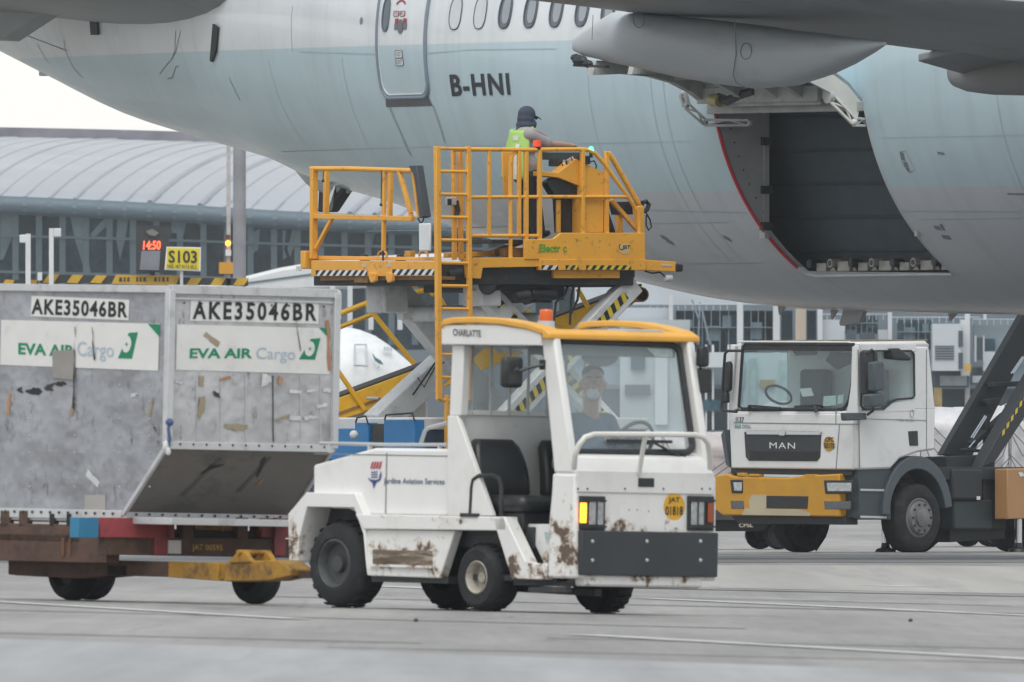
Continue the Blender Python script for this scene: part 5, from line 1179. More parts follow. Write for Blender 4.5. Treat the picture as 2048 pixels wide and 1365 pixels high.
lplate([(1114, 400), (1122, 400), (1122, 466), (1114, 466)], -1.14, -1.11, YELLOW, 'console_edge', par=cs)
for i in range(14):
    u = random.random(); v = random.random(); p = ls(1118 + 34 * u, 341 - 24 * u, -1.22 + .14 * v); b = MB(); b.cyl(p, p + V(-.02, 0, .03 + .02 * random.random()), .010, 6); b.build('control_button', [BLACK, WHITE_INK, RED, BLACK, GREY_STEEL][i % 5], cs)
b = MB(); q = ls(1108, 330, -1.0); b.box(q.x - .05, q.x + .10, -1.05, -.95, q.z - .02, q.z + .06); b.tube([q, q + V(.02, 0, .12)], .02, 8); b.build('joystick', BLACK, cs, .01)
lplate([(1084, 305), (1160, 305), (1160, 320), (1084, 320)], -.75, -.72, mat('visor_slate', (.05, .06, .07), .5), 'console_screen', par=cs)
lplate([(1163, 312), (1181, 312), (1181, 329), (1163, 329)], -1.29, -1.18, BLACK, 'junction_box', par=cs)
ltube([(1178, 325), (1188, 322), (1193, 332), (1190, 342)], .009, BLACK, 'cable', y=-1.25, par=cs)
# lamps
b = MB(); q = ls(1182, 306, -1.28); b.cyl(q - V(0, 0, .06), q, .022, 10); gl_ = b.build('lamp_stem', BLACK, LOAD)
b = MB(); b.lathe([(.030, 0), (.034, .03), (.022, .065), (0, .075)], q, (0, 0, 1), 14); b.build('green_lamp', mat('lamp_green_lit', (.03, 1.0, .38), .2, emit=6.0), gl_)
b = MB(); q = ls(1074, 297, -1.28); b.lathe([(.048, -.01), (.048, .075), (0, .08)], q + V(0, 0, .02), (0, 0, 1), 14); bl_ = b.build('red_beacon', mat('beacon_red', (.75, .07, .025), .3, emit=.35), LOAD); b = MB(); b.cyl(q - V(0, 0, .02), q + V(0, 0, .02), .05, 12); b.build('beacon_foot', BLACK, bl_)
# front rails and bumper
lbar([(1213, 303), (1213, 468)], .05, YELLOW, 'front_post', y=-1.28); ltube([(1216, 306), (1225, 318), (1278, 410), (1284, 424)], .034, YELLOW, 'front_slope_rail', y=-1.05)
lbar([(1222, 400), (1272, 458)], .05, YELLOW, 'front_brace', y=-1.2); lbar([(1238, 414), (1238, 466)], .07, YELLOW, 'front_upright', y=-.9)
lplate([(1233, 404), (1288, 403), (1288, 429), (1240, 430)], -.98, -.80, BLACK, 'roller_cover'); lplate([(1210, 400), (1232, 466), (1210, 466)], -.75, -.7, BLACK, 'front_gusset')
lplate([(1274, 414), (1288, 412), (1291, 519), (1282, 519)], -1.22, -1.12, YELLOW, 'front_column')
ltube([(1284, 406), (1292, 403), (1298, 410), (1294, 420), (1286, 424)], .028, BLACK, 'hose_reel', y=-1.15); ltube([(1290, 422), (1300, 440), (1303, 455), (1297, 461), (1292, 450), (1293, 430)], .010, BLACK, 'hose', y=-1.18)
lplate([(1292, 520), (1352, 524), (1352, 544), (1292, 541)], -1.32, -1.1, YELLOW, 'bumper_arm'); lplate([(1351, 527), (1367, 529), (1367, 544), (1351, 544)], -1.33, -1.09, BLACK, 'bumper_pad', bev=.02)
lplate([(1323, 529), (1344, 530), (1344, 534), (1323, 533)], -1.325, -1.32, GREY_STEEL, 'maker_plate')
b = MB(); q = ls(1342, 556, -1.25); b.cyl(q, q + V(-.10, 0, 0), .05, 14); b.build('sensor_can', WHITE_INK, LOAD, .01); ltube([(1290, 543), (1305, 547), (1320, 545), (1330, 553)], .010, BLACK, 'sensor_cable', y=-1.25)
# machinery under the platform
b = MB()
for (x0, x1, y0, y1) in ((970, 1090, 553, 585), (1060, 1130, 565, 600), (1120, 1240, 556, 574), (1085, 1105, 570, 606)):
    p = ls(x0, y1, -1.1); q = ls(x1, y0, -1.1); b.box(p.x, q.x, -1.1, .2, p.z, q.z)
b.cyl(ls(975, 572, -1.2), ls(975, 572, -.6), .11, 14); b.cyl(ls(1060, 588, -1.15), ls(1110, 590, -1.15), .07, 12); b.build('hydraulic_unit', BLACK, LOAD, .02)
for pts in ([(1140, 560), (1130, 590), (1112, 605), (1108, 640), (1112, 680)], [(1150, 560), (1142, 600), (1140, 650)], [(1160, 562), (1155, 600), (1140, 632)], [(1030, 590), (1050, 608), (1080, 600)]): ltube(pts, .016, BLACK, 'hydraulic_hose', y=-1.15)
for px, py in ((895, 552), (1030, 596)): b = MB(); q = ls(px, py, -1.25); b.cyl(q, q + V(.2, 0, .03), .07, 12); b.build('hydraulic_motor', BLACK, LOAD)
# scissor legs: two crossing pairs
LEG = mat('scissor_pale_grey', (.70, .71, .71), .45, var=.08, dirt=(.3, .3, .29), dirt_amt=.45, dirt_scale=4)
def leg(a, c, y, w=.18, h=.27):
    b = MB(); p = ls(*a, y); q = ls(*c, y); b.bar(p, q, w, h); return b.build('scissor_leg', LEG, LOAD, .015), p, q
def leg_stripes(L, p, q, w, h, t0, t1, n):
    d = (q - p).normalized(); u = V(0, 1, 0); v = d.cross(u).normalized(); ln = (q - p).length; b = MB(); hs_ = .055
    b.add([p + d * ln * t + v * s_ * hs_ - u * (w / 2 + .004) for t, s_ in ((t0, -1), (t1, -1), (t1, 1), (t0, 1))], [(0, 1, 2, 3)]); s = b.build('hazard_strip', INK, L, smooth=0)
    b = MB(); st = (t1 - t0) / n
    for i in range(n): b.add([p + d * ln * (t0 + st * (i + t)) + v * s_ * hs_ - u * (w / 2 + .007) for t, s_ in ((0, -1), (.5, -1), (.75, 1), (.25, 1))], [(0, 1, 2, 3)])
    b.build('hazard_stripe', HAZ_Y, s, smooth=0)
L1, p, q = leg((1266, 566), (985, 868), -1.12); leg_stripes(L1, p, q, .18, .27, .08, .95, 18)
L2, p, q = leg((952, 566), (1232, 868), -.90); leg_stripes(L2, p, q, .18, .27, .05, .9, 18)
leg((778, 566), (1030, 868), 1.0, .22, .30); leg((1066, 566), (752, 850), 1.22, .30, .30)
b = MB(); q = ls(778, 590, 1.0); b.box(q.x - .2, q.x + .15, .8, 1.2, q.z - .22, q.z + .12); b.build('leg_head', LEG, LOAD, .02)
b = MB(); q = ls(960, 580, -.9); b.box(q.x - .12, q.x + .18, -1.1, -.7, q.z - .2, q.z + .15); b.build('leg_head', LEG, LOAD, .02)
for a, c in (((830, 628), .10), ((1010, 690), .10), ((905, 640), .08)):
    b = MB(); q = ls(*a, 0.9); b.cyl(V(q.x, 1.0, q.z), V(q.x, -1.0, q.z), c, 14); b.build('cross_tube', LEG, LOAD)
for py in (627,): b = MB(); q = ls(800, py, .9); b.bar(q, q + V(1.1, 0, 0), .12, .16); b.build('tie_beam', LEG, LOAD, .01)
ltube([(826, 790), (880, 712)], .012, BLACK, 'leg_cable', y=.95); ltube([(835, 755), (848, 775), (870, 735), (895, 722)], .008, BLACK, 'leg_cable', y=.93)
# chassis
NAVY = mat('chassis_navy', (.018, .045, .085), .5, var=.2); CHW = mat('chassis_white', (.62, .63, .63), .5, var=.1)
b = MB(); b.box(-.35, 3.2, -1.25, 1.45, .45, 1.55); b.build('chassis', NAVY, LOAD, .02)
b = MB(); b.box(-.37, 3.22, -1.27, 1.47, 1.55, 1.70); b.build('chassis_deck', CHW, LOAD, .02)
for y0 in (-1.27, 1.2):
    for x in (.4, 2.6): wheel(LOAD, (x, y0 if y0 < 0 else y0 + .25, .42), .42, .3, -1 if y0 < 0 else 1, RIM_WHITE, .5, 4, 0)
BLUE = mat('battery_blue', (.02, .19, .46), .45, var=.12)
for a, c, e, g_ in ((716, 743, 846, 900), (774, 836, 840, 900)):
    p = lr(a, g_, -.5); q = lr(c, e, -.5); b = MB(); b.box(-.55, -.40, min(p.y, q.y), max(p.y, q.y), 1.2, q.z); k = b.build('battery_box', BLUE, LOAD, .01)
    b = MB(); ym = (p.y + q.y) / 2; b.tube([(-.57, max(p.y, q.y) - .05, q.z), (-.57, max(p.y, q.y) - .08, q.z + .06), (-.57, min(p.y, q.y) + .02, q.z + .08), (-.57, min(p.y, q.y) - .03, q.z - .02)], .012, 6); b.build('battery_handle', BLACK, k)
p = lr(745, 900, -.5); q = lr(772, 848, -.5); b = MB(); b.box(-.52, -.40, min(p.y, q.y), max(p.y, q.y), 1.2, q.z); b.build('battery_charger', BLACK, LOAD, .01)
b = MB(); b.box(-.40, -.36, -1.2, 1.4, 1.2, 1.56); b.build('rear_bumper', BLUE, LOAD); b = MB(); b.ball(lr(708, 870, -.7), .055, 10); b.build('float_ball', WHITE_INK, LOAD)
# --- operator on the platform
op = ls(1056, 474, -.85); op.y = -.82; opz = ls(1056, 474, -.82).z
OPF = empty('person', Frame(LF.M @ V(op.x, -.82, opz), 35.5), 'person in dark cap and lime safety vest working the loader controls', 'person')
oi = OPF.matrix_world.inverted()
def oj(px, py, y): return oi @ (LF.M @ LF.hit(px, py, 'y', -.82 + y))
H = oj(1054, 234, 0); N = oj(1050, 258, 0); C = oj(1044, 285, 0); W = oj(1046, 330, 0); PEL = oj(1050, 350, 0)
sR = oj(1060, 270, -.17); eR = oj(1100, 288, -.20); wR = oj(1140, 291, -.16); sL = oj(1052, 268, .18); eL = oj(1080, 300, .22); wL = oj(1110, 318, .15)
hR, hL = oj(1052, 358, -.09), oj(1052, 358, .09); kR, kL = oj(1068, 412, -.12), oj(1058, 412, .16); aR, aL = oj(1076, 464, -.12), oj(1050, 464, .18)
body = [(H, (.085, .075, .11)), (H + V(.03, 0, -.04), (.06, .055, .07)), (H + V(.1, 0, -.01), (.018, .012, .02)), (H, .05, N, .055), (N, .055, C, .09), (C, (.11, .17, .20)), (W, (.10, .15, .14)), (PEL, (.11, .16, .11)), (sR, .05, eR, .042), (eR, .043, wR, .028), (sL, .05, eL, .042), (eL, .043, wL, .028), (sR, .055, sL, .055), (hR, .085, kR, .06), (kR, .06, aR, .042), (hL, .085, kL, .06), (kL, .06, aL, .042)]
for e_ in (-.078, .078): body.append((H + V(-.01, e_, 0), (.02, .01, .03)))
fw = (wR - eR).normalized(); body += hand(wR, fw, (0, 0, 1), (0, 1, 0), .7) + hand(wL, (wL - eL).normalized(), (0, 0, 1), (0, -1, 0), .6)
bd = blob('body', body, SKIN, OPF, .007)
TEE = mat('grey_shirt', (.34, .33, .345), .85, var=.1, bump=.2, bump_scale=12); VEST = mat('lime_vest', (.36, .60, .15), .7, var=.08, bump=.15, bump_scale=10); TROU = mat('charcoal_trousers', (.028, .03, .036), .85, var=.2, bump=.2, bump_scale=12); CAP = mat('navy_cap', (.045, .06, .095), .85, var=.15, bump=.2, bump_scale=15)
mid = sR + (eR - sR) * .82; midL = sL + (eL - sL) * .82
blob('shirt', [(N + V(-.01, 0, -.06), (.08, .13, .07)), (C + V(.03, 0, 0), (.16, .21, .22)), (W + V(.02, 0, 0), (.15, .195, .17)), (W + V(0, 0, -.06), (.13, .18, .10)), (sR, .088, mid, .075), (sL, .078, midL, .070), (sR, .08, sL, .08)], TEE, OPF, .010)
b = MB(); d = (eR - sR).normalized()
for o in (.0, .03): b.tube([sR + d * .02 + V(.0, -.055 + o, .062), sR + d * .12 + V(0, -.05 + o, .066), mid + V(0, -.04 + o, .060)], .007, 5)
b.build('sleeve_stripe', mat('stripe_crimson', (.33, .03, .06), .8), OPF)
rows = []
def vest_pt(t, ang, off=0.0):
    z = N.z - .02 + (W.z - .16 - N.z) * t; cx0 = N.x - .01 + (W.x - .015 - N.x) * min(1, t * 1.2); rx = .165 + .035 * min(1, t * 2.2) + .03 * t; ry = .19 + .05 * min(1, t * 3) + .02 * t
    fold = .010 * math.sin(ang * 9 + 4 * t) * t
    return V(cx0 + (rx + off + fold) * math.cos(ang), (ry + off + fold) * math.sin(ang), z)
A0_, A1_ = math.radians(112), math.radians(250)
b = MB(); b.sheet([[vest_pt(k / 14, A0_ + (A1_ - A0_) * i / 28) for i in range(29)] for k in range(15)]); vb = b.build('vest', VEST, OPF, smooth=60); so2 = vb.modifiers.new('s', 'SOLIDIFY'); so2.thickness = .012
b = MB(); b.sheet([[vest_pt(k / 14, math.radians(a), .016) for a in (206, 212, 218)] for k in range(4, 15)]); b.build('reflective_band', mat('reflective_white', (.72, .75, .72), .5), vb)
b = MB(); b.sheet([[vest_pt(.16, math.radians(192 + 4 * i), .018) + V(0, 0, dz_) for i in range(6)] for dz_ in (-.03, .03)]); b.build('vest_patch', MATS['reflective_white'], vb)
for sg_ in (-1, 1): b = MB(); b.tube([vest_pt(.02, math.radians(180 + sg_ * 60)), N + V(.03, sg_ * .12, .0), N + V(.10, sg_ * .11, -.06)], .028, 8); b.build('vest_strap', VEST, vb)
blob('trousers', [(PEL, (.15, .19, .13)), (W + V(0, 0, -.10), (.13, .18, .07)), (hR, .12, kR, .10), (kR, .10, aR, .09), (hL, .12, kL, .10), (kL, .10, aL, .09)], TROU, OPF, .010)
blob('shoe', [(aR + V(0, 0, -.05), .05, V(aR.x + .14, aR.y, .045), .04)], BLACK, OPF, .010); blob('shoe', [(aL + V(0, 0, -.05), .05, V(aL.x + .14, aL.y, .045), .04)], BLACK, OPF, .010)
cp = blob('cap', [(H + V(-.005, 0, .035), (.115, .10, .10)), (H + V(-.02, 0, -.03), (.11, .105, .10)), (H + V(-.03, 0, -.10), (.115, .115, .07)), (H + V(.05, 0, -.09), (.075, .09, .07)), (H + V(-.10, 0, -.13), .05, H + V(-.15, 0, -.20), .025)], CAP, OPF, .008)
b = MB(); b.sheet([[H + V(.08 + .10 * u, .075 * v * (1 - .3 * u), .035 - .045 * u - .02 * v * v) for v in (-1, -.5, 0, .5, 1)] for u in (0, .35, .7, 1)]); pk = b.build('cap_peak', CAP, cp); so_ = pk.modifiers.new('s', 'SOLIDIFY'); so_.thickness = .008
b = MB(); b.tube([wR + V(.03, .02, -.02), wR + V(.06, .02, .05), wR + V(.07, .02, .10)], .012, 6); tag(b.build('hand_lever', BLACK, LOAD), None); hl = LOAD.children[-1]; hl.data.transform(LF.I @ OPF.matrix_world)
# --- driver in the tractor
def dj(px, py, y=.27): return TF.hit(px, py, 'y', y)
DRV = empty('person', Frame(TF.M @ V(2.1, .27, ts(1000, 1030).z), -49.4), 'person in blue top and pale face mask driving the baggage tractor', 'person')
di = DRV.matrix_world.inverted()
def dk_(px, py, y=.27): return di @ (TF.M @ dj(px, py, y))
H = dk_(1186, 770); H.x = min(H.x, .12); N = dk_(1188, 822); C = V(N.x - .03, 0, N.z - .23); PEL = V(-.02, 0, .14)
N.x = H.x - .02; C.x = H.x - .06
sR, sL = V(C.x, -.19, N.z - .09), V(C.x, .19, N.z - .09); eR, eL = sR + V(.12, -.05, -.26), sL + V(.12, .05, -.26); wh = di @ (TF.M @ V(2.60, .27, 1.22)); wR, wL = wh + V(-.04, -.15, .02), wh + V(-.04, .15, .02)
hR, hL = V(.02, -.1, .14), V(.02, .1, .14); kR, kL = V(.43, -.14, .2), V(.43, .14, .2); aR, aL = V(.55, -.12, -.22), V(.55, .12, -.22)
RH = Matrix.Rotation(math.radians(-38), 3, 'Z')
def hd(x, y, z): return H + RH @ V(x, y, z)
body = [(hd(0, 0, .02), (.088, .080, .112)), (hd(.025, 0, -.05), (.066, .064, .07)), (hd(.095, 0, -.01), (.017, .016, .026)), (H, .05, N, .055), (N, .058, C, .08), (C, (.10, .16, .20)), (PEL, (.12, .16, .14)), (C, .12, PEL, .12), (sR, .05, eR, .042), (eR, .043, wR, .028), (sL, .05, eL, .042), (eL, .043, wL, .028), (sR, .055, sL, .055), (hR, .09, kR, .065), (kR, .06, aR, .045), (hL, .09, kL, .065), (kL, .06, aL, .045)]
for e_ in (-.084, .084): body.append((hd(-.01, e_, 0), (.018, .016, .034)))
body += hand(wR, (.6, .1, .3), (0, 0, 1), (0, 1, 0), .8) + hand(wL, (.6, -.1, .3), (0, 0, 1), (0, -1, 0), .8)
bd2 = blob('body', body, SKIN, DRV, .008)
for e_ in (-.033, .033):
    b = MB(); b.ball(hd(.083, e_, .025), (.012, .015, .010), 10); b.build('eye', WHITE_INK, bd2); b = MB(); b.ball(hd(.092, e_, .025), (.006, .007, .008), 8); b.build('eye', INK, bd2)
    b = MB(); b.tube([hd(.088, e_ - .02, .05), hd(.092, e_, .056), hd(.088, e_ + .02, .05)], .005, 5); b.build('eyebrow', HAIR_M, bd2)
blob('hair', [(hd(-.022, 0, .082), (.082, .082, .058)), (hd(-.035, 0, .01), (.078, .084, .08))], HAIR_M, DRV, .008)
blob('face_mask', [(hd(.045, 0, -.06), (.052, .056, .050)), (hd(.072, 0, -.045), (.03, .03, .035))], mat('mask_pale_blue', (.60, .68, .70), .8), DRV, .008)
blob('shirt', [(N + V(-.02, 0, -.07), (.075, .12, .06)), (C, (.135, .20, .23)), (PEL + V(0, 0, .1), (.14, .19, .16)), (C, .15, PEL + V(0, 0, .1), .15), (sR, .08, eR, .065), (sL, .08, eL, .065), (eR, .065, wR * .8 + eR * .2, .05), (eL, .065, wL * .8 + eL * .2, .05), (sR, .08, sL, .08)], mat('blue_top', (.045, .11, .20), .8, var=.12, bump=.2, bump_scale=10), DRV, .010)
blob('trousers', [(PEL, (.14, .18, .13)), (hR, .105, kR, .08), (kR, .08, aR, .065), (hL, .105, kL, .08), (kL, .08, aL, .065)], TROU, DRV, .012)
# ---------------------------------------------------------------- belt loader behind the cargo loader
BF = Frame((at(985, 700, 326).x, 326, 0), 9)
BELT = empty('belt_loader', BF, 'yellow belt loader with tube handrails rising behind the scissor loader', 'belt loader')
def bs(px, py, y=0.0): return BF.hit(px, py, 'y', y)
def btube(pts, r, m, name, y=0.0): b = MB(); b.tube([bs(a, c, y) for a, c in pts], r, 8); return b.build(name, m, BELT)
DY = mat('belt_yellow', (.78, .43, .012), .42, var=.1, dirt=(.3, .17, .03), dirt_amt=.4)
b = MB(); b.prism([bs(*q) for q in ((600, 828), (676, 797), (1284, 572), (1288, 590), (1262, 612), (900, 770), (676, 842), (600, 872))], (0, .08, 0)); b.build('side_frame', DY, BELT, .01)
b = MB(); b.prism([bs(*q, .9) for q in ((600, 828), (676, 797), (1284, 572), (1288, 590), (1262, 612), (900, 770), (676, 842), (600, 872))], (0, .08, 0)); b.build('side_frame', DY, BELT, .01)
b = MB(); b.prism([bs(*q) + V(0, .02, 0) for q in ((600, 824), (676, 793), (1284, 568), (1284, 576), (676, 801), (600, 832))], (0, .95, 0)); b.build('conveyor_belt', mat('belt_dark', (.045, .04, .04), .8), BELT)
b = MB(); b.prism([bs(*q, .04) - V(0, .05, 0) for q in ((640, 838), (760, 795), (760, 801), (640, 844))], (0, .03, 0)); b.build('frame_rib', YDK, BELT)
b = MB(); b.prism([bs(*q, -.02) for q in ((1180, 625), (1262, 580), (1284, 588), (1250, 610), (1200, 635))], (0, -.06, 0)); b.build('head_plate', DY, BELT, .01)
b = MB(); q = bs(1272, 590, -.1); b.lathe([(.075, -.25), (.095, -.25), (.095, 1.0), (.075, 1.0)], q, BF.I.to_3x3() @ V(.3, -1, 0) * -1 + V(.0, 0, 0), 20, cap=False); b.lathe([(.0, -.1), (.08, -.1)], q, BF.I.to_3x3() @ V(.3, -1, 0) * -1, 20, cap=False); b.build('head_roller', mat('roller_rust', (.30, .13, .06), .6, .2, var=.3), BELT)
btube([(600, 655), (687, 625), (740, 604), (869, 577), (900, 566)], .035, DY, 'handrail', -.05); btube([(600, 684), (677, 656), (770, 619), (830, 598)], .030, DY, 'handrail', .8); btube([(790, 582), (836, 568), (880, 556)], .03, DY, 'handrail', .85)
for pts in ([(737, 606), (742, 622), (828, 728)], [(660, 722), (677, 744), (730, 820)], [(1022, 576), (1066, 640)], [(1155, 578), (1178, 618)], [(868, 578), (905, 640)]): btube(pts, .032, DY, 'rail_post', -.04)
for px, py in ((737, 609), (867, 586)): b = MB(); b.ball(bs(px, py, -.07), .05, 10); b.build('rail_joint', DY, BELT)
btube([(733, 797), (756, 797)], .02, GREY_STEEL, 'frame_strut', -.06)
b = MB(); q0 = bs(690, 1000); q1 = bs(1050, 900); b.box(q0.x, q1.x, .05, 1.9, .5, 1.25); b.build('vehicle_body', CHW, BELT, .03)
b = MB(); q0 = bs(700, 870); q1 = bs(880, 800); b.box(q0.x, q1.x, 1.0, 1.8, 1.25, q1.z); cb = b.build('driver_cab', CHW, BELT, .04)
for x in (bs(720, 1000).x + .3, bs(1000, 1000).x): wheel(BELT, (x, .05, .36), .36, .22, -1, RIM_DARK, .5, 4, 0); wheel(BELT, (x, 1.9, .36), .36, .22, 1, RIM_DARK, .5, 4, 0)
# ---------------------------------------------------------------- high-lift truck on the right
KF = Frame((3.68, 335.77, 0), 227.2)
TRK = empty('lift_truck', KF, 'white high-lift truck with yellow bumper parked behind the airliner belly', 'truck')
def kf(px, py, x=.0): return KF.hit(px, py, 'x', x)
def ks(px, py, y=1.13): return KF.hit(px, py, 'y', y)
KW = mat('truck_white', (.74, .75, .75), .3, coat=.3, var=.05, dirt=(.5, .5, .48), dirt_amt=.3, dirt_scale=2)
KGREY = mat('truck_grey_plastic', (.075, .095, .11), .55, var=.12); KSTEP = mat('step_slate', (.05, .065, .075), .6, var=.15); KDARK = mat('truck_frame_dark', (.03, .034, .04), .65, var=.2)
KGLASS = glass('truck_glass', (.90, .955, .955), .02, (.35, .45, .46)); KIN = mat('cab_interior', (.06, .075, .085), .7, var=.2)
def kside(pts, y0, y1, m, name, par=None, bev=.008):
    b = MB(); b.prism([V(p.x, y0, p.z) for p in (ks(a, c, y0) for a, c in pts)], (0, y1 - y0, 0)); return b.build(name, m, par or TRK, bev)
def kfront(pts, x0, x1, m, name, par=None, bev=.006, smooth=35):
    b = MB(); b.prism([kf(a, c, x0) for a, c in pts], (x1 - x0, 0, 0)); return b.build(name, m, par or TRK, bev, smooth=smooth)
# the cab: lower shell, roof, pillars, back wall
zbelt = ks(1760, 822).z
cab = kside([(1715, 822), (1716, 845), (1718, 940), (1782, 938), (1800, 918), (1836, 905), (1871, 900), (1871, 815)], 1.13, -1.13, KW, 'cab_body', bev=.03)
kside([(1716, 684), (1852, 682), (1858, 688), (1860, 697), (1716, 698)], 1.06, -1.06, KW, 'cab_roof', bev=.03)
kside([(1828, 694), (1858, 694), (1871, 820), (1828, 820)], 1.13, -1.13, KW, 'cab_rear', bev=.02)
for s in (1, -1):
    b = MB(); b.prism([V(p.x, 1.13 * s, p.z) for p in (ks(a, c) for a, c in ((1716, 690), (1730, 690), (1724, 822), (1715, 830)))], (0, -.07 * s, 0)); b.build('front_pillar', KW, TRK, .012)
    b = MB(); b.prism([V(p.x, 1.135 * s, p.z) for p in (ks(a, c) for a, c in ((1716, 688), (1832, 688), (1832, 704), (1722, 703)))], (0, -.05 * s, 0)); b.build('door_header', KW, TRK, .008)
    b = MB(); b.prism([V(p.x, 1.12 * s, p.z) for p in (ks(a, c) for a, c in ((1722, 700), (1830, 700), (1830, 800), (1790, 804), (1765, 820), (1722, 822)))], (0, -.02 * s, 0)); wn = b.build('side_window', KGLASS, TRK, smooth=0)
    if s > 0:
        b = MB(); b.tube([ks(a, c, 1.135) for a, c in ((1726, 702), (1822, 702), (1828, 708), (1829, 792), (1824, 797), (1795, 799), (1783, 804), (1768, 818), (1730, 819), (1722, 812))], .014, 6, closed=True); b.build('window_rubber', BLACK, wn)
        b = MB(); b.prism([V(p.x, 1.13, p.z) for p in (ks(a, c) for a, c in ((1722, 823), (1766, 822), (1786, 806), (1830, 798), (1830, 824), (1722, 826)))], (0, -.05, 0)); b.build('door_top', KW, TRK)
kfront([(1489, 682), (1702, 683), (1702, 687), (1489, 686)], -.16, -.02, KW, 'roof_lip', bev=.01)
b = MB(); b.box(-1.30, -.05, -1.05, 1.05, zbelt - .01, zbelt + .02); b.build('dashboard_shelf', KIN, TRK); b = MB(); b.box(-1.25, -1.2, -1.05, 1.05, zbelt, ks(1850, 690).z); b.build('back_lining', KIN, TRK)
for y in (.5, -.5): b = MB(); b.box(-1.1, -.9, y - .22, y + .22, zbelt - .1, zbelt + .55); b.build('seat_back', KIN, TRK, .05)
WSX = .02
ws0 = kfront([(1478, 818), (1704, 820), (1711, 690), (1487, 688)], -.04, -.03, KGLASS, 'windscreen', bev=0, smooth=0)
b = MB(); b.tube([kf(a, c, -.025) for a, c in ((1478, 812), (1486, 694), (1491, 688), (1708, 689), (1712, 695), (1704, 768), (1698, 800), (1688, 817), (1670, 820), (1484, 818))], .020, 6, closed=True); b.build('windscreen_rubber', BLACK, ws0)
kfront([(1490, 690), (1706, 692), (1706, 703), (1489, 701)], -.028, -.02, BLACK, 'sun_band', ws0, 0)
for pts in ([(1690, 694), (1712, 694), (1716, 850), (1690, 850)],): kfront([(1708, 694), (1716, 692), (1720, 840), (1690, 840), (1700, 812), (1706, 770)], -.04, .0, KW, 'corner_panel', cab)
kfront([(1470, 822), (1480, 818), (1488, 690), (1483, 690)], -.06, .0, KW, 'corner_panel', cab)
for a, c, e in (((1497, 822), (1500, 812), (1560, 817)), ((1634, 824), (1628, 812), (1590, 814))): b = MB(); b.tube([kf(*a, .03), kf(*c, .04)], .03, 6); b.bar(kf(*c, .03), kf(*e, .03), .03, .03); b.build('wiper', BLACK, ws0)
kfront([(1648, 793), (1672, 791), (1672, 811), (1646, 813)], -.05, -.045, mat('paper_card', (.5, .62, .6), .6), 'dash_card', ws0, 0); kfront([(1676, 791), (1688, 789), (1686, 807), (1675, 809)], -.05, -.045, MATS['paper_card'], 'dash_card', ws0, 0)
kfront([(1600, 778), (1622, 776), (1628, 792), (1606, 794)], -.25, -.24, WHITE_INK, 'dash_paper', ws0, 0)
b = MB(); c0 = kf(1557, 790, -.35); b.tube([c0 + V(.10 * math.sin(a), .21 * math.cos(a), .12 * math.sin(a)) for a in [2 * math.pi * i / 20 for i in range(20)]], .018, 6, closed=True); b.build('steering_wheel', BLACK, TRK)
b = MB(); b.prism([kf(a, c, -.3) for a, c in ((1660, 704), (1700, 706), (1698, 728), (1672, 740), (1650, 722))], (-.05, 0, 0)); b.build('visor_screen', BLACK, TRK, .01); b = MB(); b.prism([kf(a, c, -.3) for a, c in ((1580, 694), (1632, 694), (1630, 710), (1590, 712))], (-.05, 0, 0)); b.build('rear_view_mirror', BLACK, TRK, .01)
# front face
kfront([(1468, 826), (1717, 828), (1717, 940), (1472, 937)], -.10, .0, KW, 'front_panel', cab, .02)
gr = kfront([(1491, 864), (1645, 866), (1643, 915), (1636, 923), (1500, 922), (1494, 914)], -.02, .012, mat('grille_dark', (.035, .04, .045), .45, var=.2, scale=20), 'grille', TRK, .01)
kfront([(1494, 861), (1644, 863), (1643, 871), (1496, 870)], .0, .03, CHROME, 'grille_bar', gr, .008); kfront([(1557, 861), (1574, 861), (1571, 872), (1560, 872)], .02, .04, CHROME, 'lion_boss', gr, .006)
text('MAN', flat(kf(1539, 897, .016), kf(1590, 898, .016), kf(1539, 885, .016)), gr, mat('letter_silver', (.75, .77, .78), .35, .2), bold=.0, spacing=1.15)
for i in range(6): kfront([(1500, 903 + 3 * i), (1636, 904 + 3 * i), (1636, 904.8 + 3 * i), (1500, 903.8 + 3 * i)], .012, .02, BLACK, 'grille_slat', gr, 0)
b = MB(); c0 = kf(1658, 888, .003); b.lathe([(0, 0), (.094, 0), (.094, .006), (0, .006)], c0, (1, 0, 0), 24); dk2 = b.build('number_disc', mat('disc_ochre', (.48, .27, .03), .5), TRK)
text('CPC', flat(kf(1650, 884, .012), kf(1667, 884, .012), kf(1650, 875, .012)), dk2, INK, bold=.02); text('00170', flat(kf(1648, 897, .012), kf(1669, 898, .012), kf(1648, 886, .012)), dk2, INK, bold=.02)
text('137', flat(kf(1475, 845, .005), kf(1488, 846, .005), kf(1475, 834, .005)), cab, INK, bold=.02); kfront([(1472, 834), (1473, 834), (1473, 846), (1472, 846)], .0, .004, INK, 'number_bar', cab, 0)
st = kfront([(1470, 850), (1482, 850), (1482, 857), (1470, 857)], .0, .004, mat('sticker_teal', (.03, .32, .30), .5), 'sticker', cab, 0); text('CTV', flat(kf(1471, 856, .008), kf(1481, 856, .008), kf(1471, 851, .008)), st, WHITE_INK, bold=.02); text('DOLL', flat(kf(1485, 857, .005), kf(1502, 857, .005), kf(1485, 850, .005)), cab, mat('letter_grey', (.18, .19, .2), .5), bold=.02)
for a, c in (((1468, 846), (1717, 849)), ((1672, 820), (1672, 848)), ((1679, 850), (1672, 940))):
    b = MB(); b.bar(kf(*a, .001), kf(*c, .001), .008, .012); b.build('panel_gap', SEAM, cab)
kfront([(1474, 936), (1716, 940), (1716, 952), (1474, 948)], -.15, -.03, KDARK, 'bumper_gap')
BY = mat('bumper_ochre', (.60, .30, .018), .45, var=.1, dirt=(.4, .24, .06), dirt_amt=.35)
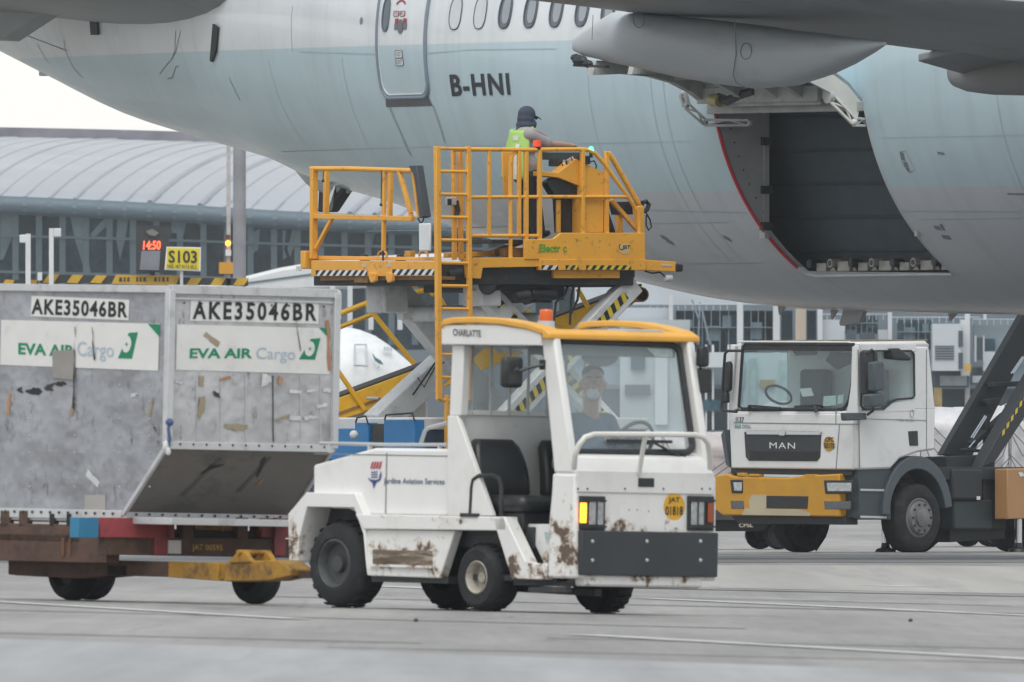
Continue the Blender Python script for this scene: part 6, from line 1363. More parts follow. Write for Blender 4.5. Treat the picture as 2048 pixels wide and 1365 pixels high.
bm_ = kfront([(1464, 952), (1490, 948), (1500, 953), (1610, 956), (1640, 952), (1714, 948), (1716, 1034), (1480, 1031), (1466, 1020)], -.30, .05, BY, 'bumper', bev=.02)
kfront([(1484, 946), (1497, 946), (1500, 953), (1484, 952)], -.05, .05, BY, 'bumper_step', bm_); kfront([(1508, 948), (1528, 949), (1528, 954), (1506, 953)], -.05, .05, BY, 'bumper_step', bm_); kfront([(1620, 949), (1640, 949), (1642, 955), (1615, 955)], -.05, .05, BY, 'bumper_step', bm_)
kfront([(1504, 990), (1534, 990), (1534, 1017), (1500, 1018), (1498, 1000)], .05, .053, mat('worn_primer', (.52, .46, .32), .6, var=.15), 'worn_patch', bm_, 0); kfront([(1490, 1017), (1600, 1019), (1622, 1027), (1620, 1032), (1484, 1030)], .05, .0535, MATS['worn_primer'], 'worn_patch', bm_, 0)
kfront([(1534, 992), (1618, 993), (1616, 1018), (1534, 1017)], .04, .056, BLACK, 'bumper_vent', bm_, .004)
for a, c, e, g_ in ((1650, 1707, 961, 988), (1463, 1488, 960, 987)):
    hl_ = kfront([(a, e), (c, e), (c, g_), (a + 3, g_)], .03, .062, BLACK, 'headlight', TRK, .01); kfront([(a + 4, e + 5), (c - 4, e + 5), (c - 4, g_ - 5), (a + 6, g_ - 5)], .06, .068, LENS, 'lens', hl_, .006)
for a, c, e, g_ in ((1650, 1702, 1003, 1019), (1463, 1490, 1002, 1018)): kfront([(a, e), (c, e), (c, g_), (a + 2, g_)], .03, .056, mat('fog_lamp', (.14, .15, .16), .2, .4, var=.3, scale=20) if a > 1600 else MATS['fog_lamp'], 'fog_lamp', TRK, .006)
kfront([(1484, 1030), (1716, 1034), (1716, 1050), (1500, 1048)], -.25, -.02, KDARK, 'front_skirt', bev=.01)
# side details
kside([(1718, 938), (1782, 936), (1782, 1040), (1718, 1036)], 1.10, .5, KSTEP, 'cab_step', bev=.01); sp3 = TRK.children[-1]
for y0 in (978, 1032): kside([(1722, y0), (1774, y0 + 1), (1774, y0 + 6), (1722, y0 + 5)], 1.115, 1.0, GREY_STEEL, 'step_tread', sp3)
fo = [(1770, 1036)]
FC = (1838, 1030)
for r, rev in (((70, 118), False), ((56, 92), True)):
    pts = [(FC[0] - 2 + r[0] * math.cos(t), FC[1] - r[1] * math.sin(t)) for t in [math.radians(180 - 172 * i / 16) for i in range(17)]]
    fo = pts if not rev else fo + pts[::-1]
kside(fo, 1.15, .75, KGREY, 'wheel_arch', bev=.012)
for a, c in (((1716, 700), (1719, 938)), ((1853, 700), (1853, 900)), ((1722, 838), (1853, 841))):
    b = MB(); p = ks(*a, 1.132); q = ks(*c, 1.132); b.bar(p, q, .012, .006); b.build('door_gap', SEAM, cab)
kside([(1817, 863), (1836, 862), (1837, 892), (1820, 892)], 1.14, 1.12, BLACK, 'door_handle'); kside([(1690, 826), (1733, 826), (1735, 840), (1692, 842)], 1.22, 1.13, KGREY, 'mirror_bracket', bev=.015)
text('TGM 18.250', flat(ks(1793, 843, 1.135), ks(1828, 844, 1.135), ks(1793, 838, 1.135)), cab, mat('letter_faint', (.4, .42, .43), .5), bold=.01)
b = MB(); c0 = ks(1824, 828, 1.136); b.tube([c0 + V(.035 * math.cos(a), 0, .05 * math.sin(a)) for a in [2 * math.pi * i / 16 for i in range(16)]], .004, 5, closed=True); b.build('faint_emblem', MATS['letter_faint'], cab)
b = MB(); b.tube([ks(a, c, 1.30) for a, c in ((1732, 708), (1744, 700), (1748, 705), (1748, 800), (1746, 822), (1735, 830))], .018, 6); ma = b.build('mirror_arm', BLACK, TRK)
for a, c, e, g_ in ((1731, 1757, 700, 790), (1748, 1770, 722, 784), (1742, 1770, 786, 816)): kside([(a, e + 3), (c - 4, e), (c, e + 6), (c, g_ - 4), (a + 2, g_)], 1.42 if a > 1735 else 1.30, 1.26 if a > 1735 else 1.18, KGREY if a > 1735 else BLACK, 'door_mirror', ma, .025)
b = MB(); b.prism([ks(a, c, 1.2) for a, c in ((1783, 697), (1800, 697), (1824, 716), (1822, 722), (1784, 718))], (0, -.15, 0)); b.build('kerb_mirror', BLACK, TRK, .02)
kside([(1740, 689), (1858, 688), (1858, 695), (1740, 695)], 1.1, 1.06, GREY_STEEL, 'roof_gutter', bev=.008); kside([(1722, 680), (1856, 679), (1856, 683), (1722, 684)], .9, -.9, mat('roof_stain', (.2, .17, .13), .8, var=.5, scale=6), 'roof_hatch')
b = MB(); b.tube([kf(a, c, .12) for a, c in ((1484, 702), (1456, 702), (1450, 708), (1446, 760), (1443, 815), (1448, 822), (1474, 824))], .020, 6); ma2 = b.build('mirror_arm', BLACK, TRK)
kfront([(1457, 726), (1464, 722), (1467, 730), (1466, 780), (1459, 786), (1454, 778)], .06, .14, BLACK, 'door_mirror', ma2, .02); kfront([(1450, 786), (1460, 784), (1461, 806), (1450, 808)], .06, .14, BLACK, 'door_mirror', ma2, .02)
kfront([(1460, 870), (1466, 860), (1472, 900), (1478, 936), (1470, 930)], -.2, -.02, KGREY, 'wind_deflector', cab)
# wheels, chassis, outriggers
p = ks(1838, 1040, 1.12); KT = mat('truck_rim', (.20, .205, .21), .5, .3, var=.25, dirt=(.12, .07, .05), dirt_amt=.6)
wr = .455
wheel(TRK, (p.x, 1.12, wr), wr, .30, 1, KT, .56, 4, 0, -.05); wheel(TRK, (p.x, -1.12, wr), wr, .30, -1, KT, .56, 4, 0, -.05)
for y, s in ((1.12, 1), (-1.12, -1)): wheel(TRK, (p.x - 4.2, y, wr), wr, .5, s, KT, .56, 4, 0, .10)
b = MB(); c0 = V(p.x, 1.12, wr); b.lathe([(.13, .0), (.12, .08), (.06, .10), (0, .10)], c0, (0, 1, 0), 20); b.build('hub_cap', KT, TRK)
for k in range(10): b = MB(); a = 2 * math.pi * k / 10; q = c0 + V(.175 * math.cos(a), .03, .175 * math.sin(a)); b.cyl(q, q + V(0, .035, 0), .018, 6); b.build('wheel_nut', KDARK, TRK)
wheel(TRK, (p.x - 1.1, .25, .30), .30, .25, 1, RIM_DARK, .5, 4, 0)
b = MB(); b.box(-7.5, -.3, .35, .50, .62, .95); b.box(-7.5, -.3, -.50, -.35, .62, .95); b.box(-7.5, -1.8, -.95, .95, .95, 1.12); b.build('chassis_rail', KDARK, TRK, .01)
kside([(1906, 938), (1966, 938), (1966, 1000), (1906, 1000)], 1.0, .5, KDARK, 'fuel_tank', bev=.03); kside([(1908, 1000), (1985, 1000), (1985, 1060), (1908, 1060)], .95, .3, mat('tank_slate', (.03, .045, .05), .5), 'air_tank', bev=.03)
kside([(1900, 1058), (2010, 1058), (2010, 1078), (1900, 1085)], .8, .2, KDARK, 'under_guard'); kside([(1966, 940), (1985, 935), (2012, 945), (2012, 1060), (1970, 1060)], .9, .5, KDARK, 'valve_block', bev=.02)
b = MB(); b.box(ks(1957, 996, 1.01).x - .03, ks(1957, 996, 1.01).x + .03, 1.0, 1.015, ks(1957, 1000).z, ks(1957, 993).z); b.build('side_marker', WHITE_INK, TRK)
OB = mat('box_orange_tan', (.42, .23, .10), .5, var=.08); ob = kside([(2015, 938), (2120, 936), (2120, 1036), (2015, 1039)], 1.25, 1.02, OB, 'outrigger_box', bev=.015)
b = MB(); b.prism([ks(a, c, 1.255) for a, c in ((2036, 945), (2044, 945), (2050, 952), (2040, 954))], (0, .004, 0)); b.build('box_sticker', WHITE_INK, ob)
def outrigger(px, y):
    q = ks(px, 1090, y); b = MB(); b.cyl((q.x, y, .10), (q.x, y, .9), .05, 12); o_ = b.build('outrigger_leg', CHROME, TRK); b = MB(); b.lathe([(.0, 0), (.14, 0), (.12, .04), (.06, .06), (.05, .12), (0, .12)], (q.x, y, .005), (0, 0, 1), 16); b.build('outrigger_foot', BLACK, o_)
outrigger(1771, .7); outrigger(2037, 1.1)
# folded-up scissor lift frames behind the cab
LIFT = mat('lift_dark_steel', (.032, .038, .044), .6, var=.2)
def kbeam(pts, y, d, m, name, par=None): b = MB(); b.prism([ks(a, c, y) for a, c in pts], (0, d, 0)); return b.build(name, m, par or TRK, .01)
kbeam([(1884, 910), (1942, 918), (2048, 712), (2152, 510), (2108, 520), (2044, 632)], .25, -.10, LIFT, 'scissor_leg')
g2 = kbeam([(1962, 936), (1990, 925), (2048, 838), (2170, 640), (2170, 570), (2048, 785), (1990, 885)], .8, -.2, LIFT, 'scissor_leg')
for i in range(6):
    x0 = 2004 + 8.6 * i; y0 = 874 - 14.2 * i; kbeam([(x0, y0), (x0 + 6, y0 + 2), (x0 + 6, y0 + 15 - 18), (x0 + 1, y0 - 14)] if False else [(x0, y0 - 1), (x0 + 5, y0 + 14 - 20), (x0 + 6, y0 - 17), (x0 + 1, y0 - 12)], .803, .003, HAZ_Y, 'hazard_stripe', g2)
kbeam([(1945, 886), (2012, 825), (2018, 832), (1952, 893)], .5, -.1, LIFT, 'cross_brace'); kbeam([(1972, 830), (1980, 830), (1984, 905), (1975, 905)], .5, -.08, LIFT, 'cross_brace'); kbeam([(1930, 897), (1976, 900), (1976, 906), (1930, 903)], .5, -.1, LIFT, 'cross_brace')
kbeam([(1985, 765), (2060, 762), (2060, 772), (1985, 775)], .4, -.1, LIFT, 'cross_brace'); kbeam([(1972, 800), (2000, 795), (2000, 808), (1975, 812)], .4, -.1, LIFT, 'cross_brace')
for k, (a, c, e, g_) in enumerate(((1942, 876, 1970, 832), (1946, 877, 1973, 834), (1938, 896, 1950, 882), (2022, 748, 2045, 714), (2026, 748, 2047, 716))): b = MB(); b.tube([ks(a, c, .55), ks(e, g_, .55)], .010, 6); b.build('hydraulic_pipe', CHROME, TRK)
kside([(1893, 914), (1990, 910), (1990, 935), (1893, 936)], .6, .2, KDARK, 'lift_base')
# body box up on the lift, out of the picture above
b = MB(); b.box(-7.6, -1.9, -1.2, 1.2, 5.4, 5.6); b.build('body_floor', KDARK, TRK)
# ---------------------------------------------------------------- netted pallets of wrapped freight behind the truck
WRAP = mat('clear_wrap_white', (.62, .62, .63), .35, var=.22, scale=2.5, dirt=(.42, .40, .42), dirt_amt=.5, dirt_scale=3, bump=.6, bump_scale=4); WRAP2 = mat('wrap_pinkish', (.56, .50, .50), .4, var=.25, scale=2, dirt=(.36, .30, .30), dirt_amt=.5, bump=.6, bump_scale=4); NET = mat('cargo_net_cord', (.16, .16, .17), .8)
def pallet(px0, px1, ytop, Y, label, m, rz=20):
    x0 = at(px0, 900, Y).x; x1 = at(px1, 900, Y).x; zt_ = at(px0, ytop, Y).z; fr = Frame(((x0 + x1) / 2, Y, 0), rz); W_ = (x1 - x0) / 2 / math.cos(math.radians(rz)) * .86
    root = empty('cargo_pallet', fr, label, 'cargo pallet')
    n_ = 24; rows = []
    for k in range(13):
        v = k / 12; z = .62 + (zt_ - .62) * v; s_ = 1.0 if v < .8 else 1 - .35 * ((v - .8) / .2)**2; r = []
        for i in range(n_):
            a = 2 * math.pi * i / n_; c, s__ = math.cos(a), math.sin(a); jr = 1 + random.uniform(-.035, .035)
            r.append(V(W_ * s_ * jr * math.copysign(abs(c)**.35, c), 1.1 * s_ * jr * math.copysign(abs(s__)**.35, s__), z + random.uniform(-.03, .03) * (0 < v)))
        rows.append(r + [r[0]])
    b = MB(); b.sheet(rows); b.add(rows[-1][:-1], [tuple(range(n_))]); b.build('wrapped_load', m, root, smooth=70)
    b = MB()
    for k in range(9):
        x = -W_ + 2 * W_ * k / 8
        for sgn in (-1, 1): b.tube([V(max(-W_, min(W_, x + sgn * .35 * j)), -1.16 + (.25 if j == 4 else 0), .62 + (zt_ - .62) * j / 4) for j in range(5)], .008, 5)
    b.build('cargo_net', NET, root)
    b = MB(); b.box(-W_ - .05, W_ + .05, -1.2, 1.2, .56, .62); b.build('pallet_base', GREY_STEEL, root)
    return root, fr, W_
def pallet_dolly(fr, W_, label, mark=None):
    root = empty('pallet_dolly', fr, label, 'dolly')
    b = MB(); b.box(-W_ - .2, W_ + .2, -1.15, 1.15, .40, .54); dm = b.build('dolly_frame', mat('dolly_brown_black', (.06, .05, .05), .7, var=.3) if 'dolly_brown_black' not in MATS else MATS['dolly_brown_black'], root, .01)
    b = MB(); b.box(-W_, W_, -.9, .9, .25, .40); b.build('dolly_chassis', KDARK, root)
    for x in (-W_ * .75, W_ * .75):
        for y, s in ((-.95, -1), (.95, 1)): wheel(root, (x, y, .20), .20, .16, s, RIM_DARK, .5, 4, 0)
    return root, dm
r, fr, W_ = pallet(1290, 1482, 868, 352, 'pinkish wrapped cargo pallet under a net left of the white truck', WRAP2, 8)
rd, dm = pallet_dolly(Frame(((at(1290, 900, 352).x + at(1560, 900, 352).x) / 2, 352, 0), 8), 1.05, 'dark low pallet dolly under the netted pallet left of the truck')
p0 = [Frame(rd.matrix_world.translation, 8).hit(px, py, 'y', -1.155) for px, py in ((1478, 1055), (1506, 1055), (1478, 1047))]; text('CPSL', flat(*p0), dm, mat('stencil_cream', (.5, .45, .36), .6), bold=.02)
r, fr, W_ = pallet(1790, 2000, 818, 366, 'white wrapped cargo pallet under a net behind the truck cab', WRAP, 12); pallet_dolly(fr, W_, 'dark pallet dolly under the white pallet behind the truck cab')
r, fr, W_ = pallet(1965, 2190, 810, 369, 'white wrapped cargo pallet under a net at the right frame edge', WRAP, 12); pallet_dolly(fr, W_, 'dark pallet dolly under the pallet at the right frame edge')
# ---------------------------------------------------------------- far terminal, stand signs, distant aircraft
ROOF = mat('vault_roof_metal', (.44, .46, .49), .45, .2, var=.12, scale=.05, dirt=(.34, .36, .40), dirt_amt=.4, dirt_scale=.12)
FASCIA = mat('roof_edge_slate', (.09, .135, .17), .5, var=.1)
def facade_glass(name, c1, c2, sc_):
    m = mat(name, c1, .4, var=.3, scale=sc_, dirt=c2, dirt_amt=.9, dirt_scale=sc_ * 1.7, dirt_lo=.5, dirt_hi=.62, spec=.12); return m
FGLASS = facade_glass('facade_glass_teal', (.012, .035, .050), (.045, .10, .118), .13)
MULL = mat('mullion_grey', (.10, .15, .175), .5); STEELW = mat('white_steel', (.58, .61, .64), .5, var=.12, scale=.3)
DT = 1240.0
T1 = empty('terminal_building', (0, 0, 0), 'long terminal with curved pale metal roof and dark teal glass front', 'terminal')
def edge(px): return smooth_interp(px, [(-500, 372), (0, 392), (300, 406), (600, 424), (880, 436), (1500, 462)])
def ridge(px): return smooth_interp(px, [(-500, 270), (0, 276), (450, 290), (880, 318), (1500, 380)])
cols = [-500 + 25 * i for i in range(81)]
rows = []
for v in [i / 12 for i in range(13)]:
    s_ = math.sin(v * math.pi / 2); D = DT + 60 * (1 - math.cos(v * math.pi / 2)) * 2
    rows.append([at(px + 190 * v * (1 + .5 * v), edge(px) + (ridge(px + 190 * v) - edge(px)) * s_, D) for px in cols])
b = MB(); b.sheet(rows); b.sheet([rows[-1], [p + V(0, 40, -8) for p in rows[-1]]]); rf = b.build('vault_roof', ROOF, T1, smooth=60)
RIBM = mat('roof_rib_shade', (.37, .39, .425), .5, .2)
for i in range(2, 80, 2):
    w_ = random.choice((.16, .22, .3, .5))
    b = MB(); b.tube([rows[k][i] + V(0, -.05, -.02) for k in range(13)], w_ * .34, 6); b.build('roof_rib', RIBM, rf, smooth=60)
b = MB(); b.sheet([[r + V(0, -1, .5) for r in rows[-1]], [r + V(0, -1, -.25) for r in rows[-1]]])
b.build('ridge_trim', mat('ridge_violet_grey', (.22, .215, .25), .6, var=.3, scale=.6), rf)
b = MB(); b.tube([p + V(0, -1.0, -.45) for p in rows[0]], .46, 10); b.build('roof_edge', FASCIA, T1, smooth=60)
for i in range(0, 81, 2): b = MB(); b.tube([rows[0][i] + V(0, -1.0, -.45) - V(.10, 0, 0), rows[0][i] + V(0, -1.0, -.45) + V(.10, 0, 0)], .48, 10); b.build('edge_joint', MULL, T1)
gl = []
for px in cols: gl.append([at(px, edge(px) + 24, DT + 1.5), at(px, 700, DT + 1.5)])
b = MB(); b.sheet(gl); gw = b.build('glass_front', FGLASS, T1, smooth=0)
for i, px in enumerate(range(-486, 1500, 47)):
    a = at(px, edge(px) + 22, DT + 1.0); c = at(px, 690, DT + 1.0); b = MB(); b.bar(a, c, .14, .3); b.build('mullion', MULL, gw)
for py in (56, 128):
    b = MB(); P = [at(px, edge(px) * .55 + 405 * .45 + py + 18, DT + 1.0) for px in cols[::4]]
    for p, q in zip(P, P[1:]): b.bar(p, q, .3, .12)
    b.build('transom', MULL, gw)
LIT = mat('facade_pale_pane', (.16, .27, .29), .2, var=.25, scale=.4)
for pts in ([(0, 422), (34, 422), (26, 470), (6, 520), (0, 520)], [(140, 430), (178, 430), (176, 462), (168, 482), (182, 545), (170, 545), (150, 480)], [(180, 470), (215, 430), (222, 445), (188, 476)], [(236, 432), (258, 434), (250, 480), (240, 520), (232, 480)], [(342, 442), (372, 446), (368, 470), (344, 466)], [(496, 470), (520, 458), (516, 500), (496, 515)], [(565, 460), (572, 462), (568, 500), (574, 515), (566, 520)], [(585, 458), (598, 470), (580, 515), (575, 500)], [(740, 455), (752, 455), (738, 520), (728, 520)]):
    b = MB(); b.add([at(a, c, DT + 1.42) for a, c in pts], [tuple(range(len(pts)))]); b.build('pale_pane', LIT, gw, smooth=0)
b = MB(); b.sheet([[at(px, 700, DT - 6), at(px, 985, DT - 6)] for px in cols]); b.build('lower_wall', mat('lower_wall_grey', (.13, .16, .19), .7, var=.3, scale=.1), T1, smooth=0)
# pier on the right, with gates
D2 = 1010.0
T2 = empty('gate_building', (0, 0, 0), 'blurred blue grey gate building with white columns beyond the truck', 'terminal')
def q2(px, py, d=0.0): return at(px, py, D2 + d)
def panel(x0, y0, x1, y1, m, name, d=0.0, par=T2, dep=1.0):
    a = q2(x0, y1, d); c = q2(x1, y0, d); b = MB(); b.box(a.x, c.x, a.y, a.y + dep, a.z, c.z); return b.build(name, m, par, 0, smooth=0)
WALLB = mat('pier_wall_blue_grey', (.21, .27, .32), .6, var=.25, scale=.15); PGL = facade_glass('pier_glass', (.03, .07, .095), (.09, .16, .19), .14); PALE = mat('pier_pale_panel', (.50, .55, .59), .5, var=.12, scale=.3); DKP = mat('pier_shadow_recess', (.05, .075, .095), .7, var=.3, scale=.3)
panel(1150, 520, 2300, 985, WALLB, 'back_wall', 6); panel(1150, 560, 2300, 610, PALE, 'upper_band', 2); panel(1150, 616, 1345, 640, PALE, 'upper_band', 1.5)
for x0, x1 in ((1352, 1475), (1488, 1545), (1563, 1585), (1614, 1632), (1500, 1545)): panel(x0, 622, x1, 705, PGL, 'gate_window', 3)
for x0, x1, y0, y1 in ((1300, 1345, 640, 760), (1690, 1756, 632, 668), (1795, 1865, 640, 700), (1450, 1478, 630, 690)): panel(x0, y0, x1, y1, PGL, 'gate_window', 2.5)
for x, w_ in ((1342, 8), (1480, 12), (1553, 13), (1640, 10), (1780, 8), (1935, 10), (1970, 6)): panel(x - w_ / 2, 590, x + w_ / 2, 985, STEELW, 'column', .5, dep=.8)
panel(1591, 618, 1612, 985, mat('column_cream_rust', (.50, .42, .34), .6, var=.35, scale=.5, dirt=(.30, .14, .07), dirt_amt=.8, dirt_scale=.6, stretch=(1, 1, .1)), 'stained_column', .3)
for pts in ((1384, 600, 1398, 640), (1396, 690, 1400, 605), (1402, 610, 1420, 690)):
    b = MB(); b.bar(q2(pts[0], pts[1], 1), q2(pts[2], pts[3], 1), .07, .07); b.build('truss_member', WALLB, T2)
panel(1640, 640, 1690, 700, PALE, 'gate_panel', 1); panel(1693, 660, 1712, 690, DKP, 'gate_recess', .8); panel(1756, 660, 1780, 700, PALE, 'gate_panel', 1.2); panel(1720, 665, 1750, 690, DKP, 'gate_recess', .8)
panel(1865, 648, 1922, 742, PALE, 'bridge_cab', -3, dep=4); panel(1922, 640, 1940, 752, STEELW, 'bridge_cab_side', -2.5, dep=3)
for y0 in range(692, 722, 5): panel(1870, y0, 1908, y0 + 2, DKP, 'louvre', -3.06, dep=.1)
for y0 in (662, 706): panel(1917, y0, 1926, y0 + 32, DKP, 'cab_window', -3.06, dep=.3)
panel(1865, 742, 1938, 775, DKP, 'bridge_bogie', -2, dep=3); panel(1880, 752, 1934, 772, mat('bogie_grey', (.32, .36, .39), .6, var=.3), 'bogie_panel', -2.2); panel(1930, 728, 1942, 744, mat('hazard_amber_far', (.55, .33, .05), .5), 'amber_marker', -3.2, dep=.3)
panel(1948, 640, 2060, 700, mat('stair_tower_wall', (.22, .28, .32), .6, var=.25, scale=.3), 'stair_tower', 0); panel(1954, 676, 1966, 720, DKP, 'door', -.2); panel(1949, 672, 1953, 724, STEELW, 'door_frame', -.25, dep=.3); panel(1966, 672, 1969, 724, STEELW, 'door_frame', -.25, dep=.3); panel(1970, 678, 1990, 702, PGL, 'stair_window', -.2); panel(1966, 704, 1990, 742, PALE, 'stair_panel', -.2); panel(1945, 752, 1995, 766, PALE, 'stair_base', -.4)
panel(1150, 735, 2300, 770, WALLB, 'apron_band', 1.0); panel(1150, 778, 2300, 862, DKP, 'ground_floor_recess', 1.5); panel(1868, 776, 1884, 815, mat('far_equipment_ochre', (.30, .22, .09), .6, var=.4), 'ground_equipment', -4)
panel(1150, 862, 2300, 985, mat('ground_wall_pale', (.48, .52, .54), .7, var=.15, scale=.2), 'ground_wall', .2)
for x0 in (1385, 1410, 1424, 1455, 1700): panel(x0, 690, x0 + 4, 860, STEELW, 'thin_post', -.5, dep=.3)
panel(1380, 705, 1470, 735, PALE, 'canopy', -1); panel(1390, 800, 1440, 822, PGL, 'ground_window', -.6)
panel(1486, 706, 1650, 862, PALE, 'gate_wall', .3); panel(1500, 716, 1512, 850, mat('pale_teal_panel', (.36, .47, .48), .5, var=.3), 'gate_door', .1); panel(1560, 720, 1584, 850, MATS['pale_teal_panel'], 'gate_door', .1); panel(1520, 760, 1550, 775, MATS['far_equipment_ochre'], 'gate_notice', .1); panel(1240, 640, 1380, 862, mat('pale_gate_wall', (.42, .47, .50), .6, var=.3, scale=.2), 'gate_wall', .4); panel(1262, 660, 1290, 740, PGL, 'gate_window', .2); panel(1310, 690, 1335, 850, PALE, 'gate_door', .2); panel(1250, 770, 1300, 790, DKP, 'gate_vent', .2)
for x0, x1, y0, y1, n_ in ((1352, 1475, 622, 705, 6), (1488, 1545, 622, 705, 3), (1690, 1756, 632, 668, 5), (1795, 1865, 640, 700, 4), (1300, 1345, 640, 760, 2), (1970, 1990, 678, 702, 1)):
    for i in range(1, n_ + 1):
        x = x0 + (x1 - x0) * i / (n_ + 1); panel(x - .9, y0, x + .9, y1, MATS['pier_wall_blue_grey'], 'window_mullion', 2.2, dep=.2)
    panel(x0, (y0 * .6 + y1 * .4) - .8, x1, (y0 * .6 + y1 * .4) + .8, MATS['pier_wall_blue_grey'], 'window_transom', 2.1, dep=.2)
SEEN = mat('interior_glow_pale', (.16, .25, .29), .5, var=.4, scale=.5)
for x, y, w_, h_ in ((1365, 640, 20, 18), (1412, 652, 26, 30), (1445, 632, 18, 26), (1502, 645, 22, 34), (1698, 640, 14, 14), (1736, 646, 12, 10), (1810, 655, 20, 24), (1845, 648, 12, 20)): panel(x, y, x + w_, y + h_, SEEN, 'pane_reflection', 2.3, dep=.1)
for x0, x1, y0 in ((1300, 1480, 608), (1640, 1780, 628), (1780, 1960, 634), (1945, 2060, 638)):
    panel(x0, y0, x1, y0 + 1.4, STEELW, 'handrail', -.4, dep=.1)
    for i in range(int((x1 - x0) / 14)): panel(x0 + 14 * i, y0, x0 + 14 * i + 1.2, y0 + 12, STEELW, 'railing_post', -.35, dep=.1)
# enclosed boarding bridge, white tunnel crossing behind the loader
D3 = 1120.0
JB = empty('boarding_bridge', (0, 0, 0), 'long white boarding bridge tunnel running behind the container loader', 'boarding bridge')
b = MB(); P = [at(px, py, D3) for px, py in ((385, 574), (470, 558), (560, 536), (640, 522), (760, 512), (920, 505), (920, 566), (760, 574), (640, 580), (560, 584), (385, 590))]; b.prism(P, (0, 3.2, 0)); tn = b.build('tunnel', mat('bridge_white', (.66, .68, .69), .4, var=.1, scale=.3, dirt=(.42, .46, .5), dirt_amt=.4, dirt_scale=.5), JB, .15, smooth=50)
for px in (665, 700, 742, 800, 560): b = MB(); b.bar(at(px, 572, D3 - .3), at(px, 660, D3 - .3), .22, .22); b.build('support', STEELW, JB)
b = MB(); P = [at(px, py, D3 - .05) for px, py in ((470, 568), (640, 545), (920, 532), (920, 536), (640, 549), (470, 572))]; b.prism(P, (0, .1, 0)); b.build('tunnel_line', MULL, tn, smooth=0)
b = MB(); a = at(585, 640, D3 - 20); c = at(682, 580, D3 - 20); b.box(a.x, c.x, a.y, a.y + 2, a.z, c.z); vn = b.build('van_roof_box', STEELW, None, .1); tag(vn, 'pale box body standing behind the container top right corner', 'box')
vn.name = 'cargo_box'
# distant parked airliner: only the nose shows between the loader's legs
D4 = 1080.0
NF = Frame((0, 0, 0))
A2 = empty('airliner', (at(818, 745, D4).x, D4, 0), 'white airliner nose with dark green wing mark parked far behind the belt loader', 'airliner')
zc = at(818, 775, D4).z; rows = []; pm = F / D4; x850 = at(818, 745, D4).x
for px, yt, yb in ((850, 762, 766), (846, 750, 772), (838, 741, 781), (815, 722, 800), (780, 692, 832), (750, 672, 855), (720, 660, 872), (680, 652, 890), (600, 648, 902), (100, 648, 902), (-700, 648, 902)):
    t_, u_ = at(px, yt, D4).z, at(px, yb, D4).z; r = (t_ - u_) / 2; rows.append([V(at(px, 0, D4).x - x850, r * math.cos(a), (t_ + u_) / 2 + r * math.sin(a)) for a in [2 * math.pi * i / 40 for i in range(41)]])
b = MB(); b.sheet(rows); NW = mat('distant_fuselage_white', (.80, .81, .82), .35); fz = b.build('fuselage', NW, A2, smooth=60)
def on2(px, py, off=.06):
    p = at(px, py, D4); return V(p.x - at(818, 745, D4).x, -math.sqrt(max(.05, (2.62 * min(1, max(.25, (850 - px) / 130) ** .5))**2 - (p.z - zc)**2)) - off, p.z)
b = MB(); b.add([on2(*q) for q in ((744, 706), (752, 716), (762, 722), (768, 731), (758, 728), (750, 722))], [(0, 1, 2, 3, 4, 5)]); b.add([on2(*q) for q in ((762, 728), (758, 736), (754, 740))], [(0, 1, 2)]); b.build('wing_mark', mat('wing_mark_green', (.02, .10, .13), .5), fz)
b = MB(); b.tube([on2(*q) for q in ((711, 690), (733, 690), (735, 733), (710, 732))], .05, 5, closed=True); b.build('cabin_door', mat('far_door_line', (.45, .5, .53), .5), fz)
for i in range(3): b = MB(); b.add([on2(a, c) for a, c in ((768 + 6 * i, 693), (773 + 6 * i, 695 + i), (773 + 6 * i, 703 + i), (768 + 6 * i, 702))], [(0, 1, 2, 3)]); b.build('cockpit_window', mat('far_cockpit_glass', (.42, .47, .49), .3) if i == 0 else MATS['far_cockpit_glass'], fz)
b = MB(); b.box(-5.2, -4.8, -.2, .2, 0, zc - 2.0); b.build('nose_gear', DARK_STEEL, A2)
# ---------------------------------------------------------------- stand equipment in front of the terminal
D5 = 640.0
def sbox(px0, py0, px1, py1, m, name, parent=None, d=0.0, dep=.3, bev=.0):
    a = at(px0, py1, D5 + d); c = at(px1, py0, D5 + d); b = MB(); b.box(a.x, c.x, a.y, a.y + dep, a.z, c.z); return b.build(name, m, parent, bev, smooth=0)
def sprism(pts, m, name, parent=None, d=0.0, dep=.1):
    b = MB(); b.prism([at(a, c, D5 + d) for a, c in pts], (0, dep, 0)); return b.build(name, m, parent, 0, smooth=0)
HB = mat('gantry_black', (.03, .032, .035), .6, var=.2); HY_ = mat('gantry_yellow', (.56, .34, .02), .5, var=.15)
gt = empty('hazard_gantry', at(260, 968, D5), 'black and yellow striped height gantry above the container', 'gantry'); g0 = gt.matrix_world.inverted()
def gadd(o): o.parent = gt; o.matrix_parent_inverse = g0; return o
bmn = gadd(sprism([(80, 549), (496, 558), (496, 572), (80, 566)], HB, 'beam', dep=.5)); gadd(sprism([(-20, 557), (76, 562), (76, 570), (-20, 568)], HB, 'lower_beam', dep=.5))
for a in (85, 133, 180): gadd(sprism([(a, 566), (a + 12, 549 + (a - 85) * .02), (a + 34, 549.5 + (a - 85) * .02), (a + 22, 567)], HY_, 'stripe', d=-.03, dep=.02))
for a in (372, 420, 466): gadd(sprism([(a, 571), (a + 10, 556), (a + 32, 556.6), (a + 22, 571.5)], HY_, 'stripe', d=-.03, dep=.02))
for a in (5, 52): gadd(sprism([(a, 569), (a + 6, 559.5), (a + 24, 560.5), (a + 20, 569.5)], HY_, 'stripe', d=-.03, dep=.02))
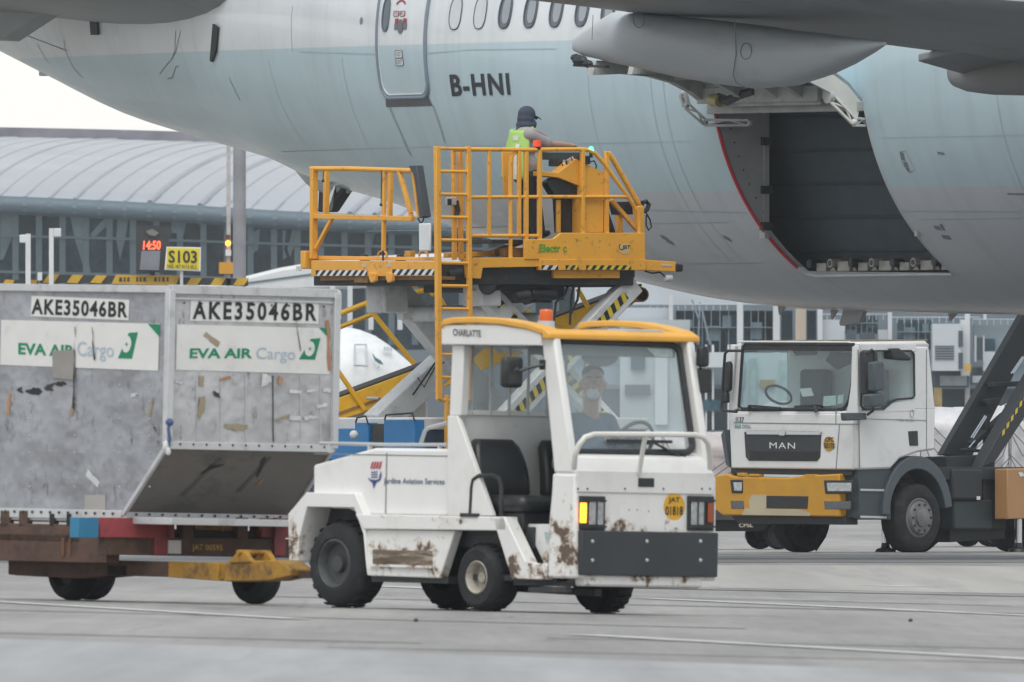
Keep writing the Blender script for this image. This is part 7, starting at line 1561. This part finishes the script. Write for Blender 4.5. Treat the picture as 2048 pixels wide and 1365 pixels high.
bd_ = gadd(sprism([(223, 568), (232, 550), (360, 552), (352, 571)], HY_, 'height_board', d=-.06, dep=.04))
for a, wd_ in ((238, 7), (247, 5), (254, 6), (272, 5), (279, 5), (286, 7), (308, 6), (317, 4), (324, 6), (333, 5)): gadd(sprism([(a, 563), (a + 1, 555), (a + wd_, 555.5), (a + wd_ - 2, 559), (a + wd_, 563.5)], INK, 'board_mark', d=-.075, dep=.01))
for px in (100, 488): gadd(sbox(px - 4, 566, px + 4, 980, HB, 'leg', dep=.3))
SP = mat('signal_post_white', (.66, .68, .70), .5, var=.08)
for px0, px1, py0, bx, lab in ((51, 61, 468, (39, 470, 52, 486), 'short white signal post with a box on its left side'), (98, 107, 457, (107, 457, 122, 474), 'taller white signal post with a camera box on its right')):
    r_ = empty('signal_post', at((px0 + px1) / 2, 980, D5), lab, 'post'); inv = r_.matrix_world.inverted()
    for o_ in (sbox(px0, py0, px1, 980, SP, 'pole', d=-.5), sbox(bx[0], bx[1], bx[2], bx[3], SP, 'head_box', d=-.5, bev=.02)): o_.parent = r_; o_.matrix_parent_inverse = inv
o_ = sbox(75, 545, 84, 561, SP, 'marker_block', d=-.4); tag(o_, 'small white block at the left end of the striped gantry', 'block')
ck = empty('docking_display', at(305, 980, D5), 'black stand display board with red clock digits beside the S103 sign', 'display'); inv = ck.matrix_world.inverted()
def cadd(o): o.parent = ck; o.matrix_parent_inverse = inv; return o
cadd(sprism([(272, 451), (343, 453), (327, 546), (272, 541)], HB, 'cabinet', d=-.3, dep=.5)); cadd(sprism([(283, 502), (321, 502), (318, 541), (279, 540)], mat('display_grey_panel', (.20, .21, .24), .5, var=.2), 'lower_panel', d=-.36, dep=.05)); cadd(sprism([(291, 463), (304, 458), (318, 466), (310, 473), (298, 470)], mat('display_window', (.18, .18, .17), .3), 'camera_window', d=-.36, dep=.05))
RLED = mat('led_red_lit', (1.0, .11, .045), .4, emit=1.6); cadd(text('14:50', flat(at(286, 500, D5 - .36), at(321, 500, D5 - .36), at(287, 482, D5 - .36)), None, RLED, 'clock_digits', bold=.03)); cadd(sbox(300, 541, 310, 980, HB, 'stand'))
sg = empty('stand_sign', at(367, 980, D5), 'yellow stand sign reading S103 in black', 'sign'); inv2 = sg.matrix_world.inverted()
def sadd(o): o.parent = sg; o.matrix_parent_inverse = inv2; return o
sadd(sprism([(333, 494), (402, 495), (401, 543), (329, 540)], WHITE_INK, 'sign_board', d=-.45, dep=.08)); sadd(sprism([(335, 496.5), (399, 497.5), (398, 540), (332, 537)], mat('sign_yellow', (.74, .60, .02), .5), 'sign_face', d=-.47, dep=.02))
sadd(text('S103', flat(at(337, 526, D5 - .50), at(394, 527, D5 - .50), at(337, 501, D5 - .50)), None, INK, bold=.02)); sadd(text('N22 18.7 E113 55.2', flat(at(335, 536, D5 - .50), at(393, 538, D5 - .50), at(335, 529, D5 - .50)), None, INK, bold=.02)); sadd(sbox(360, 543, 366, 980, GREY_STEEL, 'post', d=-.4))
lm = empty('light_mast', at(479, 980, D5 + 8), 'tall grey floodlight mast rising behind the airliner tail', 'light mast'); inv3 = lm.matrix_world.inverted()
b = MB(); a = at(479, 980, D5 + 8); b.lathe([(.175, 0), (.14, 22)], V(a.x, a.y, 0), (0, 0, 1), 20); o_ = b.build('pole', mat('mast_grey', (.27, .275, .30), .6, var=.25, scale=1.5, dirt=(.2, .16, .15), dirt_amt=.4) if 'mast_grey2' not in MATS else None); o_.parent = lm; o_.matrix_parent_inverse = inv3
sm = empty('warning_light_mast', at(457, 980, D5), 'thin pale mast carrying a lit amber warning lamp', 'mast'); inv4 = sm.matrix_world.inverted()
def madd(o): o.parent = sm; o.matrix_parent_inverse = inv4; return o
madd(sbox(453, 200, 461, 980, mat('mast_pale', (.48, .46, .46), .6, var=.3, scale=3, dirt=(.22, .15, .13), dirt_amt=.6), 'pole', dep=.1))
b = MB(); b.ball(at(456, 487, D5 - .12), .07, 12); madd(b.build('amber_lamp', mat('amber_lamp_lit', (1, .30, .02), .3, emit=4.0))); madd(sbox(438, 525, 466, 548, mat('amber_box', (.62, .30, .015), .5), 'amber_box', d=-.2)); madd(sbox(451, 500, 462, 512, SP, 'lamp_bracket', d=-.1)); madd(sbox(452, 470, 460, 479, mat('lamp_hood_maroon', (.12, .03, .03), .6), 'lamp_hood', d=-.1))
# far low rise behind everything
b = MB(); b.box(-1500, 1500, 1395, 1396, -2, 9); tag(b.build('hills', mat('distant_ridge', (.22, .27, .28), .9, var=.2, scale=.02), smooth=0), kind='structure')
# ---------------------------------------------------------------- damp air between the camera and the far terminal
hm = bpy.data.materials.new('damp_air'); hm.use_nodes = True; n = hm.node_tree.nodes; n.remove(n['Principled BSDF'])
pv = n.new('ShaderNodeVolumePrincipled'); pv.inputs['Color'].default_value = (.86, .92, .97, 1); pv.inputs['Density'].default_value = .00008
hm.node_tree.links.new(pv.outputs[0], n['Material Output'].inputs['Volume'])
b = MB(); b.box(-420, 420, -20, 1400, -3, 60); hz = b.build('haze', hm, smooth=0); tag(hz, kind='stuff'); hz.display_type = 'WIRE'
